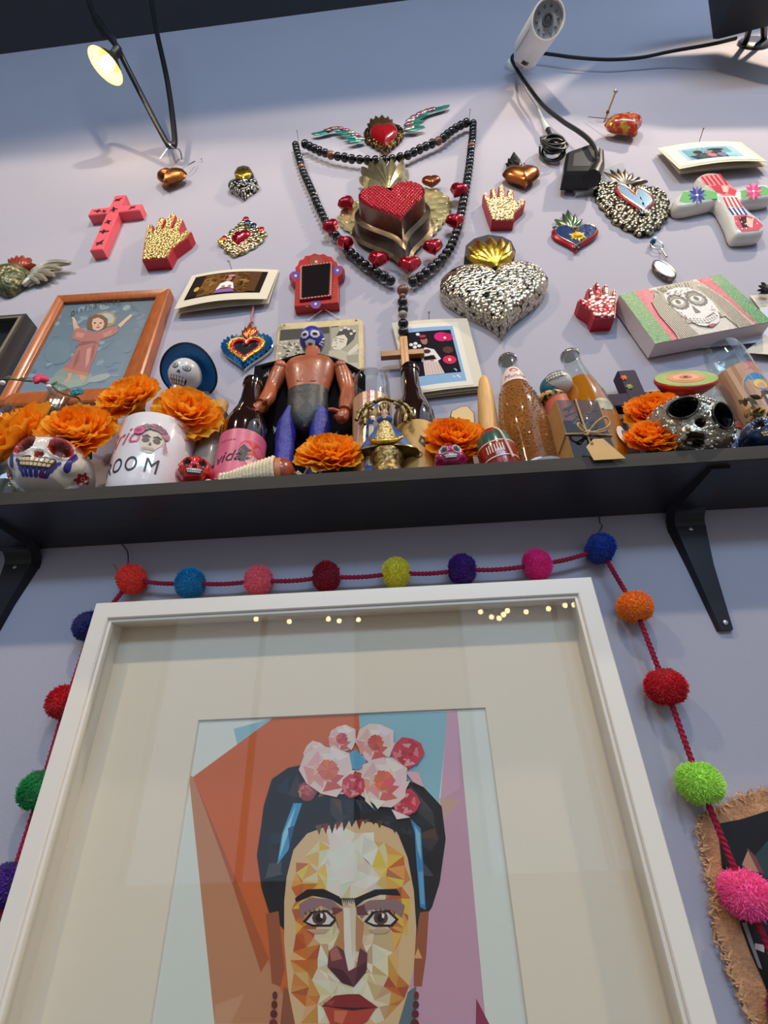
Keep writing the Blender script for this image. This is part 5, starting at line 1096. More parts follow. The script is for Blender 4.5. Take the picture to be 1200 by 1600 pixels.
# --- pompom garland
fr = wallfr(600, 900)
r = thing('pompom_garland', 'pompom garland of many colours hung in a loop round the framed portrait', 'garland', fr)
def fuzzy(n, seed):
    q_ = random.Random(seed); mb = MB(); mb.ball((0, 0, 0), .86, 24, 14); ga = PI * (3 - 5 ** .5)
    for i in range(n):
        z = 1 - 2 * (i + .5) / n; a = i * ga; s_ = (1 - z * z) ** .5; d = Vector((s_ * cos(a), s_ * sin(a), z)); d = (d + Vector((q_.gauss(0, .05), q_.gauss(0, .05), q_.gauss(0, .05)))).normalized()
        L_ = .97 + q_.uniform(-.05, .06) - .10 * (abs(d.x) > .93); t = d.orthogonal().normalized(); b_ = d.cross(t); tip = d * L_ + Vector((q_.gauss(0, .03), q_.gauss(0, .03), q_.gauss(0, .03))); w_ = .026
        P_ = [d * .84 + t * w_, d * .84 - t * w_ * .5 + b_ * w_ * .87, d * .84 - t * w_ * .5 - b_ * w_ * .87]
        Q_ = [p + (tip - d * .84) - (p - d * .84) * .45 for p in P_]
        mb.rings([P_, Q_], True, False, True)
    return mb.mesh('pompom', [mat('wool', (200, 30, 40), rough=.9, spec=.1)], False)
FZY = [fuzzy(2600, 1), fuzzy(2600, 2)]
PP = [(-30, 1545, 40, (60, 40, 130)), (16, 1382, 37, (74, 24, 128)), (64, 1234, 34, (20, 136, 66)), (104, 1097, 29, (206, 20, 36)), (143, 980, 25, (22, 36, 110)), (206, 905, 23, (252, 72, 52)), (297, 911, 24, (30, 142, 192)), (404, 907, 22, (252, 116, 130)), (510, 901, 23, (156, 16, 42)),
      (619, 895, 23, (236, 222, 60)), (722, 890, 25, (92, 24, 122)), (839, 882, 26, (246, 44, 146)), (938, 857, 27, (26, 70, 168)), (992, 948, 30, (252, 142, 34)), (1040, 1073, 33, (208, 16, 36)), (1093, 1223, 38, (178, 230, 88)), (1165, 1397, 44, (252, 92, 160)), (1250, 1590, 50, (120, 30, 90))]
cs = []
for i, (px, py, rp, c) in enumerate(PP):
    z = .022; a = fr.p(px, py, z); rad = (fr.p(px + rp, py, z) - a).length; rad = min(.0245, max(.0185, rad * 1.0)); a = fr.p(px, py, rad * .95); cs.append(a)
nm = {0: 'violet', 1: 'purple', 2: 'green', 3: 'red', 4: 'navy', 5: 'orange red', 6: 'teal blue', 7: 'coral pink', 8: 'dark red', 9: 'yellow', 10: 'purple', 11: 'magenta', 12: 'blue', 13: 'orange', 14: 'red', 15: 'lime green', 16: 'hot pink', 17: 'plum'}
for i, (px, py, rp, c) in enumerate(PP):
    a = cs[i]; t = (cs[min(i + 1, len(cs) - 1)] - cs[max(i - 1, 0)]).normalized(); rad = .0215 if 4 < i < 14 else .0225
    M = Matrix.Translation(a) @ t.to_track_quat('X', 'Z').to_matrix().to_4x4() @ Matrix.Rotation(rnd.random() * 6, 4, 'X') @ Matrix.Diagonal((rad * .94, rad * 1.03, rad * 1.03, 1))
    part('pompom', FZY[i % 2], mat('wool_' + nm[i].replace(' ', '_'), c, rough=.9, spec=.1, sheen=.3), r, M=M, label=nm[i] + ' wool pompom')
YARN = mat('crimson_yarn', (150, 16, 50), rough=.85)
for i in range(len(cs) - 1):
    a, b = cs[i], cs[i + 1]; d = b - a; sd = d.cross(Vector((0, 0, 1))).normalized(); n_ = 26
    part('yarn', MB().tube([a.lerp(b, k / n_) - Vector((0, .0035 * sin(PI * k / n_), 0)) for k in range(n_ + 1)], .0026, 6), YARN, r)
    for ph in (0, PI): part('yarn_twist', MB().tube([a.lerp(b, k / 60) - Vector((0, .0035 * sin(PI * k / 60), 0)) + sd * (.0022 * cos(k * .9 + ph)) + Vector((0, 0, .0022 * sin(k * .9 + ph))) for k in range(61)], .0014, 5), YARN, r)
for nm_, pts, lab in (('wire_hook', [(200, 842), (193, 842), (190, 849), (196, 857), (200, 866), (200, 886)], 'wire hook holding the garland above the orange red pompom'), ('wire_hook', [(924, 803), (936, 796), (944, 793), (938, 800), (937, 816), (941, 822), (936, 832)], 'bent wire hook holding the garland above the blue pompom')):
    fr2 = wallfr(*pts[0]); r = thing(nm_, lab, 'hook', fr2)
    P_ = [tuple(fr2.p(x, y, .004 + .012 * k / len(pts))) for k, (x, y) in enumerate(pts)]; part('wire', MB().tube(smoothp(P_, 5), .0011, 6), STEEL, r)
    e = (177, 882), (186, 896)
    if pts[0][0] < 500: part('loose_end', MB().tube([tuple(fr2.p(*p, .012)) for p in e], .0009, 5), STEEL, r)
# --- hessian bordered picture at the lower edge
fr = wallfr(1180, 1420); r = thing('hessian_picture', 'dark picture bordered by frayed tan hessian, cut by the picture edge', 'wall hanging', fr)
q8 = lambda L_: [(850 + x / 3.4286, 1150 + y / 3.4286) for x, y in L_]
ou = fr.qs(q8([(830, 470), (870, 415), (930, 390), (1050, 330), (1200, 290), (1700, 230), (1900, 1900), (1330, 1900), (1180, 1600), (1120, 1530), (1060, 1400), (1000, 1250), (960, 1130), (920, 1060), (915, 900), (880, 740), (855, 600)]), .006)
v2 = lambda p: Vector(p)
uh = (v2(ou[4]) - v2(ou[2])).normalized(); vh = (v2(ou[12]) - v2(ou[1])).normalized(); uh = (uh * .4 + Vector((-vh.y, vh.x)) * .6).normalized(); cTL = v2(ou[1])
ou[5] = tuple(cTL + uh * .20); ou[6] = tuple(cTL + uh * .20 + vh * .27); ou[7] = tuple(cTL + uh * .01 + vh * .27)
HES = mat('hessian', (190, 138, 100), rough=.95, spec=.1, var=.2, vscale=60, bump=.6, bscale=260)
part('hessian_border', MB().prism(ou, .001, .006), HES, r, False)
inn = fr.qs(q8([(930, 470), (1060, 445), (1200, 400), (1650, 330), (1800, 1850), (1420, 1850), (1240, 1500), (1180, 1330), (1100, 1150), (1040, 980), (960, 760)]), .0065)
inn[3] = tuple(cTL + uh * .185 + vh * .018); inn[4] = tuple(cTL + uh * .185 + vh * .25); inn[5] = tuple(cTL + uh * .035 + vh * .25)
P = Paint(fr, .0068, False); P.a(inn, (20, 19, 22)); P.fr = fr; P.px = True
P.a(q8([(1130, 640), (1200, 560), (1300, 620), (1260, 760), (1180, 760)]), (44, 60, 62)); P.a(q8([(1060, 690), (1095, 605), (1130, 660), (1150, 730), (1100, 720)]), (170, 130, 100)); P.a(q8([(1085, 600), (1130, 640), (1180, 740), (1150, 730)]), (120, 60, 70))
P.a(q8([(1130, 1110), (1180, 1120), (1180, 1160), (1130, 1140)]), (206, 190, 180)); P.a(q8([(1180, 1050), (1260, 1200), (1250, 1300), (1150, 1000)]), (110, 24, 56)); P.a(q8([(1060, 1000), (1085, 1000), (1170, 1250), (1150, 1240)]), (150, 140, 140))
part('picture_print', P.mb, PRINT, r, False)
rc = random.Random(6); mb = MB(); ed = ou[9:] + ou[:3]; ed = [ou[i] for i in range(len(ou))]
for i in range(len(ou)):
    a, b = Vector(ou[i]), Vector(ou[(i + 1) % len(ou)]); nn = (b - a).normalized(); nrm = Vector((nn.y, -nn.x))
    for k in range(int((b - a).length / .0011)):
        p = a.lerp(b, rc.random()) - nrm * rc.uniform(0, .006); u = (nrm + nn * rc.gauss(0, .9)) * rc.uniform(.003, .008); s_ = Vector((u.y, -u.x)) * .12
        z = .004 + rc.uniform(0, .006); q_ = p + u
        mb.add([(p.x - s_.x, p.y - s_.y, z), (p.x + s_.x, p.y + s_.y, z + .001), (q_.x, q_.y, z + rc.uniform(-.002, .005))], [(0, 1, 2)])
part('frayed_threads', mb, mat('hessian_thread', (196, 152, 112), rough=.95, var=.25, vscale=300), r, False, kind='stuff')
# --- festoon of lamps hung across the room behind the viewer (mirrored in the picture glass)
r = thing('festoon_lights', 'string of small lamps across the room, seen mirrored in the portrait glass', 'lamp', Matrix.Identity(4))
BM = MB().ball((0, 0, 0), .022, 12, 8).mesh('festoon_bulb', [mat('festoon_glow', (255, 236, 200), emit=(255, 226, 170), estr=26.0)])
gp = []
for px, py in ((334, 963), (400, 967), (452, 971), (513, 967), (530, 970), (560, 968), (682, 945), (725, 942), (751, 956), (768, 964), (780, 966), (787, 960), (793, 954), (822, 956), (857, 951), (883, 946), (897, 945)):
    G = atY(px, py, -.038); v = ray(px, py); v.y = -v.y; Q_ = G + v * ((-3.4 - G.y) / v.y); gp.append(Q_)
gp.sort(key=lambda p: p.x)
for p in gp: part('bulb', BM, BM.materials[0], r, M=Matrix.Translation(p))
part('cable', MB().tube([gp[0] + Vector((-2, 0, .5))] + [p + Vector((0, 0, .04)) for p in gp] + [gp[-1] + Vector((2, 0, .5))], .006, 6), CABLE, r)
# ================================================================== things standing on the shelf
def stand(px, py, Y):                              # foot on the shelf under a picture point taken at depth Y, and its height
    w = atY(px, py, Y); return Vector((w.x, Y, ZT)), w.z - ZT
def mpx(px, py, Y): return (atY(px + 10, py, Y) - atY(px - 10, py, Y)).length / 20     # metres per picture pixel
AMBER = mat('amber_glass', (44, 18, 10), rough=.04, coat=1, trans=.35, spec=.7)
CLEARG = glassmat('bottle_glass', (236, 242, 240), refl=1.2)
def crown_cap(r, z, rad, m):
    def ring(R_, zz, k=0.0): return [(R_ * (1 + k * cos(21 * t)) * cos(t), R_ * (1 + k * cos(21 * t)) * sin(t), zz) for t in [2 * PI * j / 126 for j in range(126)]]
    part('crown_cap', MB().rings([ring(rad * 1.13, z - .006, .055), ring(rad * 1.12, z - .004, .05), ring(rad * 1.04, z - .001, .01), ring(rad * .9, z + .0004)]), m, r, 50)
def label_band(r, R_, z0, z1, a0, a1, m, n=24, top=0.0, name='label'):      # paper round a cylinder, angles measured from the front (-y)
    mb = MB(); rs = []
    for i in range(n + 1):
        a = a0 + (a1 - a0) * i / n; x, y = R_ * sin(a), -R_ * cos(a); rs.append([(x, y, z0), (x, y, z1 + top * cos(a))])
    mb.rings(rs, False, False, False); return part(name, mb, m, r, 60)
class CylPaint:                                     # flat print wrapped on a cylinder: (u metres along, v metres up)
    def __init__(s, R_, dz=.00004): s.R = R_; s.d = .0003; s.mb = MB(); s.dz = dz
    def a(s, pts, col):
        n = len(pts); ring = []
        for i in range(n):
            p, q_ = pts[i], pts[(i + 1) % n]; k = max(1, int(abs(p[0] - q_[0]) / .004)); ring += [(p[0] + (q_[0] - p[0]) * t / k, p[1] + (q_[1] - p[1]) * t / k) for t in range(k)]
        f = lambda u, v: ((s.R + s.d) * sin(u / s.R), -(s.R + s.d) * cos(u / s.R), v)
        cu, cv = sum(p[0] for p in ring) / len(ring), sum(p[1] for p in ring) / len(ring); V = [f(*p) for p in ring] + [f(cu, cv)]
        s.mb.add(V, [(i, (i + 1) % len(ring), len(ring)) for i in range(len(ring))], None, col if len(col) == 4 else C(*col)); s.d += s.dz; return s
    def text(s, txt, u, v, size, col, shear=0.0, rot=0.0, sx=1.0):
        for T in text_polys(txt, size, shear):
            s.a([(u + (x * sx) * cos(rot) - y * sin(rot), v + (x * sx) * sin(rot) + y * cos(rot)) for x, y in T], col); s.d -= s.dz
        s.d += s.dz
class MugPaint(CylPaint):                           # the same on the slightly flared mug
    def a(s, pts, col):
        n0 = len(s.mb.v); super().a(pts, col); H = MUGH
        for i in range(n0, len(s.mb.v)):
            x, y, z = s.mb.v[i]; t = z / H; k = (.89 + .06 * (z - .02) / (H * .5 - .02)) if t < .5 else .95 + .05 * (t - .5) / .5
            d = (x * x + y * y) ** .5; e = d - s.R; f = (s.R * k + e + .0003) / d; s.mb.v[i] = (x * f, y * f, z)
        return s
# --- two amber bottles
def amber_bottle(label, px, py, Y, lab_m, rz):
    b, h = stand(px, py, Y); r = thing('beer_bottle', label, 'bottle', upfr(b, rz), None)
    k = h / .225; R_ = .0345
    prof = [(R_ * .9, 0), (R_, .004), (R_, .112 * k), (R_ * .97, .125 * k), (R_ * .80, .142 * k), (R_ * .58, .160 * k), (R_ * .45, .18 * k), (R_ * .40, .205 * k), (R_ * .40, .211 * k), (R_ * .46, .212 * k), (R_ * .46, .217 * k), (R_ * .38, .218 * k), (R_ * .38, .222 * k)]
    part('glass_body', MB().lathe(prof, 40), AMBER, r, 50); crown_cap(r, h, .0128, mat('black_cap', (24, 22, 24), rough=.2, metal=.6))
    label_band(r, R_ + .0002, .02, .098 * k, -PI, PI, lab_m, 40); return r, R_, k
r, R_, k = amber_bottle('dark amber bottle with pink label beside the masked wrestler', 396, 594, -.068, mat('pink_label', (206, 96, 126), rough=.4, var=.12, vscale=40), 8)
P = CylPaint(R_ + .0003); P.a(ell(.024, .074, .020, .013, 14), (206, 66, 70)); P.a([(.004, .068), (.010, .078), (.016, .072), (.026, .07), (.024, .058), (.016, .05), (.008, .046), (.004, .052)], (44, 46, 50)); P.a(ell(.026, .052, .012, .010, 12), (214, 150, 160))
P.text('vida', -.012, .054, .026, (30, 18, 26), .35, .12)
for k_ in range(5): P.a(R4(-.026 + .005 * k_, .0845, -.0225 + .005 * k_, .087), (186, 80, 108))
part('label_print', P.mb, PRINT, r, False)
r, R_, k = amber_bottle('dark amber bottle with mustard label behind the gold virgin figurine', 640, 573, -.05, mat('mustard_label', (196, 150, 74), rough=.5, var=.1, vscale=30), -14)
P = CylPaint(R_ + .0003); P.a([(.010, .074), (.014, .086), (.022, .082), (.030, .09), (.034, .080), (.028, .07), (.018, .064)], (50, 44, 40)); P.text('O', .008, .05, .018, (44, 38, 36))
part('label_print', P.mb, PRINT, r, False)
# --- soda bottles
def soda_bottle(label, px, py, Y, liquid, fill, tex, rz=0, sc=1.0):
    b, h = stand(px, py, Y); r = thing('soda_bottle', label, 'bottle', upfr(b, rz)); k = h / .24; R_ = .035 * sc
    pr = [(.86, 0), (.98, .004), (.96, .03), (.92, .05), (1.0, .085), (1.0, .11), (.86, .145), (.60, .18), (.44, .205), (.38, .222), (.38, .230), (.44, .231), (.44, .236), (.36, .237), (.36, .239)]
    part('glass_body', MB().lathe([(R_ * a, z * k) for a, z in pr], 44, cap=False), CLEARG, r, 50)
    lq = []
    for a, z in pr:
        if z * k < fill * h: lq.append((R_ * a * .955, max(.003, z * k)))
    def rad(z):
        for i in range(len(pr) - 1):
            if pr[i][1] * k <= z <= pr[i + 1][1] * k: t = (z / k - pr[i][1]) / (pr[i + 1][1] - pr[i][1]); return R_ * .955 * (pr[i][0] + (pr[i + 1][0] - pr[i][0]) * t)
        return R_ * .3
    lq += [(rad(fill * h), fill * h), (0, fill * h)]
    part('drink', MB().lathe(lq, 40), liquid, r, 50); crown_cap(r, h, .0135, mat('silver_cap', (186, 184, 176), rough=.2, metal=1))
    return r, R_, k, h
r, R_, k, h = soda_bottle('clear bottle of apple soda with embossed dots and white label on its neck', 792, 560, -.06, mat('apple_drink', (232, 150, 70), rough=.12, trans=.75, coat=.2, ior=1.12), .80, True, 0, 1.03)
mb = MB()
DOT = MB().ball((0, 0, 0), (.0016, .0016, .0012), 8, 5).mesh('glass_dot', [mat('glass_bead', (214, 160, 96), rough=.05, trans=.5, coat=1)])
rc = random.Random(31); cnt = 0
pf = [(.03, .96), (.05, .92), (.085, 1.0), (.11, 1.0), (.145, .86), (.165, .72)]
for z_ in range(22):
    z = (.036 + z_ * .0058); i = max(q for q in range(5) if pf[q][0] <= z); t = (z - pf[i][0]) / (pf[i + 1][0] - pf[i][0]); Rz = R_ * (pf[i][1] + (pf[i + 1][1] - pf[i][1]) * t)
    for j in range(13):
        if cnt < 286: a = -1.35 + 2.7 * (j + .5 * (z_ % 2)) / 13 + rc.uniform(-.06, .06); s_ = rc.uniform(.5, 1.1); part('glass_dot', DOT, None, r, M=Matrix.Translation((Rz * sin(a), -Rz * cos(a), z * k + rc.uniform(-.0015, .0015))) @ Matrix.Rotation(a, 4, 'Z') @ Matrix.Diagonal((s_, s_, s_, 1))); cnt += 1
lz0, lz1 = .172 * k, .205 * k; n_ = 20; rs = []
for i in range(n_ + 1):
    a = -1.15 + 2.3 * i / n_ ; hgt = .4 + .6 * max(0, 1 - (a / 1.15) ** 2) ** .5
    R0, R1 = R_ * .665, R_ * (.665 + (.455 - .665) * hgt); rs.append([(R0 * sin(a), -R0 * cos(a), lz0), (R1 * sin(a), -R1 * cos(a), lz0 + (lz1 - lz0) * hgt)])
part('neck_label', MB().rings(rs, False, False, False), mat('white_label', (222, 206, 196), rough=.4), r, 60)
def conept(u, v): a = u / (R_ * .6); R0 = R_ * (.672 + (.46 - .672) * v); return (R0 * sin(a) * 1.01, -R0 * cos(a) * 1.01, lz0 + (lz1 - lz0) * v)
mb = MB()
for T in text_polys('Mundet', .0125, .2): mb.poly([conept(x, .30 + y / .034) for x, y in T], C(176, 30, 30))
for T in (ell(0, .74, .008, .13, 12), ): mb.poly([conept(x, y) for x, y in T], C(190, 44, 40))
part('label_print', mb, PRINT, r, False)
r, R_, k, h = soda_bottle('clear bottle of orange soda behind the kraft gift box', 889, 553, -.045, mat('orange_drink', (240, 150, 30), rough=.1, trans=.5, coat=.4, ior=1.15), .74, False, 0, 1.05)
P = CylPaint(R_ * .97); P.a(ell(.008, .128, .016, .012, 16), (206, 190, 160)); P.a(ell(.024, .07, .014, .018, 16), (226, 216, 200)); P.a(ell(.026, .072, .006, .010, 12), (40, 110, 110)); part('label_print', P.mb, PRINT, r, False)
# --- votive candle glasses
def votive(label, px, py, Y, wpx, rz, scene, wax=(226, 214, 190), clear=.24, hh=None):
    b, h = stand(px, py, Y); r = thing('votive_glass', label, 'candle', upfr(b, rz)); R_ = wpx / 2 * mpx(px, py, Y)
    if hh: h = hh
    part('glass', MB().lathe([(R_ * .9, 0), (R_, .006), (R_, h * .93), (R_ * .95, h * .97), (R_ * .9, h), (R_ * .86, h), (R_ * .88, h * .965), (R_ * .93, h * .92)], 44, cap=False), CLEARG, r, 50)
    part('wax', MB().lathe([(R_ * .93, .004), (R_ * .93, h * (1 - clear) - .01), (0, h * (1 - clear) - .012)], 36), mat('wax_%d' % wax[2], wax, rough=.4), r, 50)
    P = CylPaint(R_ + .0002); scene(P, R_, h * (1 - clear)); part('paper_wrap', P.mb, mat('wrap_print', vcol=True, rough=.25), r, False); return r
def sc_virgin(blue, robe):
    def f(P, R_, H):
        w = R_ * PI
        for i in range(16): P.a(R4(-w + 2 * w * i / 16, .004, -w + 2 * w * (i + 1) / 16, H), (190, 150, 120) if i % 2 else (182, 138, 110)); P.d -= P.dz
        P.d += P.dz; P.a(R4(-w * .9, H - .016, w * .9, H), (206, 96, 126)); P.a(R4(-w * .9, .006, w * .9, .02), (196, 70, 90))
        arch = [(-.02, .02), (.02, .02)] + [(.02 * cos(t * PI / 10), H - .048 + .024 * sin(t * PI / 10)) for t in range(11)]
        P.a([(x * 1.12, y * 1.0) for x, y in arch], (216, 176, 120)); P.a(arch, blue)
        P.a([(-.022, .02), (-.018, H * .5), (-.013, H * .56), (-.010, .02)], (206, 168, 90)); P.a([(.022, .02), (.018, H * .5), (.013, H * .56), (.010, .02)], (206, 168, 90))
        P.a([(-.012, .022), (.012, .022), (.006, H - .062), (-.006, H - .062)], robe); P.a(ell(0, H - .052, .005, .007, 12), (206, 160, 130)); P.a(ell(0, H - .048, .009, .010, 14), (226, 196, 90)); P.a(ell(0, H - .052, .005, .007, 12), (206, 160, 130)); P.a([(-.005, .03), (.005, .03), (.003, H - .07), (-.003, H - .07)], (226, 206, 160))
    return f
votive('tall glass votive candle with blue arched saint picture beside the wrestler', 580, 594, -.062, 57, 0, sc_virgin((60, 104, 170), (70, 90, 150)))
votive('tall glass votive candle with praying saint picture behind the dried flowers', 1126, 548, -.055, 58, 0, sc_virgin((60, 130, 180), (70, 50, 60)))
def sc_red(P, R_, H): P.a(R4(-.02, H * .5, .02, H * .62), (196, 70, 70)); P.a(R4(-.016, H * .2, .016, H * .36), (50, 60, 120))
votive('short silvery glass votive between the metal skull and the praying saint candle', 1096, 616, -.05, 50, 0, sc_red, (170, 166, 160), .1)
# --- carafe, jar, flower wreath
b, h = stand(95, 611, -.06); r = thing('glass_carafe', 'clear glass carafe with flared foot behind the orange marigolds', 'carafe', upfr(b)); R_ = 14 * mpx(95, 611, -.06)
part('glass_body', MB().lathe([(R_ * 2.4, 0), (R_ * 2.7, .01), (R_ * 2.6, h * .3), (R_ * 2.0, h * .55), (R_ * 1.2, h * .74), (R_ * .92, h * .86), (R_ * .95, h * .93), (R_ * 1.06, h * .97), (R_ * 1.08, h), (R_ * .9, h), (R_ * .84, h * .92), (R_ * .82, h * .86), (R_ * 1.1, h * .735), (R_ * 1.9, h * .54), (R_ * 2.5, h * .3), (R_ * 2.6, .012), (0, .008)], 44, cap=False), CLEARG, r, 50)
part('lip_ring', MB().tube([(R_ * 1.08 * cos(t), R_ * 1.08 * sin(t), h - .002) for t in [2 * PI * j / 32 for j in range(32)]], .0022, 8, loop=True), CLEARG, r)
part('collar_ring', MB().tube([(R_ * 1.05 * cos(t), R_ * 1.05 * sin(t), h * .80) for t in [2 * PI * j / 32 for j in range(32)]], .0018, 8, loop=True), CLEARG, r)
def sc_band(P, R_, H): P.a(R4(-.03, H * .72, .03, H * .78), (170, 70, 80))
votive('wide clear glass jar at the picture edge beside the carafe', 0, 640, -.05, 56, 0, sc_band, (196, 200, 206), .22)
r = thing('flower_wreath', 'wire wreath with a pink rosebud and teal flower lying on the carafe', 'wreath', Matrix.Identity(4))
zz = -.075
pts = smoothp([atY(x, y, zz) for x, y in ((-60, 590), (-20, 594), (10, 592), (40, 595), (62, 596), (80, 603), (92, 612), (108, 618), (122, 622), (130, 635), (137, 650), (142, 672))], 5)
part('stem_wire', MB().tube(pts, .0015, 6), mat('green_wire', (70, 78, 56), rough=.7), r)
for x, y, an, ln in ((28, 592, 0, .016), (5, 592, .4, .014), (44, 594, -.4, .012), (80, 603, .9, .012)):
    c = atY(x, y, zz); mb = MB(); o = leaf(0, 0, ln * 1.2, ln * .5, an, 5, .8); part('leaf', MB().dome([(px_, py_) for px_, py_ in o], .002, 0, 2), mat('leaf_green', (84, 96, 60), rough=.6), r, M=Matrix.Translation(c) @ Matrix.Rotation(PI / 2, 4, 'X'))
c = atY(64, 595, zz)
for k in range(9):
    a = k * 2.4; rr = .011 * (1 - k * .07); part('rose_petal', MB().ball((0, 0, 0), (rr * 1.15, rr * .5, rr * .62), 10, 6), mat('rose_pink', (206, 52, 90) if True else None, rough=.6), r, M=Matrix.Translation(c + Vector((.003 * cos(a), -.004 + .002 * sin(a), .003 * sin(a)))) @ Matrix.Rotation(a, 4, 'Y') @ Matrix.Rotation(.3, 4, 'Z'))
c = atY(124, 618, zz)
for k in range(12):
    a = k * 2.4; part('teal_petal', MB().dome(leaf(0, 0, .012, .009, a, 4, .9), .003, .001 * k * .4, 2), mat('teal_paper', (24, 120, 136), rough=.6), r, M=Matrix.Translation(c + Vector((0, -.004, 0))) @ Matrix.Rotation(PI / 2 - .3, 4, 'X'))
for x, y in ((76, 604), (4, 598)): part('white_bud', MB().ball(tuple(atY(x, y, zz - .004)), (.005, .004, .004), 10, 6), WHT, r)
# --- mug with printed words
bm, hm = stand(257, 652, -.108); bm = Vector((atY(249, 690, -.066).x, -.066, ZT)); R_ = 59 * mpx(250, 690, -.066) * .93
MUGX, MUGR, MUGH = bm, R_, hm
r = thing('mug', 'white mug printed Bride Room with a flowered skull, holding marigolds', 'mug', upfr(bm, 0))
part('mug_body', MB().lathe([(R_ * .74, 0), (R_ * .80, .002), (R_ * .84, .007), (R_ * .89, .02), (R_ * .95, hm * .5), (R_, hm - .002), (R_ * .985, hm), (R_ * .95, hm), (R_ * .94, hm - .003), (R_ * .80, .012), (0, .008)], 56, cap=True), mat('white_glaze', (226, 220, 222), rough=.08, coat=.8), r, 50)
part('handle', MB().tube(smoothp([(R_ * .5, R_ * .8, hm * .8), (R_ * .8, R_ * 1.25, hm * .78), (R_ * .95, R_ * 1.5, hm * .5), (R_ * .8, R_ * 1.25, hm * .22), (R_ * .5, R_ * .8, hm * .2)], 6), .006, 10), mat('white_glaze'), r)
P = MugPaint(R_)
P.text('Bride', -.019, hm * .66, .042, (206, 96, 120), .4, .06); P.text('R', -.041, hm * .29, .033, (40, 38, 44)); P.text('O', -.020, hm * .29, .033, (40, 38, 44), 0, 0, .72); P.text('O', .003, hm * .29, .033, (40, 38, 44), 0, 0, .72); P.text('M', .032, hm * .29, .033, (40, 38, 44), 0, 0, .85)
cu, cv = .022, hm * .60; rc = random.Random(2)
P.a([(cu - .016, cv + .010), (cu - .014, cv - .002), (cu - .010, cv - .016), (cu - .002, cv - .021), (cu + .006, cv - .020), (cu + .010, cv - .012), (cu + .016, cv - .004), (cu + .018, cv + .008), (cu + .012, cv + .017), (cu - .006, cv + .018)], (206, 190, 170))
for e_ in (-.007, .008): P.a(ell(cu + e_, cv + .001, .0052, .0045, 12), (90, 76, 72)); P.a(stroke([(cu + e_ - .006, cv + .006), (cu + e_, cv + .009), (cu + e_ + .006, cv + .006)], .0018), (40, 34, 36))
P.a([(cu + .0005, cv - .002), (cu - .002, cv - .008), (cu + .003, cv - .008)], (70, 56, 56))
for k in range(6): P.a(R4(cu - .008 + .0027 * k, cv - .016, cu - .0058 + .0027 * k, cv - .0115), (190, 174, 156)); P.a(stroke([(cu - .008 + .0027 * k, cv - .016), (cu - .008 + .0027 * k, cv - .0115)], .0004), (80, 66, 64))
for k in range(16):
    a = .25 + k * .16; x, y = cu + .021 * cos(a) - .001, cv + .006 + .018 * sin(a); c = rc.choice(((110, 96, 100), (176, 110, 124), (206, 130, 140), (150, 70, 96), (130, 120, 124)))
    P.a(ell(x, y, rc.uniform(.004, .0065), rc.uniform(.0035, .006), 9), c); P.a(ell(x, y, .002, .002, 7), tuple(max(0, v - 40) for v in c))
P.a(ell(cu - .018, cv + .016, .008, .007, 12), (206, 70, 130)); P.a(ell(cu - .018, cv + .016, .0035, .003, 10), (150, 40, 96))
for k in range(4): P.a(leaf(cu + .018, cv + .004 - .005 * k, .010, .003, -1.2 + .3 * k, 4), (176, 120, 130))
part('mug_print', P.mb, PRINT, r, False)
# --- marigolds
def petal_mesh(seed, col):
    q_ = random.Random(seed); rows = []; n, m_ = 6, 9
    for i in range(n + 1):
        t = i / n; w_ = .10 + .40 * sin(PI * .5 * min(1, t * 1.15)) * (1 - .18 * max(0, t - .7) / .3)
        row = []
        for j in range(m_):
            s_ = j / (m_ - 1) * 2 - 1; ruff = .05 * t * sin(7 * s_ + seed * 1.7) + .04 * t * t * sin(13 * s_ + seed)
            row.append((t * (1 - .12 * s_ * s_ + .05 * sin(9 * s_ + seed) * t), w_ * s_, .18 * t * t + ruff + .10 * abs(s_) * t))
        rows.append(row)
    return MB().rings(rows, False, False, False).mesh('petal', [mat('marigold_orange', (255, 128, 10), rough=.6, spec=.2, sheen=.2)], 80)
def petalmat(name, col):
    m = mat(name, col, rough=.6, spec=.2, var=.06, vscale=120); nt = m.node_tree; b = nt.nodes['Principled BSDF']; o = [n for n in nt.nodes if n.type == 'OUTPUT_MATERIAL'][0]
    t = nt.nodes.new('ShaderNodeBsdfTranslucent'); t.inputs[0].default_value = C(*col); mx = nt.nodes.new('ShaderNodeMixShader'); mx.inputs[0].default_value = .45
    nt.links.new(b.outputs[0], mx.inputs[1]); nt.links.new(t.outputs[0], mx.inputs[2]); nt.links.new(mx.outputs[0], o.inputs[0]); return m
petalmat('marigold_orange', (255, 172, 36)); petalmat('marigold_amber', (255, 190, 56)); petalmat('marigold_deep', (255, 156, 26)); petalmat('marigold_red_orange', (255, 132, 26))
PET = [petal_mesh(k, None) for k in range(5)]
ORA = [mat('marigold_orange'), mat('marigold_amber', (255, 150, 22), rough=.6, spec=.2, sheen=.2), mat('marigold_deep', (246, 108, 6), rough=.6, spec=.2, sheen=.2)]
DARKO = [mat('marigold_red_orange', (248, 96, 8), rough=.6, spec=.2, sheen=.2), mat('marigold_deep'), mat('marigold_orange')]
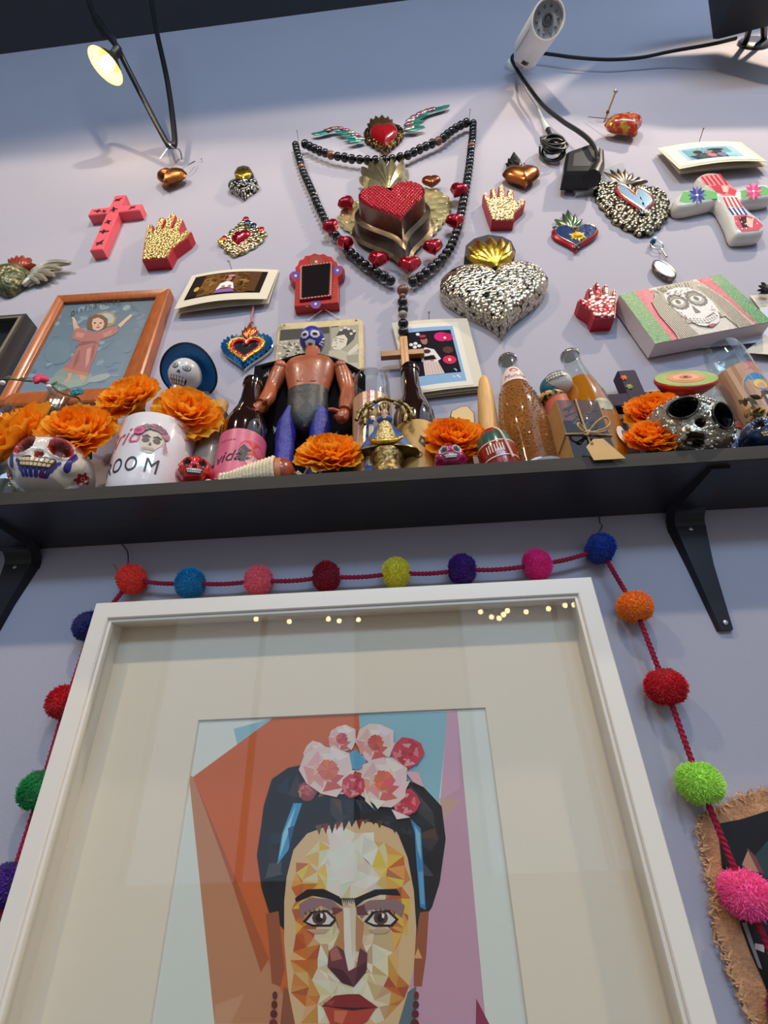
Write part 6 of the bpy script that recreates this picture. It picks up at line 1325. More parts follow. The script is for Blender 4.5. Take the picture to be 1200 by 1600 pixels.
def marigold(label, c, R_, axis, n=58, mats=ORA, dense=1.0, spread=1.62, seed=0, psc=1.0):
    q_ = random.Random(seed); ax = Vector(axis).normalized(); T = ax.to_track_quat('Z', 'Y').to_matrix().to_4x4(); T.translation = c
    r = thing('marigold', label, 'flower', T, 'orange marigolds on the shelf')
    part('flower_head', MB().ball((0, 0, -.02 * R_), (R_ * .42, R_ * .42, R_ * .36), 14, 9), mats[2], r)
    part('sepal', MB().lathe([(R_ * .05, -R_ * .75), (R_ * .10, -R_ * .6), (R_ * .26, -R_ * .3), (R_ * .3, -R_ * .12)], 12), mat('sepal_green', (70, 86, 40), rough=.7), r)
    for i in range(n):
        t = (i + .5) / n; th = .12 + (spread - .12) * t ** .6 + q_.uniform(-.1, .1); ph = i * 2.39996 + q_.uniform(-.15, .15)
        ln = R_ * (.62 + .42 * t) * q_.uniform(.9, 1.1)
        d = Vector((sin(th) * cos(ph), sin(th) * sin(ph), cos(th))); side = Vector((-sin(ph), cos(ph), 0)); nrm = d.cross(side)
        nrm = -nrm if nrm.z < 0 else nrm; M = Matrix((d, nrm.cross(d), nrm)).transposed().to_4x4()
        M = Matrix.Translation(d * R_ * .06) @ M @ Matrix.Rotation(q_.uniform(-.25, .25), 4, 'X') @ Matrix.Diagonal((ln, ln * q_.uniform(.8, 1.05) * psc, ln * .8, 1))
        part('petal', PET[q_.randrange(5)], mats[q_.randrange(3)], r, M=M)
    return r
def mg(label, px, py, rp, Y, axis, **k):
    c = atY(px, py, Y); return marigold(label, c, rp * mpx(px, py, Y), axis, **k)
mg('orange marigold spreading at the picture edge above the white painted skull', 40, 690, 60, -.070, (-.5, -.8, .25), seed=1, psc=.8)
mg('big orange marigold between the white painted skull and the mug', 124, 684, 54, -.080, (.1, -.95, .2), seed=2)
mg('orange marigold standing highest, in the mug under the framed painting', 206, 630, 46, -.060, (-.2, -.85, .25), seed=3)
mg('orange marigold drooping over the mug rim below the blue hat figure', 294, 650, 47, -.078, (.35, -.85, .05), seed=4, n=40, psc=1.15)
mg('orange marigold in front of the wrestler legs', 517, 718, 49, -.088, (0, -.9, .35), seed=5, n=64)
mg('orange marigold fanned behind the small pink skull', 710, 694, 48, -.078, (.05, -.95, .15), seed=6, n=64, mats=DARKO)
mg('red orange marigold behind the brow of the metal skull', 1022, 650, 44, -.060, (-.2, -.85, .25), seed=7, mats=DARKO, n=64)
mg('red orange marigold in front of the metal skull beside the gift tag', 1020, 690, 43, -.088, (-.1, -.85, .4), seed=8, mats=DARKO, n=64)
# --- painted skulls
def sstep(a, b, x): t = min(1, max(0, (x - a) / (b - a))); return t * t * (3 - 2 * t)
def skull(label, c, R_, face, roll, base, eye, nose, teeth_c, m, deco, nu=72, nv=48, open_mouth=False, name='painted_skull', deep=.42, ring=None):
    # local -y looks out of the face, +z is the crown
    f = Vector(face).normalized(); q_ = (-f).to_track_quat('Y', 'Z').to_matrix().to_4x4()
    T = Matrix.Translation(c) @ q_ @ Matrix.Rotation(math.radians(roll), 4, 'Y')
    r = thing(name, label, 'skull', T); ED = [Vector((sx * .40, -.86, .10)).normalized() for sx in (-1, 1)]; ND = Vector((0, -1, -.20)).normalized()
    def surf(d):
        d = Vector(d).normalized(); k = 1.0
        x, y, z = d.x * .86, d.y * 1.02, d.z * .92
        jaw = sstep(-.05, -.75, d.z) * sstep(.5, -.6, d.y)
        x *= 1 - .26 * sstep(-.1, -.8, d.z); y -= .12 * jaw; 
        if d.z < -.62: z = -.62 * .92 + (d.z + .62) * .55
        if d.y < -.2: x *= 1 - .10 * sstep(.1, -.5, d.z)
        brow = sstep(.30, .0, abs(d.z - .32)) * sstep(-.5, -.95, d.y); y -= .05 * brow
        p = Vector((x, y, z))
        for e in ED:
            a = e.angle(d); p *= 1 - deep * .5 * sstep(.27, .12, a); p *= 1 + .05 * sstep(.36, .29, a) * sstep(.22, .29, a)
        na = ND.angle(d); p *= 1 - deep * .35 * sstep(.16, .06, na)
        for sx in (-1, 1): p *= 1 + .05 * sstep(.3, .1, Vector((sx * .72, -.62, -.22)).normalized().angle(d))
        if open_mouth:
            ma = ((d.z + .62) / .16) ** 2 + (d.x / .36) ** 2
            if d.y < 0: p *= 1 - .45 * sstep(1.1, .5, ma)
        return p * R_
    vs = []; fs = []; cs_ = []
    for i in range(nv + 1):
        t = PI * i / nv
        for j in range(nu): a = 2 * PI * j / nu; vs.append(surf((sin(t) * cos(a), sin(t) * sin(a), cos(t))))
    mb = MB()
    for i in range(nv):
        for j in range(nu):
            t = PI * (i + .5) / nv; a = 2 * PI * (j + .5) / nu; d = Vector((sin(t) * cos(a), sin(t) * sin(a), cos(t))); col = base
            if min(e.angle(d) for e in ED) < (.30 if open_mouth else .225): col = eye
            elif ring and min(e.angle(d) for e in ED) < .29: col = ring
            if ND.angle(d) < .12: col = nose
            if open_mouth and d.y < 0 and ((d.z + .62) / .16) ** 2 + (d.x / .36) ** 2 < .8: col = (14, 12, 12)
            fs.append((i * nu + j, (i + 1) * nu + j, (i + 1) * nu + (j + 1) % nu, i * nu + (j + 1) % nu)); cs_.append(C(*col))
    mb.v = [tuple(v) for v in vs]; mb.f = fs; mb.c = cs_; mb.m = [0] * len(fs)
    part('skull_body', mb, m, r, 60)
    def decal(nm, d, o, col, lift=.012, mm=GLOSSP):     # o: outline in the tangent plane, unit = skull radius; cols may be a list of (outline, colour)
        d = Vector(d).normalized(); up = Vector((0, 0, 1)); t = up.cross(d).normalized() * -1; b_ = d.cross(t) * -1
        if b_.z < 0: b_ = -b_
        t = b_.cross(d); mbd = MB(); L_ = lift
        for oo, cc in (o if col is None else [(o, col)]):
            surfpoly(mbd, oo, lambda x, y: surf(d + t * x + b_ * y) * (1 + L_), cc); L_ += .006
        part(nm, mbd, mm, r, False)
    if teeth_c:
        decal('mouth_band', (0, -1, -.50), [(x * 1.0, y) for x, y in rrect(0, 0, 1.16, .40, .18, 4)], tuple(int(v * .25) for v in teeth_c), .006)
        for row in range(2):
            for k in range(8):
                u = -.455 + .13 * k; v = (.075 if row == 0 else -.085) + .10 * u * u
                p = [surf(Vector((0, -1, -.50)) + Vector((1, 0, 0)) * (u + dx) + Vector((0, -.0, 1)) * (v + dz)) for dx, dz in ((-.058, -.068), (.058, -.068), (.058, .068), (-.058, .068))]
                mbt = MB(); pr_ = [q_ * 1.006 for q_ in p]; c0 = sum(p, Vector()) / 4; tp = [c0 * 1.05 + (q_ - c0) * .82 for q_ in p]
                mbt.rings([pr_, tp], True, False, True); part('tooth', mbt, mat('tooth_%d_%d' % (teeth_c[0], teeth_c[2]), teeth_c, rough=.25, coat=.4), r, False)
    deco(decal, r, surf); return r
GL = lambda nm, **k: mat(nm, vcol=True, rough=.12, coat=.8, **k)
def deco_white(dc, r, surf):
    for sx in (-1, 1):
        dc('blue_scroll', (sx * .74, -.62, -.12), [(p[0], p[1]) for p in stroke([(.16 * cos(t) * sx, .26 * sin(t)) for t in [PI * .6 + k * PI * 1.0 / 10 for k in range(11)]], .09)], (52, 46, 128))
        dc('red_flower', (sx * .92, -.28, -.24), [([(.15 * (1 + .25 * cos(6 * t)) * cos(t), .15 * (1 + .25 * cos(6 * t)) * sin(t)) for t in [2 * PI * k / 36 for k in range(36)]], (170, 34, 52)), (ell(0, 0, .05, .05, 10), (226, 180, 160)), (ell(0, 0, .025, .025, 8), (90, 20, 30))], None)
    for k in range(6):
        dc('blue_stripe', (-.50 + .20 * k, -.86, -.80), rrect(0, 0, .13, .30, .055, 3), (58, 52, 136))
    for x, z in ((-.2, .62), (.0, .72), (.22, .62), (-.1, .45), (.12, .46)): dc('blue_leaf', (x, -.8, z), ell(0, 0, .12, .06, 12, .3), (64, 60, 130))
    for x, z in ((-.3, .8), (.3, .8), (.1, .92)): dc('blue_leaf', (x, -.55, z), ell(0, 0, .14, .07, 12, -.3), (52, 48, 120))
    for k in range(3): dc('blue_dot', (.50, -.75, -.30 - .13 * k), ell(0, 0, .05, .065, 12), (58, 52, 136))
    for k in range(3): dc('blue_dot', (-.50, -.75, -.30 - .13 * k), ell(0, 0, .05, .065, 12), (58, 52, 136))
    dc('red_cheek', (.35, -.8, -.85), ell(0, 0, .13, .08, 12), (120, 24, 40))
c = atY(84, 733, -.080); skull('large white painted skull with blue strokes at the picture edge', Vector((c.x, -.075, ZT + .058)), 62 * mpx(76, 733, -.08), (.30, -.92, .10), -2, (222, 212, 200), (92, 22, 22), (170, 60, 50), (216, 196, 160), GL('white_glaze_skull'), deco_white, 160, 110, ring=(160, 44, 40))
def deco_red(dc, r, surf):
    for sx in (-1, 1):
        dc('blue_scroll', (sx * .75, -.55, .30), stroke([(.10 * cos(t) * sx, .20 * sin(t)) for t in [-1.2 + k * .3 for k in range(9)]], .06), (50, 40, 110)); dc('dark_line', (sx * .66, -.7, .02), stroke([(.06 * cos(t) * sx, .18 * sin(t)) for t in [-1.2 + k * .3 for k in range(9)]], .04), (30, 14, 24))
    for k in range(5): dc('painted_dot', (-.3 + .15 * k, -.75, .62), ell(0, 0, .04, .04, 8), (60, 40, 100))
c = atY(305, 735, -.10); skull('small red painted skull between the mug and the pink labelled bottle', Vector((c.x, -.098, ZT + .026)), 32 * mpx(305, 735, -.10), (.36, -.90, .04), -4, (206, 34, 36), (24, 14, 16), (40, 16, 18), (232, 214, 206), GL('red_glaze_skull'), deco_red, 96, 64)
def deco_pink(dc, r, surf):
    rc = random.Random(3)
    for sx in (-1, 1): dc('cheek_dot', (sx * .62, -.75, -.2), ell(0, 0, .05, .05, 8), (236, 160, 200))
    dc('forehead_mark', (0, -.85, .48), ell(0, 0, .22, .10, 14), (60, 40, 110)); dc('nose_mark', (0, -1, -.18), ell(0, 0, .07, .06, 10), (226, 210, 206))
    for k in range(16):
        a = rc.uniform(.2, 2.9); dc('painted_dot', (.8 * cos(a), -.7, .1 + .5 * sin(a)), ell(0, 0, .03, .03, 7), (230, 150, 190))
c = atY(703, 716, -.10); skull('small pink painted skull in front of the fanned marigold', Vector((c.x, -.1, ZT + .021)), 29 * mpx(703, 716, -.10), (-.06, -.98, .08), 0, (176, 34, 92), (104, 98, 100), (230, 214, 206), (226, 222, 214), GL('pink_glaze_skull'), deco_pink, 96, 64, ring=(206, 200, 196))
def deco_metal(dc, r, surf):
    rc = random.Random(11); k = 0
    while k < 230:
        d = Vector((rc.uniform(-1, 1), rc.uniform(-1, .2), rc.uniform(-.7, .95)))
        if .4 < d.length < 1:
            d.normalize()
            if min(Vector((sx * .40, -.86, .10)).normalized().angle(d) for sx in (-1, 1)) < .30 or Vector((0, -1, -.2)).angle(d) < .14 or (d.z < -.42 and abs(d.x) < .42): continue
            p = surf(d); s_ = p.length * rc.uniform(.035, .06); part('crystal', CRY, None, r, M=Matrix.Translation(p) @ Matrix.Diagonal((s_, s_, s_, 1))); k += 1
    for sx in (-1, 1):
        e = Vector((sx * .40, -.86, .10)).normalized(); t = e.orthogonal().normalized(); b_ = e.cross(t)
        part('eye_rim', MB().tube([surf(e + (t * cos(a) + b_ * sin(a)) * .30) * 1.01 for a in [2 * PI * j / 28 for j in range(28)]], .0016, 8, loop=True), PEWT, r)
    part('lip', MB().tube([surf((.36 * cos(a), -.76, -.62 + .17 * sin(a))) * 1.02 for a in [2 * PI * j / 28 for j in range(28)]], .004, 8, loop=True), mat('bright_pewter', (200, 198, 190), rough=.15, metal=1), r)
CRY = MB().ball((0, 0, 0), 1, 8, 5).mesh('crystal', [mat('crystal_silver', (196, 190, 176), rough=.15, metal=1)])
c = atY(1056, 660, -.075); skull('silver metal skull encrusted with small stones, mouth open, behind the red orange marigold', Vector((c.x, -.074, ZT + .054)), 74 * mpx(1092, 660, -.075), (-.12, -.92, -.14), 26, (176, 168, 150), (12, 11, 12), (70, 66, 60), None, mat('silver_skull', vcol=True, rough=.32, metal=.85, bump=.6, bscale=130, voro=True), deco_metal, 120, 80, True, 'metal_skull', .62)
def deco_blue(dc, r, surf):
    for sx in (-1, 1):
        for k in range(12): a = 2 * PI * k / 12; dc('white_dot', Vector((sx * .40, -.86, .10)) + Vector((cos(a) * .26, 0, sin(a) * .24)), ell(0, 0, .022, .022, 7), (206, 214, 226))
    for k in range(7): dc('white_dot', (-.3 + .1 * k, -.8, .55 + .06 * sin(k)), ell(0, 0, .03, .03, 7), (200, 210, 226))
    dc('dark_swirl', (.6, -.6, .4), stroke([(.2 * cos(t), .2 * sin(t)) for t in [k * .3 for k in range(14)]], .05), (20, 24, 60))
c = atY(1190, 676, -.095); skull('blue painted skull with cream teeth at the far shelf end', Vector((c.x, -.092, ZT + .030)), 42 * mpx(1190, 676, -.095), (-.32, -.94, .06), 10, (32, 52, 92), (10, 10, 16), (14, 14, 22), (206, 190, 160), GL('blue_glaze_skull'), deco_blue, 96, 64)
# --- masked wrestler doll
YW = -.050
b = atY(480, 690, YW); fr = upfr((b.x, YW, ZT)); r = thing('wrestler_doll', 'papier mache wrestler doll with blue mask, black cape and trunks', 'doll', fr)
V = lambda px, py, dy=0.0: fr.l(atY(px, py, YW + dy))
SKIN = mat('doll_skin', (166, 88, 56), rough=.35, coat=.25, var=.22, vscale=26, bump=.25, bscale=50)
BLUEC = mat('doll_blue', (44, 44, 140), rough=.5, var=.25, vscale=60, bump=.5, bscale=90)
TRUNK = mat('doll_trunks', (52, 54, 54), rough=.45, var=.3, vscale=50, bump=.4, bscale=70)
def loft(sec, n=20, pw=1.0):                        # sections (centre, half width x, half depth y); horizontal rings
    return MB().rings([[(c_.x + a * (abs(cos(t)) ** pw) * (1 if cos(t) > 0 else -1), c_.y + d * sin(t), c_.z) for t in [2 * PI * k / n for k in range(n)]] for c_, a, d in sec])
m_ = mpx(485, 600, YW)
def lvl(py, pl, pr_, dep, dy=0.0): a, b_ = V(pl, py), V(pr_, py); c_ = (a + b_) / 2; c_.y += dy; return (c_, (b_ - a).length / 2, dep)
part('torso', loft([lvl(630, 455, 507, .018), lvl(615, 452, 512, .019), lvl(600, 449, 518, .022), lvl(585, 446, 523, .025), lvl(574, 446, 524, .024), lvl(569, 449, 521, .021), lvl(566, 466, 506, .016), lvl(560, 476, 500, .013), lvl(548, 477, 500, .012)], 28, .75), SKIN, r, 60)
for sx in (-1, 1):
    for k in range(2): c_ = V(482 + sx * 9, 598 + 9 * k); part('belly_muscle', MB().ball((c_.x, c_.y - .0175, c_.z), (.008, .0035, .006), 12, 8), SKIN, r)
part('trunks', loft([lvl(676, 470, 485, .014), lvl(668, 459, 495, .019), lvl(655, 449, 510, .022), lvl(640, 449, 513, .0225), lvl(625, 450, 512, .0215), lvl(614, 450, 513, .0205)], 28, .8), TRUNK, r, 60)
for pts in (((449, 463, 646), (433, 465, 665), (430, 461, 690), (429, 458, 715)), ((488, 513, 646), (484, 516, 665), (483, 514, 690), (480, 508, 715))):
    S_2 = [lvl(py, a, b_, .019 - .002 * i) for i, (a, b_, py) in enumerate(pts)]; last = S_2[-1]; c_ = last[0].copy(); c_.z = .014; S_2.append((c_, last[1] * .9, .015)); c3 = c_.copy(); c3.z = .001; c3.y -= .006; S_2.append((c3, last[1], .022))
    part('leg', loft(S_2[::-1], 20), BLUEC, r, 60)
def limb(pts, rad, n=14): return MB().tube(smoothp([tuple(p) for p in pts], 6), [rad[min(len(rad) - 2, int(k / 6))] + (rad[min(len(rad) - 1, int(k / 6) + 1)] - rad[min(len(rad) - 2, int(k / 6))]) * (k % 6) / 6 for k in range(6 * (len(pts) - 1) + 1)], n)
for sx, P_, hand in ((-1, [(439, 574), (433, 590), (424, 608), (418, 622), (408, 634)], (400, 641)), (1, [(533, 574), (539, 592), (543, 612), (541, 630), (538, 645)], (534, 653))):
    dys = (0, .002, 0, -.012, -.022)
    A_ = [V(x, y, d) for (x, y), d in zip(P_, dys)]
    part('arm', limb(A_, [.0125, .0145, .0120, .0125, .0085]), SKIN, r, 60)
    part('shoulder', MB().ball(tuple(A_[0] + Vector((0, 0, -.002))), (.0125, .015, .013), 16, 10), SKIN, r)
    H = V(*hand, -.026); rt = A_[-1]; d = (H - rt).normalized()
    hb = part('hand', MB().tube([rt - d * .004, rt + d * .004, H, H + d * .006], [.008, .0095, .0105, .007], 12), SKIN, r, 60)
    side = Vector((0, -1, 0)).cross(d).normalized()
    for k in range(4):
        o_ = H + side * (.0055 - .0037 * k) + Vector((0, -.002, 0)); ln = (.014, .016, .015, .012)[k]
        part('finger', MB().tube([o_, o_ + d * ln * .6 + Vector((0, -.004, 0)), o_ + d * ln * .8 + Vector((0, -.009, -.002)), o_ + d * ln * .55 + Vector((0, -.012, -.003))], [.0030, .0029, .0027, .0022], 8), SKIN, hb, 60)
    o_ = rt + d * .005 + Vector((-sx * .006, -.004, .002)); part('thumb', MB().tube([o_, o_ + Vector((-sx * .008, -.006, .003)) + d * .004, o_ + Vector((-sx * .014, -.008, .004)) + d * .007], [.0036, .0032, .0024], 8), SKIN, hb, 60)
HC = V(488, 533); hr = (V(508, 533) - V(469, 533)).length / 2; hz = hr * 1.28
def hsurf(d, lift=0.0):
    d = Vector(d).normalized(); x, y, z = d.x * hr * (1 - .14 * sstep(0, -.9, d.z)), d.y * hr * 1.05, d.z * hz
    k = 1 + lift + .10 * sstep(.16, .04, Vector((0, -.86, -.56)).normalized().angle(d)); return HC + Vector((x, y * k, z)) * (1 + lift)
mb = MB(); vs = []
for i in range(25):
    for j in range(36): t = PI * i / 24; a = 2 * PI * j / 36; vs.append(hsurf((sin(t) * cos(a), sin(t) * sin(a), cos(t))))
mb.add(vs, [(i * 36 + j, (i + 1) * 36 + j, (i + 1) * 36 + (j + 1) % 36, i * 36 + (j + 1) % 36) for i in range(24) for j in range(36)])
hd = part('head_mask', mb, mat('mask_blue', (40, 40, 150), rough=.35, coat=.3), r, 60, label='blue painted wrestling mask')
PIT = Matrix.Rotation(math.radians(30), 3, 'X')
def hdec(nm, L_):
    mbd = MB(); lf = .015
    for o, cc in L_:
        surfpoly(mbd, [(x * 1.12, z * 1.12) for x, z in o], lambda x, z: hsurf(PIT @ Vector((x, -(max(.05, 1 - x * x - z * z)) ** .5, z)), lf), cc); lf += .014
    part(nm, mbd, MATTP, hd, False)
WHM = (214, 210, 204)
for sx in (-1, 1): hdec('eye_patch', [([(sx * x, z) for x, z in ((.06, .06), (.10, .30), (.30, .42), (.56, .36), (.66, .12), (.50, -.04), (.28, -.06))], WHM), (ell(sx * .36, .17, .17, .085, 14), (96, 74, 62)), (ell(sx * .36, .17, .10, .05, 10), (60, 46, 42))])
hdec('mouth_patch', [([(-.40, -.22), (-.12, -.16), (0, -.12), (.12, -.16), (.40, -.22), (.34, -.56), (.1, -.66), (-.1, -.66), (-.34, -.56)], WHM), ([(-.18, -.38), (0, -.32), (.18, -.38), (.1, -.46), (-.1, -.46)], (130, 76, 60))])
hdec('nose_patch', [([(-.07, .12), (.07, .12), (.10, -.10), (-.10, -.10)], (40, 40, 150))])
for k in range(3): part('mask_lace', MB().tube([hsurf((.86, -.2 + .1 * k, -.1 - .2 * k), .03), hsurf((.80, -.35, -.35 - .18 * k), .06)], .0016, 6), WHT, hd)
# cape
mb = MB(); rows = []
top = [(398, 572), (420, 566), (446, 560), (470, 553), (492, 551), (512, 557), (536, 564), (556, 574), (571, 586)]
tp = [V(x, y, .012 + .010 * abs(i - 4) / 4 * 0) for i, (x, y) in enumerate(top)]
for k in range(9):
    t = k / 8; rows.append([Vector((p.x * (1 - .05 * t) + .0, p.y + .012 * sin(i * 1.9) * t + .008 * t, p.z + (.012 - p.z) * t)) for i, p in enumerate(tp)])
mb.rings([[tuple(p) for p in R_2] for R_2 in rows], False, False, False); mb.rings([[tuple(p + Vector((0, .0015, 0))) for p in R_2] for R_2 in rows], False, False, False)
part('cape', mb, mat('black_felt', (16, 15, 17), rough=.9, spec=.1), r, 70)
part('cape_collar', MB().tube(smoothp([tuple(V(*p, -.006)) for p in ((408, 574), (446, 563), (472, 556), (490, 556), (510, 559), (540, 570), (566, 584))], 5), .004, 8), mat('black_felt'), r)
for px, py in ((418, 586), (552, 588), (430, 672), (524, 682)):
    c_ = V(px, py, -.001); rc = random.Random(px); mb = MB()
    for k in range(14): d = Vector((rc.uniform(-1, 1), rc.uniform(-1, .0), rc.uniform(-1, 1))); d.normalize(); mb.tube([c_, c_ + d * rc.uniform(.004, .009)], [.0012, .0003], 4)
    part('white_tuft', mb, mat('white_fluff', (206, 202, 196), rough=.9), r, kind='stuff')
# --- blue hat figure
YH = -.045; b = atY(285, 620, YH); fr = upfr((b.x, YH, ZT)); r = thing('catrina_figure', 'white clay skeleton figure in a wide blue hat beside the wooden frame', 'figurine', fr)
V = lambda px, py, dy=0.0: fr.l(atY(px, py, YH + dy)); WCL = mat('pearly_clay', (206, 200, 198), rough=.25, coat=.4)
hd0 = V(289, 588); nk = V(270, 618); hr = 24 * mpx(289, 588, YH)
part('dress', MB().lathe([(.03, 0), (.032, .01), (.024, nk.z * .4), (.016, nk.z * .66), (.02, nk.z * .82), (.008, nk.z * .93)], 24), mat('dress_blue', (36, 90, 150), rough=.4), r, 50)
part('neck', MB().tube(smoothp([(0, 0, nk.z * .9), tuple((nk + Vector((0, 0, nk.z * .95))) / 2) if False else (nk.x * .6, 0, nk.z * .97), tuple(nk.lerp(hd0, .3)), tuple(hd0)], 5), .0085, 12), WCL, r)
fdir = Vector((.02, -.78, -.60)).normalized(); upd = (hd0 - nk).normalized(); rt_ = fdir.cross(upd).normalized(); upd = rt_.cross(fdir)
def fs(u, v, lift=.0):                               # point on the little face, u right, v up
    w_ = (max(.02, 1 - u * u - v * v)) ** .5; k = 1 - .24 * sstep(0, -.9, v); return hd0 + (rt_ * u * k + upd * v * 1.12 + fdir * w_ * 1.0) * hr * (1 + lift)
mb = MB(); vs = []
for i in range(21):
    for j in range(28):
        t = PI * i / 20; a = 2 * PI * j / 28; u, v, w_ = sin(t) * cos(a), cos(t), sin(t) * sin(a); k = 1 - .24 * sstep(0, -.9, v); vs.append(hd0 + (rt_ * u * k + upd * v * 1.12 + fdir * w_) * hr)
mb.add(vs, [(i * 28 + j, i * 28 + (j + 1) % 28, (i + 1) * 28 + (j + 1) % 28, (i + 1) * 28 + j) for i in range(20) for j in range(28)])
hp = part('head', mb, WCL, r, 60)
def fdec(nm, L_, par):
    mbd = MB(); lf = .02
    for o, cc in L_:
        surfpoly(mbd, o, lambda x, z: fs(x, z, lf), cc); lf += .012
    part(nm, mbd, GLOSSP, par, False)
for sx in (-1, 1): fdec('eye', [(ell(sx * .36, .40, .22, .15, 14), (40, 38, 40)), (ell(sx * .36, .40, .18, .115, 14), (206, 204, 198)), (ell(sx * .36, .40, .12, .08, 12), (130, 132, 130))], hp)
fdec('nose', [(stroke([(-.1, .06), (0, .20), (.1, .06)], .06), (30, 28, 30))], hp)
fdec('mouth', [(rrect(0, -.34, 1.1, .44, .18, 4), (28, 26, 28))] + [(R4(-.46 + .155 * k, -.52 + .22 * j, -.34 + .155 * k, -.35 + .22 * j), (214, 208, 200)) for j in range(2) for k in range(6)], hp)
hn = (fdir * .80 - upd * .35).normalized(); hq = hn.to_track_quat('Z', 'Y').to_matrix().to_4x4(); hq.translation = V(298, 580, .012); RH = 44 * mpx(298, 580, YH)
mb = MB(); rs = []
for rr, z in ((.2, -.30), (.42, -.28), (.5, -.06), (.7, -.0), (.92, .03), (1.0, .09), (1.02, .10), (1.0, .06), (.9, .0), (.5, -.09), (.3, -.34)):
    rs.append([(rr * RH * cos(t), rr * RH * sin(t) * .92, z * RH + .10 * RH * cos(2 * t) * rr * rr) for t in [2 * PI * k / 40 for k in range(40)]])
mb.rings(rs, True, True, True, hq); part('hat', mb, mat('hat_blue', (28, 112, 176), rough=.5), r, 60)
mb = MB().tube([tuple(hq @ Vector((1.015 * RH * cos(t), 1.015 * RH * sin(t) * .92, .095 * RH + .10 * RH * cos(2 * t)))) for t in [2 * PI * k / 40 for k in range(40)]], .0018, 6, loop=True); part('hat_edge', mb, mat('dark_hat_edge', (20, 30, 44), rough=.6), r)
# --- spinning top wound with cord, lying on its side
YT = -.100; a, b = atY(336, 749, YT), atY(462, 722, YT); ax = (b - a).normalized(); m0 = mpx(400, 735, YT)
q_ = ax.to_track_quat('Z', 'Y').to_matrix().to_4x4(); q_.translation = Vector((a.x, YT, ZT + .019)); L_ = (b - a).length
q_ = Matrix.Translation((a.x, YT, ZT + .0135)) @ Vector((ax.x, 0, .06)).normalized().to_track_quat('Z', 'Y').to_matrix().to_4x4()
r = thing('spinning_top', 'wooden spinning top wound with cream cord lying behind the shelf edge', 'toy', q_)
RT = 25 * m0
prof = [(.0, 0), (.006, .002), (.30 * RT, L_ * .18), (.62 * RT, L_ * .42), (.90 * RT, L_ * .68), (RT, L_ * .78), (RT * .98, L_ * .86), (RT * .75, L_ * .94), (RT * .3, L_ * .98), (0, L_)]
part('wooden_body', MB().lathe(prof, 32), mat('top_wood', (150, 62, 36), rough=.3, coat=.4, var=.15, vscale=30), r, 50)
part('painted_band', MB().lathe([(RT * 1.005, L_ * .785), (RT * .995, L_ * .85)], 32, cap=False), mat('band_amber', (190, 120, 70), rough=.35), r, 50)
CORD = mat('cream_cord', (226, 210, 176), rough=.8, bump=.5, bscale=400)
def rz_(z):
    for i in range(len(prof) - 1):
        if prof[i][1] <= z <= prof[i + 1][1]: return prof[i][0] + (prof[i + 1][0] - prof[i][0]) * (z - prof[i][1]) / (prof[i + 1][1] - prof[i][1])
    return 0
for k in range(16):
    z = L_ * (.08 + .66 * k / 15); rr = rz_(z) + .0018; part('cord_turn', MB().tube([((rr + .0006 * sin(9 * t)) * cos(t), (rr + .0006 * sin(9 * t)) * sin(t), z + L_ * .02 * t / (2 * PI)) for t in [2 * PI * j / 30 for j in range(31)]], .0027, 8), CORD, r)
part('cord_end', MB().tube(smoothp([(0, -.012, L_ * .06), (.004, -.016, -.004), (-.004, -.010, -.012), (-.006, -.002, -.006), (0, -.010, .004), (.006, -.016, .012)], 6), .0026, 8), CORD, r)
part('frayed_tip', MB().tube(smoothp([(0, 0, L_), (.004, -.004, L_ + .008), (-.003, .002, L_ + .016)], 5), [.004] * 6 + [.0015] * 5, 8), CORD, r)
# --- golden virgin figurine on a pedestal
YV = -.094; b = atY(604, 715, YV); fr = upfr((b.x, YV, ZT)); r = thing('virgin_figurine', 'gold and blue virgin figurine with cherubs on a round pedestal', 'figurine', fr)
V = lambda px, py, dy=0.0: fr.l(atY(px, py, YV + dy)); AG = mat('antique_gold', (168, 146, 92), rough=.35, metal=.7, dark=(80, 62, 34), dscale=160, bump=.5, bscale=200)
zd = V(604, 711).z; zb = max(.004, zd); m1 = mpx(604, 700, YV)
part('pedestal', MB().lathe([(26 * m1, 0), (28 * m1, .003), (22 * m1, zb * .45), (20 * m1, zb * .6), (26 * m1, zb * .8), (24 * m1, zb)], 36), AG, r, 50)
zc2 = V(604, 702, -.01).z
part('cloud_disc', MB().rings([[(s_ * 51 * m1 * cos(t), s_ * .62 * 34 * m1 * sin(t), z) for t in [2 * PI * k / 40 for k in range(40)]] for s_, z in ((.45, zb), (.85, zb + .004), (1.0, zc2), (.98, zc2 + .003), (.6, zc2 + .005))]), mat('dark_gold', (120, 104, 66), rough=.3, metal=.8), r, 50)
hz0 = V(603, 652).z; W5 = lambda p: (p.x, p.y, p.z)
def cone_dress(nm, z0, z1, w0, w1, d0, d1, mm, cx=0.0, cy=0.0, fl=0):
    part(nm, MB().rings([[(cx + (w0 + (w1 - w0) * t) * (1 + fl * .08 * cos(11 * a)) * cos(a), cy + (d0 + (d1 - d0) * t) * sin(a), z0 + (z1 - z0) * t) for a in [2 * PI * k / 36 for k in range(36)]] for t in (0, .15, .4, .7, 1)]), mm, r, 60)
cone_dress('blue_cloak', zc2 + .003, hz0 - .004, 50 * m1, 8 * m1, .020, .008, mat('cloak_blue', (62, 100, 160), rough=.35, coat=.3, var=.15, vscale=80), 0, .006, .5)
cone_dress('cloak_hem', zc2 + .002, zc2 + .006, 51 * m1, 49 * m1, .0215, .0205, AG, 0, .006, .5)
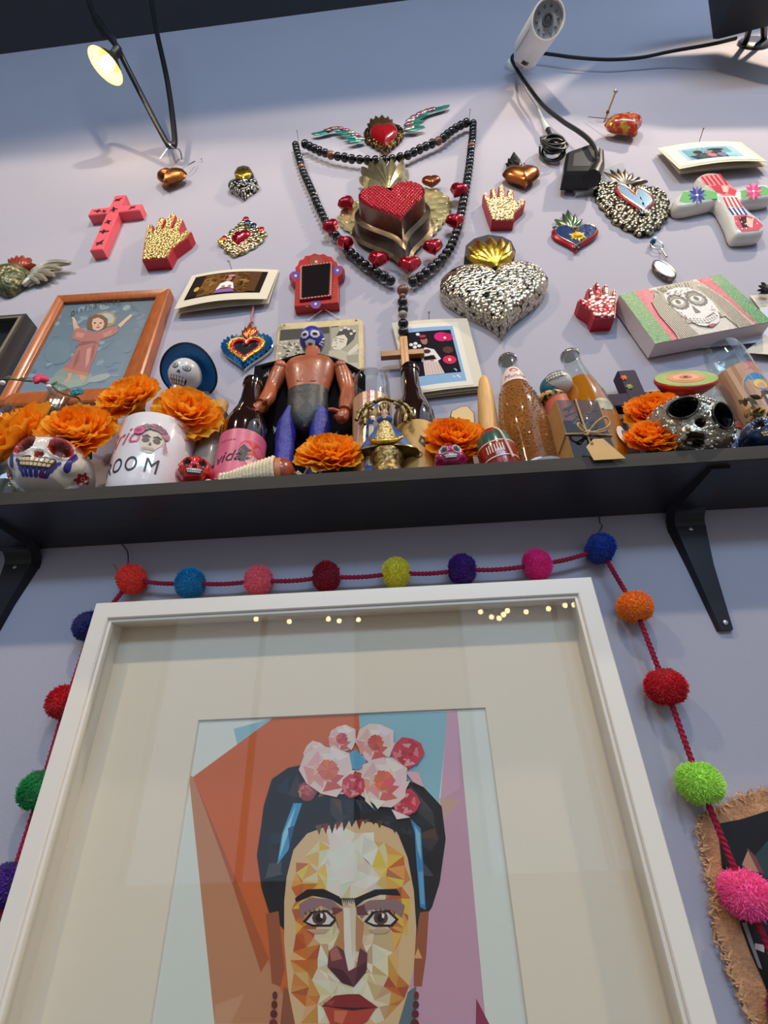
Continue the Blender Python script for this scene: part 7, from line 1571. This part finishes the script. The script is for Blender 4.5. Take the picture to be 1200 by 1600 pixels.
cone_dress('embroidered_dress', zc2 + .004, hz0 - .006, 22 * m1, 6 * m1, .018, .008, mat('dress_cream', (226, 206, 140), rough=.3, metal=.25, dark=(150, 96, 60), dscale=260, dlo=.5, dhi=.75, voro=True, bump=.5, bscale=260), 0, -.006)
part('crescent', MB().tube(smoothp([(x * m1, -.022 + .008 * abs(x) / 30, zc2 + .004 + .012 * (abs(x) / 26) ** 2) for x in (-26, -18, -8, 0, 8, 18, 26)], 5), [.002 + .0030 * sin(PI * k / 30) for k in range(31)], 10), mat('gold_foil'), r)
hd_ = part('head', MB().ball((0, -.006, hz0 + .002), (6.5 * m1, 6.5 * m1, 8 * m1), 18, 12), mat('figurine_skin', (206, 160, 136), rough=.3, coat=.3), r)
for sx in (-1, 1): part('eye', MB().ball((sx * 2.4 * m1, -.006 - 6.0 * m1, hz0 + .003), .0008, 6, 4), mat('dark_eye', (40, 26, 24), rough=.2), hd_)
part('hair', MB().rings([[(1.1 * 7 * m1 * k_ * cos(t), -.003 + 7 * m1 * k_ * sin(t) * .8, z) for t in [2 * PI * j / 20 for j in range(20)]] for k_, z in ((.9, hz0 - .006), (1.1, hz0), (1.05, hz0 + .008), (.5, hz0 + .0125))]), mat('figurine_hair', (96, 60, 40), rough=.5), hd_, 60, M=Matrix.Translation((0, .002, 0)))
part('crown', MB().rings([[(7.4 * m1 * s_ * (1 + .08 * cos(8 * t)) * cos(t), -.004 + 7.4 * m1 * s_ * (1 + .08 * cos(8 * t)) * sin(t), z) for t in [2 * PI * j / 48 for j in range(48)]] for s_, z in ((.85, hz0 + .008), (1.0, hz0 + .012), (1.15, hz0 + .018), (.9, hz0 + .021), (.2, hz0 + .023))]), AG, r, 50)
hp_ = part('praying_hands', MB().tube([(0, -.016, hz0 - .018), (0, -.019, hz0 - .010)], [.0035, .0022], 8), mat('figurine_skin'), r)
for sx in (-1, 1):
    part('sleeve', MB().tube([(sx * 7 * m1, -.008, hz0 - .009), (sx * 8 * m1, -.014, hz0 - .018), (sx * .002, -.017, hz0 - .017)], [.004, .0045, .003], 10), mat('cloak_blue'), r)
    # cherubs
    cx_ = sx * 30 * m1; cz_ = hz0 + .002
    cb = part('cherub', MB().tube(smoothp([(cx_ * 1.1, -.008, cz_ - .012), (cx_, -.010, cz_ - .004), (cx_ * .92, -.012, cz_ + .006)], 4), [.0042, .005, .0055, .0052, .005, .0046, .0044, .004, .0036], 10), AG, r)
    part('cherub_head', MB().ball((cx_ * .86, -.014, cz_ + .011), .0054, 12, 8), AG, cb)
    for e_, w_ in (((cx_ * .55, -.014, cz_ + .012), .0022), ((cx_ * .6, -.012, cz_ + .002), .0022)): part('arm', MB().tube([(cx_ * .92, -.013, cz_ + .004), ((cx_ * .92 + e_[0]) / 2, -.016, cz_ + .006), e_], [.0028, .0025, w_], 8), AG, cb)
    for e_ in ((cx_ * 1.35, -.010, cz_ - .022), (cx_ * 1.05, -.014, cz_ - .026)): part('leg', MB().tube([(cx_ * 1.1, -.008, cz_ - .011), ((cx_ * 1.1 + e_[0]) / 2 + .002, -.014, cz_ - .015), e_], [.004, .0035, .0025], 8), AG, cb)
    part('wing', MB().dome(leaf(0, 0, .018, .009, 0, 6, .8), .002, 0, 3), AG, cb, M=Matrix.Translation((cx_, -.004, cz_ + .002)) @ Matrix.Rotation(PI / 2, 4, 'X') @ Matrix.Rotation(.5 if sx > 0 else PI - .5, 4, 'Z'))
part('canopy', MB().tube(smoothp([(-46 * m1, -.004, hz0 - .006), (-36 * m1, -.006, hz0 + .014), (-14 * m1, -.010, hz0 + .023), (0, -.012, hz0 + .026), (14 * m1, -.010, hz0 + .023), (36 * m1, -.006, hz0 + .014), (46 * m1, -.004, hz0 - .006)], 6), .0032, 10), AG, r)
part('back_panel', MB().box((-24 * m1, .004, hz0 * .62), (14 * m1, .004, hz0 * .5)), mat('panel_red', (120, 50, 36), rough=.4, metal=.3, var=.3, vscale=150), r, False)
# --- wooden stick and paddle
YS = -.055; b, h = stand(740, 588, YS); m0 = mpx(745, 625, YS); r = thing('wooden_pestle', 'pale tapered wooden stick with rounded tip against the photo cards', 'stick', upfr(b, 0, 0, 4))
WP = mat('pale_wood', (216, 166, 100), rough=.5, var=.10, vscale=16, stretch=(12, 12, 2))
part('shaft', MB().lathe([(15.5 * m0, 0), (15.5 * m0, h * .3), (14.5 * m0, h * .62), (12 * m0, h * .84), (8 * m0, h * .95), (4 * m0, h * .99), (0, h)], 28), WP, r, 50)
b, h = stand(722, 640, -.072); fr = upfr(b); r = thing('wooden_paddle', 'small pale wooden paddle spoon with dark edges beside the stick', 'spoon', fr)
V = lambda px, py, dy=0.0: fr.l(atY(px, py, -.072 + dy)); o = [(V(x, y).x, V(x, y).z) for x, y in ((712, 674), (704, 652), (706, 645), (720, 638), (730, 637), (740, 648), (741, 662), (738, 674))]
R9 = Matrix.Rotation(PI / 2, 4, 'X'); part('blade', MB().prism(o, -.004, .004, .001, R9), mat('spoon_wood', (214, 180, 120), rough=.5, var=.08, vscale=20), r, False)
part('dark_edge', MB().prism(inset(o, -.0012), -.003, .0025, 0, R9), mat('burnt_edge', (60, 44, 30), rough=.6), r, False)
zt_ = min(p[1] for p in o); cx_ = sum(p[0] for p in o) / len(o); part('handle', MB().tube([(cx_, 0, 0), (cx_, 0, zt_ + .004)], .005, 10), mat('spoon_wood'), r)
# --- painted pot tied with string
YP = -.095; b = atY(779, 700, YP); m0 = mpx(779, 700, YP); zt_ = atY(770, 678, YP).z - ZT; RP = 30 * m0
r = thing('painted_pot', 'tiny green and red banded clay pot tied with pale string', 'pot', upfr((b.x, YP, ZT), 0, 0, -6)); hh = max(.030, zt_)
part('pot_body', MB().lathe([(RP * .62, 0), (RP * .86, .003), (RP, hh * .34), (RP, hh * .52), (RP * .86, hh * .82), (RP * .62, hh * .93), (RP * .56, hh), (0, hh * .98)], 32), mat('terracotta_red', (150, 42, 26), rough=.2, coat=.5), r, 50)
part('green_band', MB().lathe([(RP * 1.004, hh * .56), (RP * .965, hh * .68), (RP * .87, hh * .825)], 32, cap=False), mat('dark_green_glaze', (54, 90, 76), rough=.2, coat=.5), r, 50)
for z, k_ in ((hh * .55, 1.005), (hh * .20, .97)): part('cream_line', MB().lathe([(RP * k_, z - .0008), (RP * k_ * 1.006, z), (RP * k_, z + .0008)], 32, cap=False), mat('cream_paint'), r)
for k in range(7): part('white_mark', MB().box((0, 0, 0), (.0014, .0006, hh * .18)), mat('cream_paint'), r, False, M=Matrix.Rotation(-.75 + .14 * k, 4, 'Z') @ Matrix.Translation((0, -RP * 1.003, hh * .38)))
part('tie_string', MB().tube(smoothp([(RP * .1, -RP * .5, hh * 1.0), (RP * .2, -RP * .95, hh * .78), (RP * .3, -RP * 1.0, hh * .5), (RP * .4, -RP * .98, hh * .1)], 5), .0016, 6), mat('pale_string', (226, 196, 170), rough=.8), r)
part('knob_ring', MB().tube([(.007 * cos(t) - .004, .004 * sin(t), hh + .004 + .002 * sin(t)) for t in [2 * PI * j / 18 for j in range(18)]], .0016, 6, loop=True), mat('grey_clay', (150, 140, 124), rough=.6), r)
# --- clay skull whistle doll between the bottles
YC = -.062; b = atY(866, 620, YC); fr = upfr((b.x, YC, ZT)); V = lambda px, py, dy=0.0: fr.l(atY(px, py, YC + dy)); m0 = mpx(868, 600, YC)
r = thing('clay_doll', 'white faced clay doll with black teeth and patterned shawl between the two soda bottles', 'figurine', fr)
hc_ = V(872, 600); zs = V(862, 626).z
part('body', MB().lathe([(.026, 0), (.028, .01), (.024, zs * .7), (.018, zs), (.010, zs * 1.06)], 28), mat('doll_rust', (176, 84, 62), rough=.5), r, 50)
part('shawl', MB().ball((V(860, 622).x, -.002, zs), (22 * m0, .020, 11 * m0), 22, 12), mat('shawl_pattern', (206, 160, 96), rough=.4, dark=(40, 28, 24), dscale=130, dlo=.5, dhi=.56), r)
part('bonnet', MB().ball((hc_.x - 8 * m0, .006, hc_.z - 3 * m0), (20 * m0, .018, 22 * m0), 22, 14), mat('bonnet_teal', (30, 96, 110), rough=.4), r)
hp = part('head', MB().ball(tuple(hc_), (22 * m0, .020, 19 * m0), 28, 18), mat('chalk_white', (214, 208, 200), rough=.35, bump=.2, bscale=150), r)
fw = Vector((-.62, -.62, -.25)).normalized() if False else Vector((-.35, -.75, -.2)).normalized(); rt_ = Vector((fw.y, -fw.x, 0)).normalized() * -1; up_ = rt_.cross(fw) * -1
if up_.z < 0: up_ = -up_
def dp(u, v, lf): w_ = (max(.05, 1 - u * u - v * v)) ** .5; d = rt_ * u + up_ * v + fw * w_; return hc_ + Vector((d.x * 22 * m0, d.y * .020, d.z * 19 * m0)) * (1 + lf)
mb = MB(); lf = .012
for o, cc in [(rrect(0, .30, 1.2, .46, .15, 4), (40, 34, 30))] + [(R4(-.55 + .19 * k, .10 + .21 * j, -.40 + .19 * k, .27 + .21 * j), (206, 198, 180)) for j in range(2) for k in range(6)] + [(stroke([(-.7, .62), (0, .72), (.7, .60)], .07), (60, 50, 44)), (stroke([(-.7, -.02), (0, -.08), (.7, 0)], .06), (50, 40, 36)), (ell(-.3, .80, .14, .08, 10), (50, 40, 36)), (ell(.3, .80, .14, .08, 10), (50, 40, 36))]:
    surfpoly(mb, o, lambda x, z: dp(x, z, lf), cc); lf += .004
part('painted_mouth', mb, GLOSSP, hp, False)
# --- kraft gift box with clear front, twine and tag
yf_ = -.1125; A_, B_ = atY(895, 714, yf_), atY(964, 700, yf_); hb = max(atY(872, 629, yf_ + .012).z - ZT, .04); wv = .062
Mb = Matrix.Translation((A_.x, yf_, ZT)) @ Matrix.Rotation(math.radians(6), 4, 'Z'); fr = Fr(Mb); wb = (B_ - A_).length * 1.02; db = .062; hb = fr.l(atY(872, 628, yf_ + .004)).z
KR = mat('kraft_card', (196, 150, 92), rough=.7, var=.06, vscale=40); r = thing('gift_box', 'kraft gift box with clear window tied with twine bow near the shelf edge', 'box', fr)
part('side_panel', MB().box((.0007, db / 2, hb / 2), (.0014, db, hb)), KR, r, False); part('side_panel', MB().box((wb - .0007, db / 2, hb / 2), (.0014, db, hb)), KR, r, False)
part('back_panel', MB().box((wb / 2, db - .0007, hb / 2), (wb, .0014, hb)), KR, r, False); part('base_panel', MB().box((wb / 2, db / 2, .0007), (wb, db, .0014)), KR, r, False)
CELL = glassmat('clear_wrap', (226, 226, 226), refl=1.0)
part('window_front', MB().box((wb / 2, .0002, hb / 2), (wb, .0004, hb)), CELL, r, False); part('window_top', MB().box((wb / 2, db / 2, hb), (wb, db, .0004)), CELL, r, False)
rc = random.Random(17)
part('dark_filling', MB().prism(rrect(wb / 2, db * .58, wb * .88, db * .72, .006), .002, hb * .80, .004), mat('dark_filling', (40, 34, 26), rough=.8, spec=.1, var=.4, vscale=120, bump=.6, bscale=160), r, False)
for k in range(26):
    x, z = rc.uniform(.008, wb - .008), rc.uniform(hb * .3, hb * .92); an = rc.uniform(.4, 1.2); ln = rc.uniform(.010, .022)
    part('dried_sprig', MB().tube([(x, .004 + rc.uniform(0, .004), z), (x + ln * cos(an), .003, z + ln * sin(an) * .5)], [.0018, .0008], 5), mat(('sprig_green', 'sprig_grey')[k % 2], ((84, 104, 92), (150, 144, 128))[k % 2], rough=.7), r)
part('pink_berry', MB().ball((wb * .62, .005, hb * .42), .0035, 10, 7), mat('berry_plum', (120, 50, 84), rough=.4), r)
TW = mat('jute_twine', (190, 156, 112), rough=.9, bump=.5, bscale=500)
kz = hb * .42; kx = wb * .46
part('twine', MB().tube([(kx, -.0015, 0.0), (kx, -.0015, hb + .001), (kx, db * .5, hb + .0015), (kx, db + .001, hb + .001), (kx, db + .001, 0)], .0014, 6), TW, r)
part('twine', MB().tube([(-.0012, db * .5, kz * .82), (-.0012, -.0012, kz), (kx, -.0018, kz), (wb + .001, -.0012, kz * .96), (wb + .001, db * .6, kz)], .0014, 6), TW, r)
for pts in ([(0, 0, 0), (.012, -.008, .012), (.026, -.010, .020), (.030, -.008, .010), (.018, -.008, 0), (0, -.002, -.001)], [(0, 0, 0), (-.012, -.008, .010), (-.016, -.010, .004), (-.010, -.008, -.004), (0, -.002, 0)], [(0, -.002, 0), (.012, -.006, -.004), (.022, -.008, -.002)], [(0, -.002, 0), (-.006, -.006, -.008), (-.012, -.007, -.006)]):
    part('bow_loop', MB().tube(smoothp([(kx + x, -.003 + y, kz + z) for x, y, z in pts], 6), .0015, 6), TW, r)
part('knot', MB().ball((kx, -.004, kz), (.005, .004, .0045), 12, 8), TW, r)
tg = [fr.l(atY(x, y, yf_ - .0145)) for x, y in ((916, 698), (927, 686), (942, 685), (978, 716), (928, 719))]
mb = MB(); mb.rings([[tuple(p) for p in tg], [tuple(p + Vector((0, .0008, .0))) for p in tg]]); part('kraft_tag', mb, mat('kraft_tag', (206, 164, 104), rough=.7, var=.05, vscale=60), r, False)
part('tag_hole', MB().tube([tuple(fr.l(atY(925 + 2.0 * cos(t), 693 + 1.6 * sin(t), yf_ - .0148))) for t in [2 * PI * j / 12 for j in range(12)]], .0004, 5, loop=True), mat('burnt_edge'), r)
# --- white dish edge, purple cross, green dish, dried flowers, corked bottle
c = atY(853, 716, -.100); r = thing('white_saucer', 'small white saucer peeping over the shelf edge beside the apple soda', 'saucer', upfr((c.x, -.092, ZT)))
part('plate', MB().lathe([(.012, 0), (.014, .002), (.020, .006), (.0225, .0105), (.0215, .011), (.012, .005), (0, .0045)], 36), mat('white_glaze'), r, 50)
YX = -.030; b = atY(1002, 640, YX); top_ = atY(971, 585, YX); fr = upfr((top_.x + .004, YX, ZT)); V = lambda px, py, dy=0.0: fr.l(atY(px, py, YX + dy)); hz_ = V(971, 585).z; m0 = mpx(985, 610, YX)
r = thing('purple_cross', 'dark purple wooden cross with painted flowers standing behind the orange soda', 'cross', fr); PUR = mat('purple_paint', (40, 24, 50), rough=.55, spec=.2); w = 15 * m0
part('upright', MB().prism(rrect(0, hz_ / 2, w * 2, hz_, .004, 4), -.010, .010, .002, R9), PUR, r, 30)
za = V(1008, 628).z; wa = 52 * m0
part('arm', MB().prism(rrect(0, za, wa * 2, w * 1.9, .004, 4), -.0095, .0095, .002, R9), PUR, r, 30)
for px, py, cc in ((975, 590, (226, 96, 60)), (984, 604, (150, 150, 60)), (994, 624, (40, 130, 160))):
    c_ = V(px, py, -.0105)
    for k in range(6): part('flower_petal', MB().dome(leaf(0, 0, 6.5 * m0, 4.5 * m0, k * PI / 3, 5, .9), .0012, 0, 2), mat('petal_%d' % cc[0], cc, rough=.3, coat=.4), r, M=Matrix.Translation(c_) @ R9)
    part('flower_eye', MB().ball(tuple(c_), .0022, 8, 5), mat('gold_foil'), r)
cD = atY(1071, 592, -.068); nD = Vector((-.08, -.90, .50)).normalized(); q_ = nD.to_track_quat('Z', 'Y').to_matrix().to_4x4(); q_.translation = cD; m0 = mpx(1071, 592, -.068); RD_ = 46 * m0
r = thing('painted_disc', 'round green and orange wooden disc with red back above the metal skull', 'toy', q_)
part('red_back', MB().lathe([(.006, -.050), (.010, -.044), (.5 * RD_, -.026), (.86 * RD_, -.012), (RD_, -.004), (RD_, 0), (RD_ * .97, .0015)], 44), mat('lacquer_red', (184, 44, 26), rough=.25, coat=.5), r, 50)
for k_, z, cc in ((.97, .0018, (140, 168, 74)), (.60, .0024, (206, 124, 84)), (.40, .0028, (222, 146, 96)), (.20, .0032, (170, 80, 56)), (.07, .0040, (70, 40, 30))):
    part('painted_ring', MB().lathe([(RD_ * k_, z - .0012), (RD_ * k_, z), (RD_ * k_ * .6, z + .0002), (0, z + .0002)], 40), mat('ring_%d_%d' % cc[:2], cc, rough=.3, coat=.3, var=.08, vscale=120), r, 50)
ft = q_ @ Vector((0, 0, -.046)); li = q_.inverted(); part('red_foot', MB().tube([tuple(li @ ft), tuple(li @ Vector((ft.x, min(ft.y, -.016), ZT + .006))), tuple(li @ Vector((ft.x, min(ft.y, -.016), ZT)))], [.009, .012, .016], 14), mat('lacquer_red'), r)
YD = -.078; r = thing('dried_flowers', 'bunch of dried brown leaves and flowers above the blue skull', 'flowers', Matrix.Translation(Vector((atY(1192, 650, YD).x, YD, ZT))))
rc = random.Random(77); fr = Fr(r.matrix_world.copy()); DL = MB().dome(leaf(0, 0, 1, .5, 0, 5, .8), .10, 0, 3).mesh('dried_leaf', [mat('dried_olive', (92, 76, 40), rough=.8)])
for k in range(70):
    px, py = rc.uniform(1164, 1225), rc.uniform(622, 668); c_ = fr.l(atY(px, py, YD + rc.uniform(-.012, .02))); s_ = rc.uniform(.010, .018)
    if (px - 1164) / 40 + (668 - py) / 46 > 1.6 and px < 1180: continue
    part('dried_leaf', DL, mat(*((('dried_olive', (92, 76, 40)), ('dried_brown', (104, 66, 36)), ('dried_ochre', (150, 106, 50)), ('dried_green', (78, 82, 46)))[k % 4]), rough=.8), r, M=Matrix.Translation(c_) @ Matrix.Rotation(rc.uniform(0, 6.3), 4, 'Z') @ Matrix.Rotation(rc.uniform(-1.4, 1.4), 4, 'Y') @ Matrix.Rotation(rc.uniform(0, 6.3), 4, 'X') @ Matrix.Diagonal((s_, s_, s_, 1)))
for k in range(9): e_ = fr.l(atY(rc.uniform(1170, 1215), rc.uniform(628, 655), YD)); part('stem', MB().tube(smoothp([(rc.uniform(-.006, .006), 0, 0), (e_.x * .5, 0, e_.z * .5), tuple(e_)], 4), .001, 5), mat('dried_stem', (96, 80, 50), rough=.8), r)
YK = -.040; b, h = stand(347, 630, YK); m0 = mpx(347, 640, YK); r = thing('corked_bottle', 'grey stoneware bottle with a cork stopper behind the drooping marigold', 'bottle', upfr(b)); hk_ = h - 24 * m0
part('bottle_body', MB().lathe([(.026, 0), (.028, .006), (.028, hk_ * .5), (.022, hk_ * .74), (.0125, hk_ * .88), (.012, hk_ * .97), (.014, hk_), (.010, hk_)], 32), mat('grey_stoneware', (120, 114, 108), rough=.4, coat=.3), r, 50)
part('cork', MB().lathe([(.0095, hk_ - .008), (10.5 * m0, h - .002), (10 * m0, h), (0, h)], 24), mat('cork', (196, 150, 100), rough=.8, dark=(120, 84, 50), dscale=200, dlo=.55, dhi=.7), r, 50)
part('wire_loop', MB().tube(smoothp([(-.012, -.022, hk_ * .30), (.004, -.030, hk_ * .28), (.018, -.024, hk_ * .36), (.02, -.02, hk_ * .46), (.01, -.02, hk_ * .52)], 6), .0012, 6), mat('dark_wire', (50, 44, 40), rough=.5), r)
YB = -.062; b = atY(322, 690, YB); r = thing('corn_husk', 'strip of dry tan husk standing between the mug and the corked bottle', 'husk', upfr((b.x, YB, ZT))); zt_ = atY(322, 664, YB).z - ZT
for k in range(7): part('husk_strip', MB().rings([[(-.008 + .0028 * k, -.002 * (k % 2), 0), (-.0055 + .0028 * k, -.002 * (k % 2) - .001, 0)], [(-.010 + .0034 * k, -.003, zt_ * .5), (-.0065 + .0034 * k, -.004, zt_ * .5)], [(-.009 + .003 * k + .002 * sin(k), 0, zt_ * (.9 + .1 * sin(k * 2))), (-.007 + .003 * k + .002 * sin(k), -.001, zt_ * (.9 + .1 * sin(k * 2)))]], False, False, False), mat(('husk_tan', 'husk_brown')[k % 2], ((196, 150, 90), (150, 104, 56))[k % 2], rough=.8), r, 60)
# ================================================================== groups of look-alikes
PHRASE = {'milagro_hand': 'wooden milagro hands on the wall', 'silver_heart': 'embossed silver hearts with gold flames', 'copper_heart': 'copper hearts on the wall', 'winged_heart': 'winged hearts on the wall',
          'heart_mirror': 'heart shaped tin mirrors', 'photo_card': 'pinned photo cards', 'push_pin': 'pins holding the photo cards', 'wall_nail': 'nails in the wall', 'shelf_bracket': 'iron brackets under the shelf',
          'beer_bottle': 'dark amber bottles on the shelf', 'soda_bottle': 'clear soda bottles on the shelf', 'votive_glass': 'candle glasses on the shelf', 'painted_skull': 'painted ceramic skulls on the shelf', 'wire_hook': 'wire hooks holding the garland'}
for o in COL.objects:
    if o.parent is None and o.get('label') and not o.get('group'):
        s_ = o.name.split('.')[0]
        if s_ in PHRASE: o['group'] = PHRASE[s_]
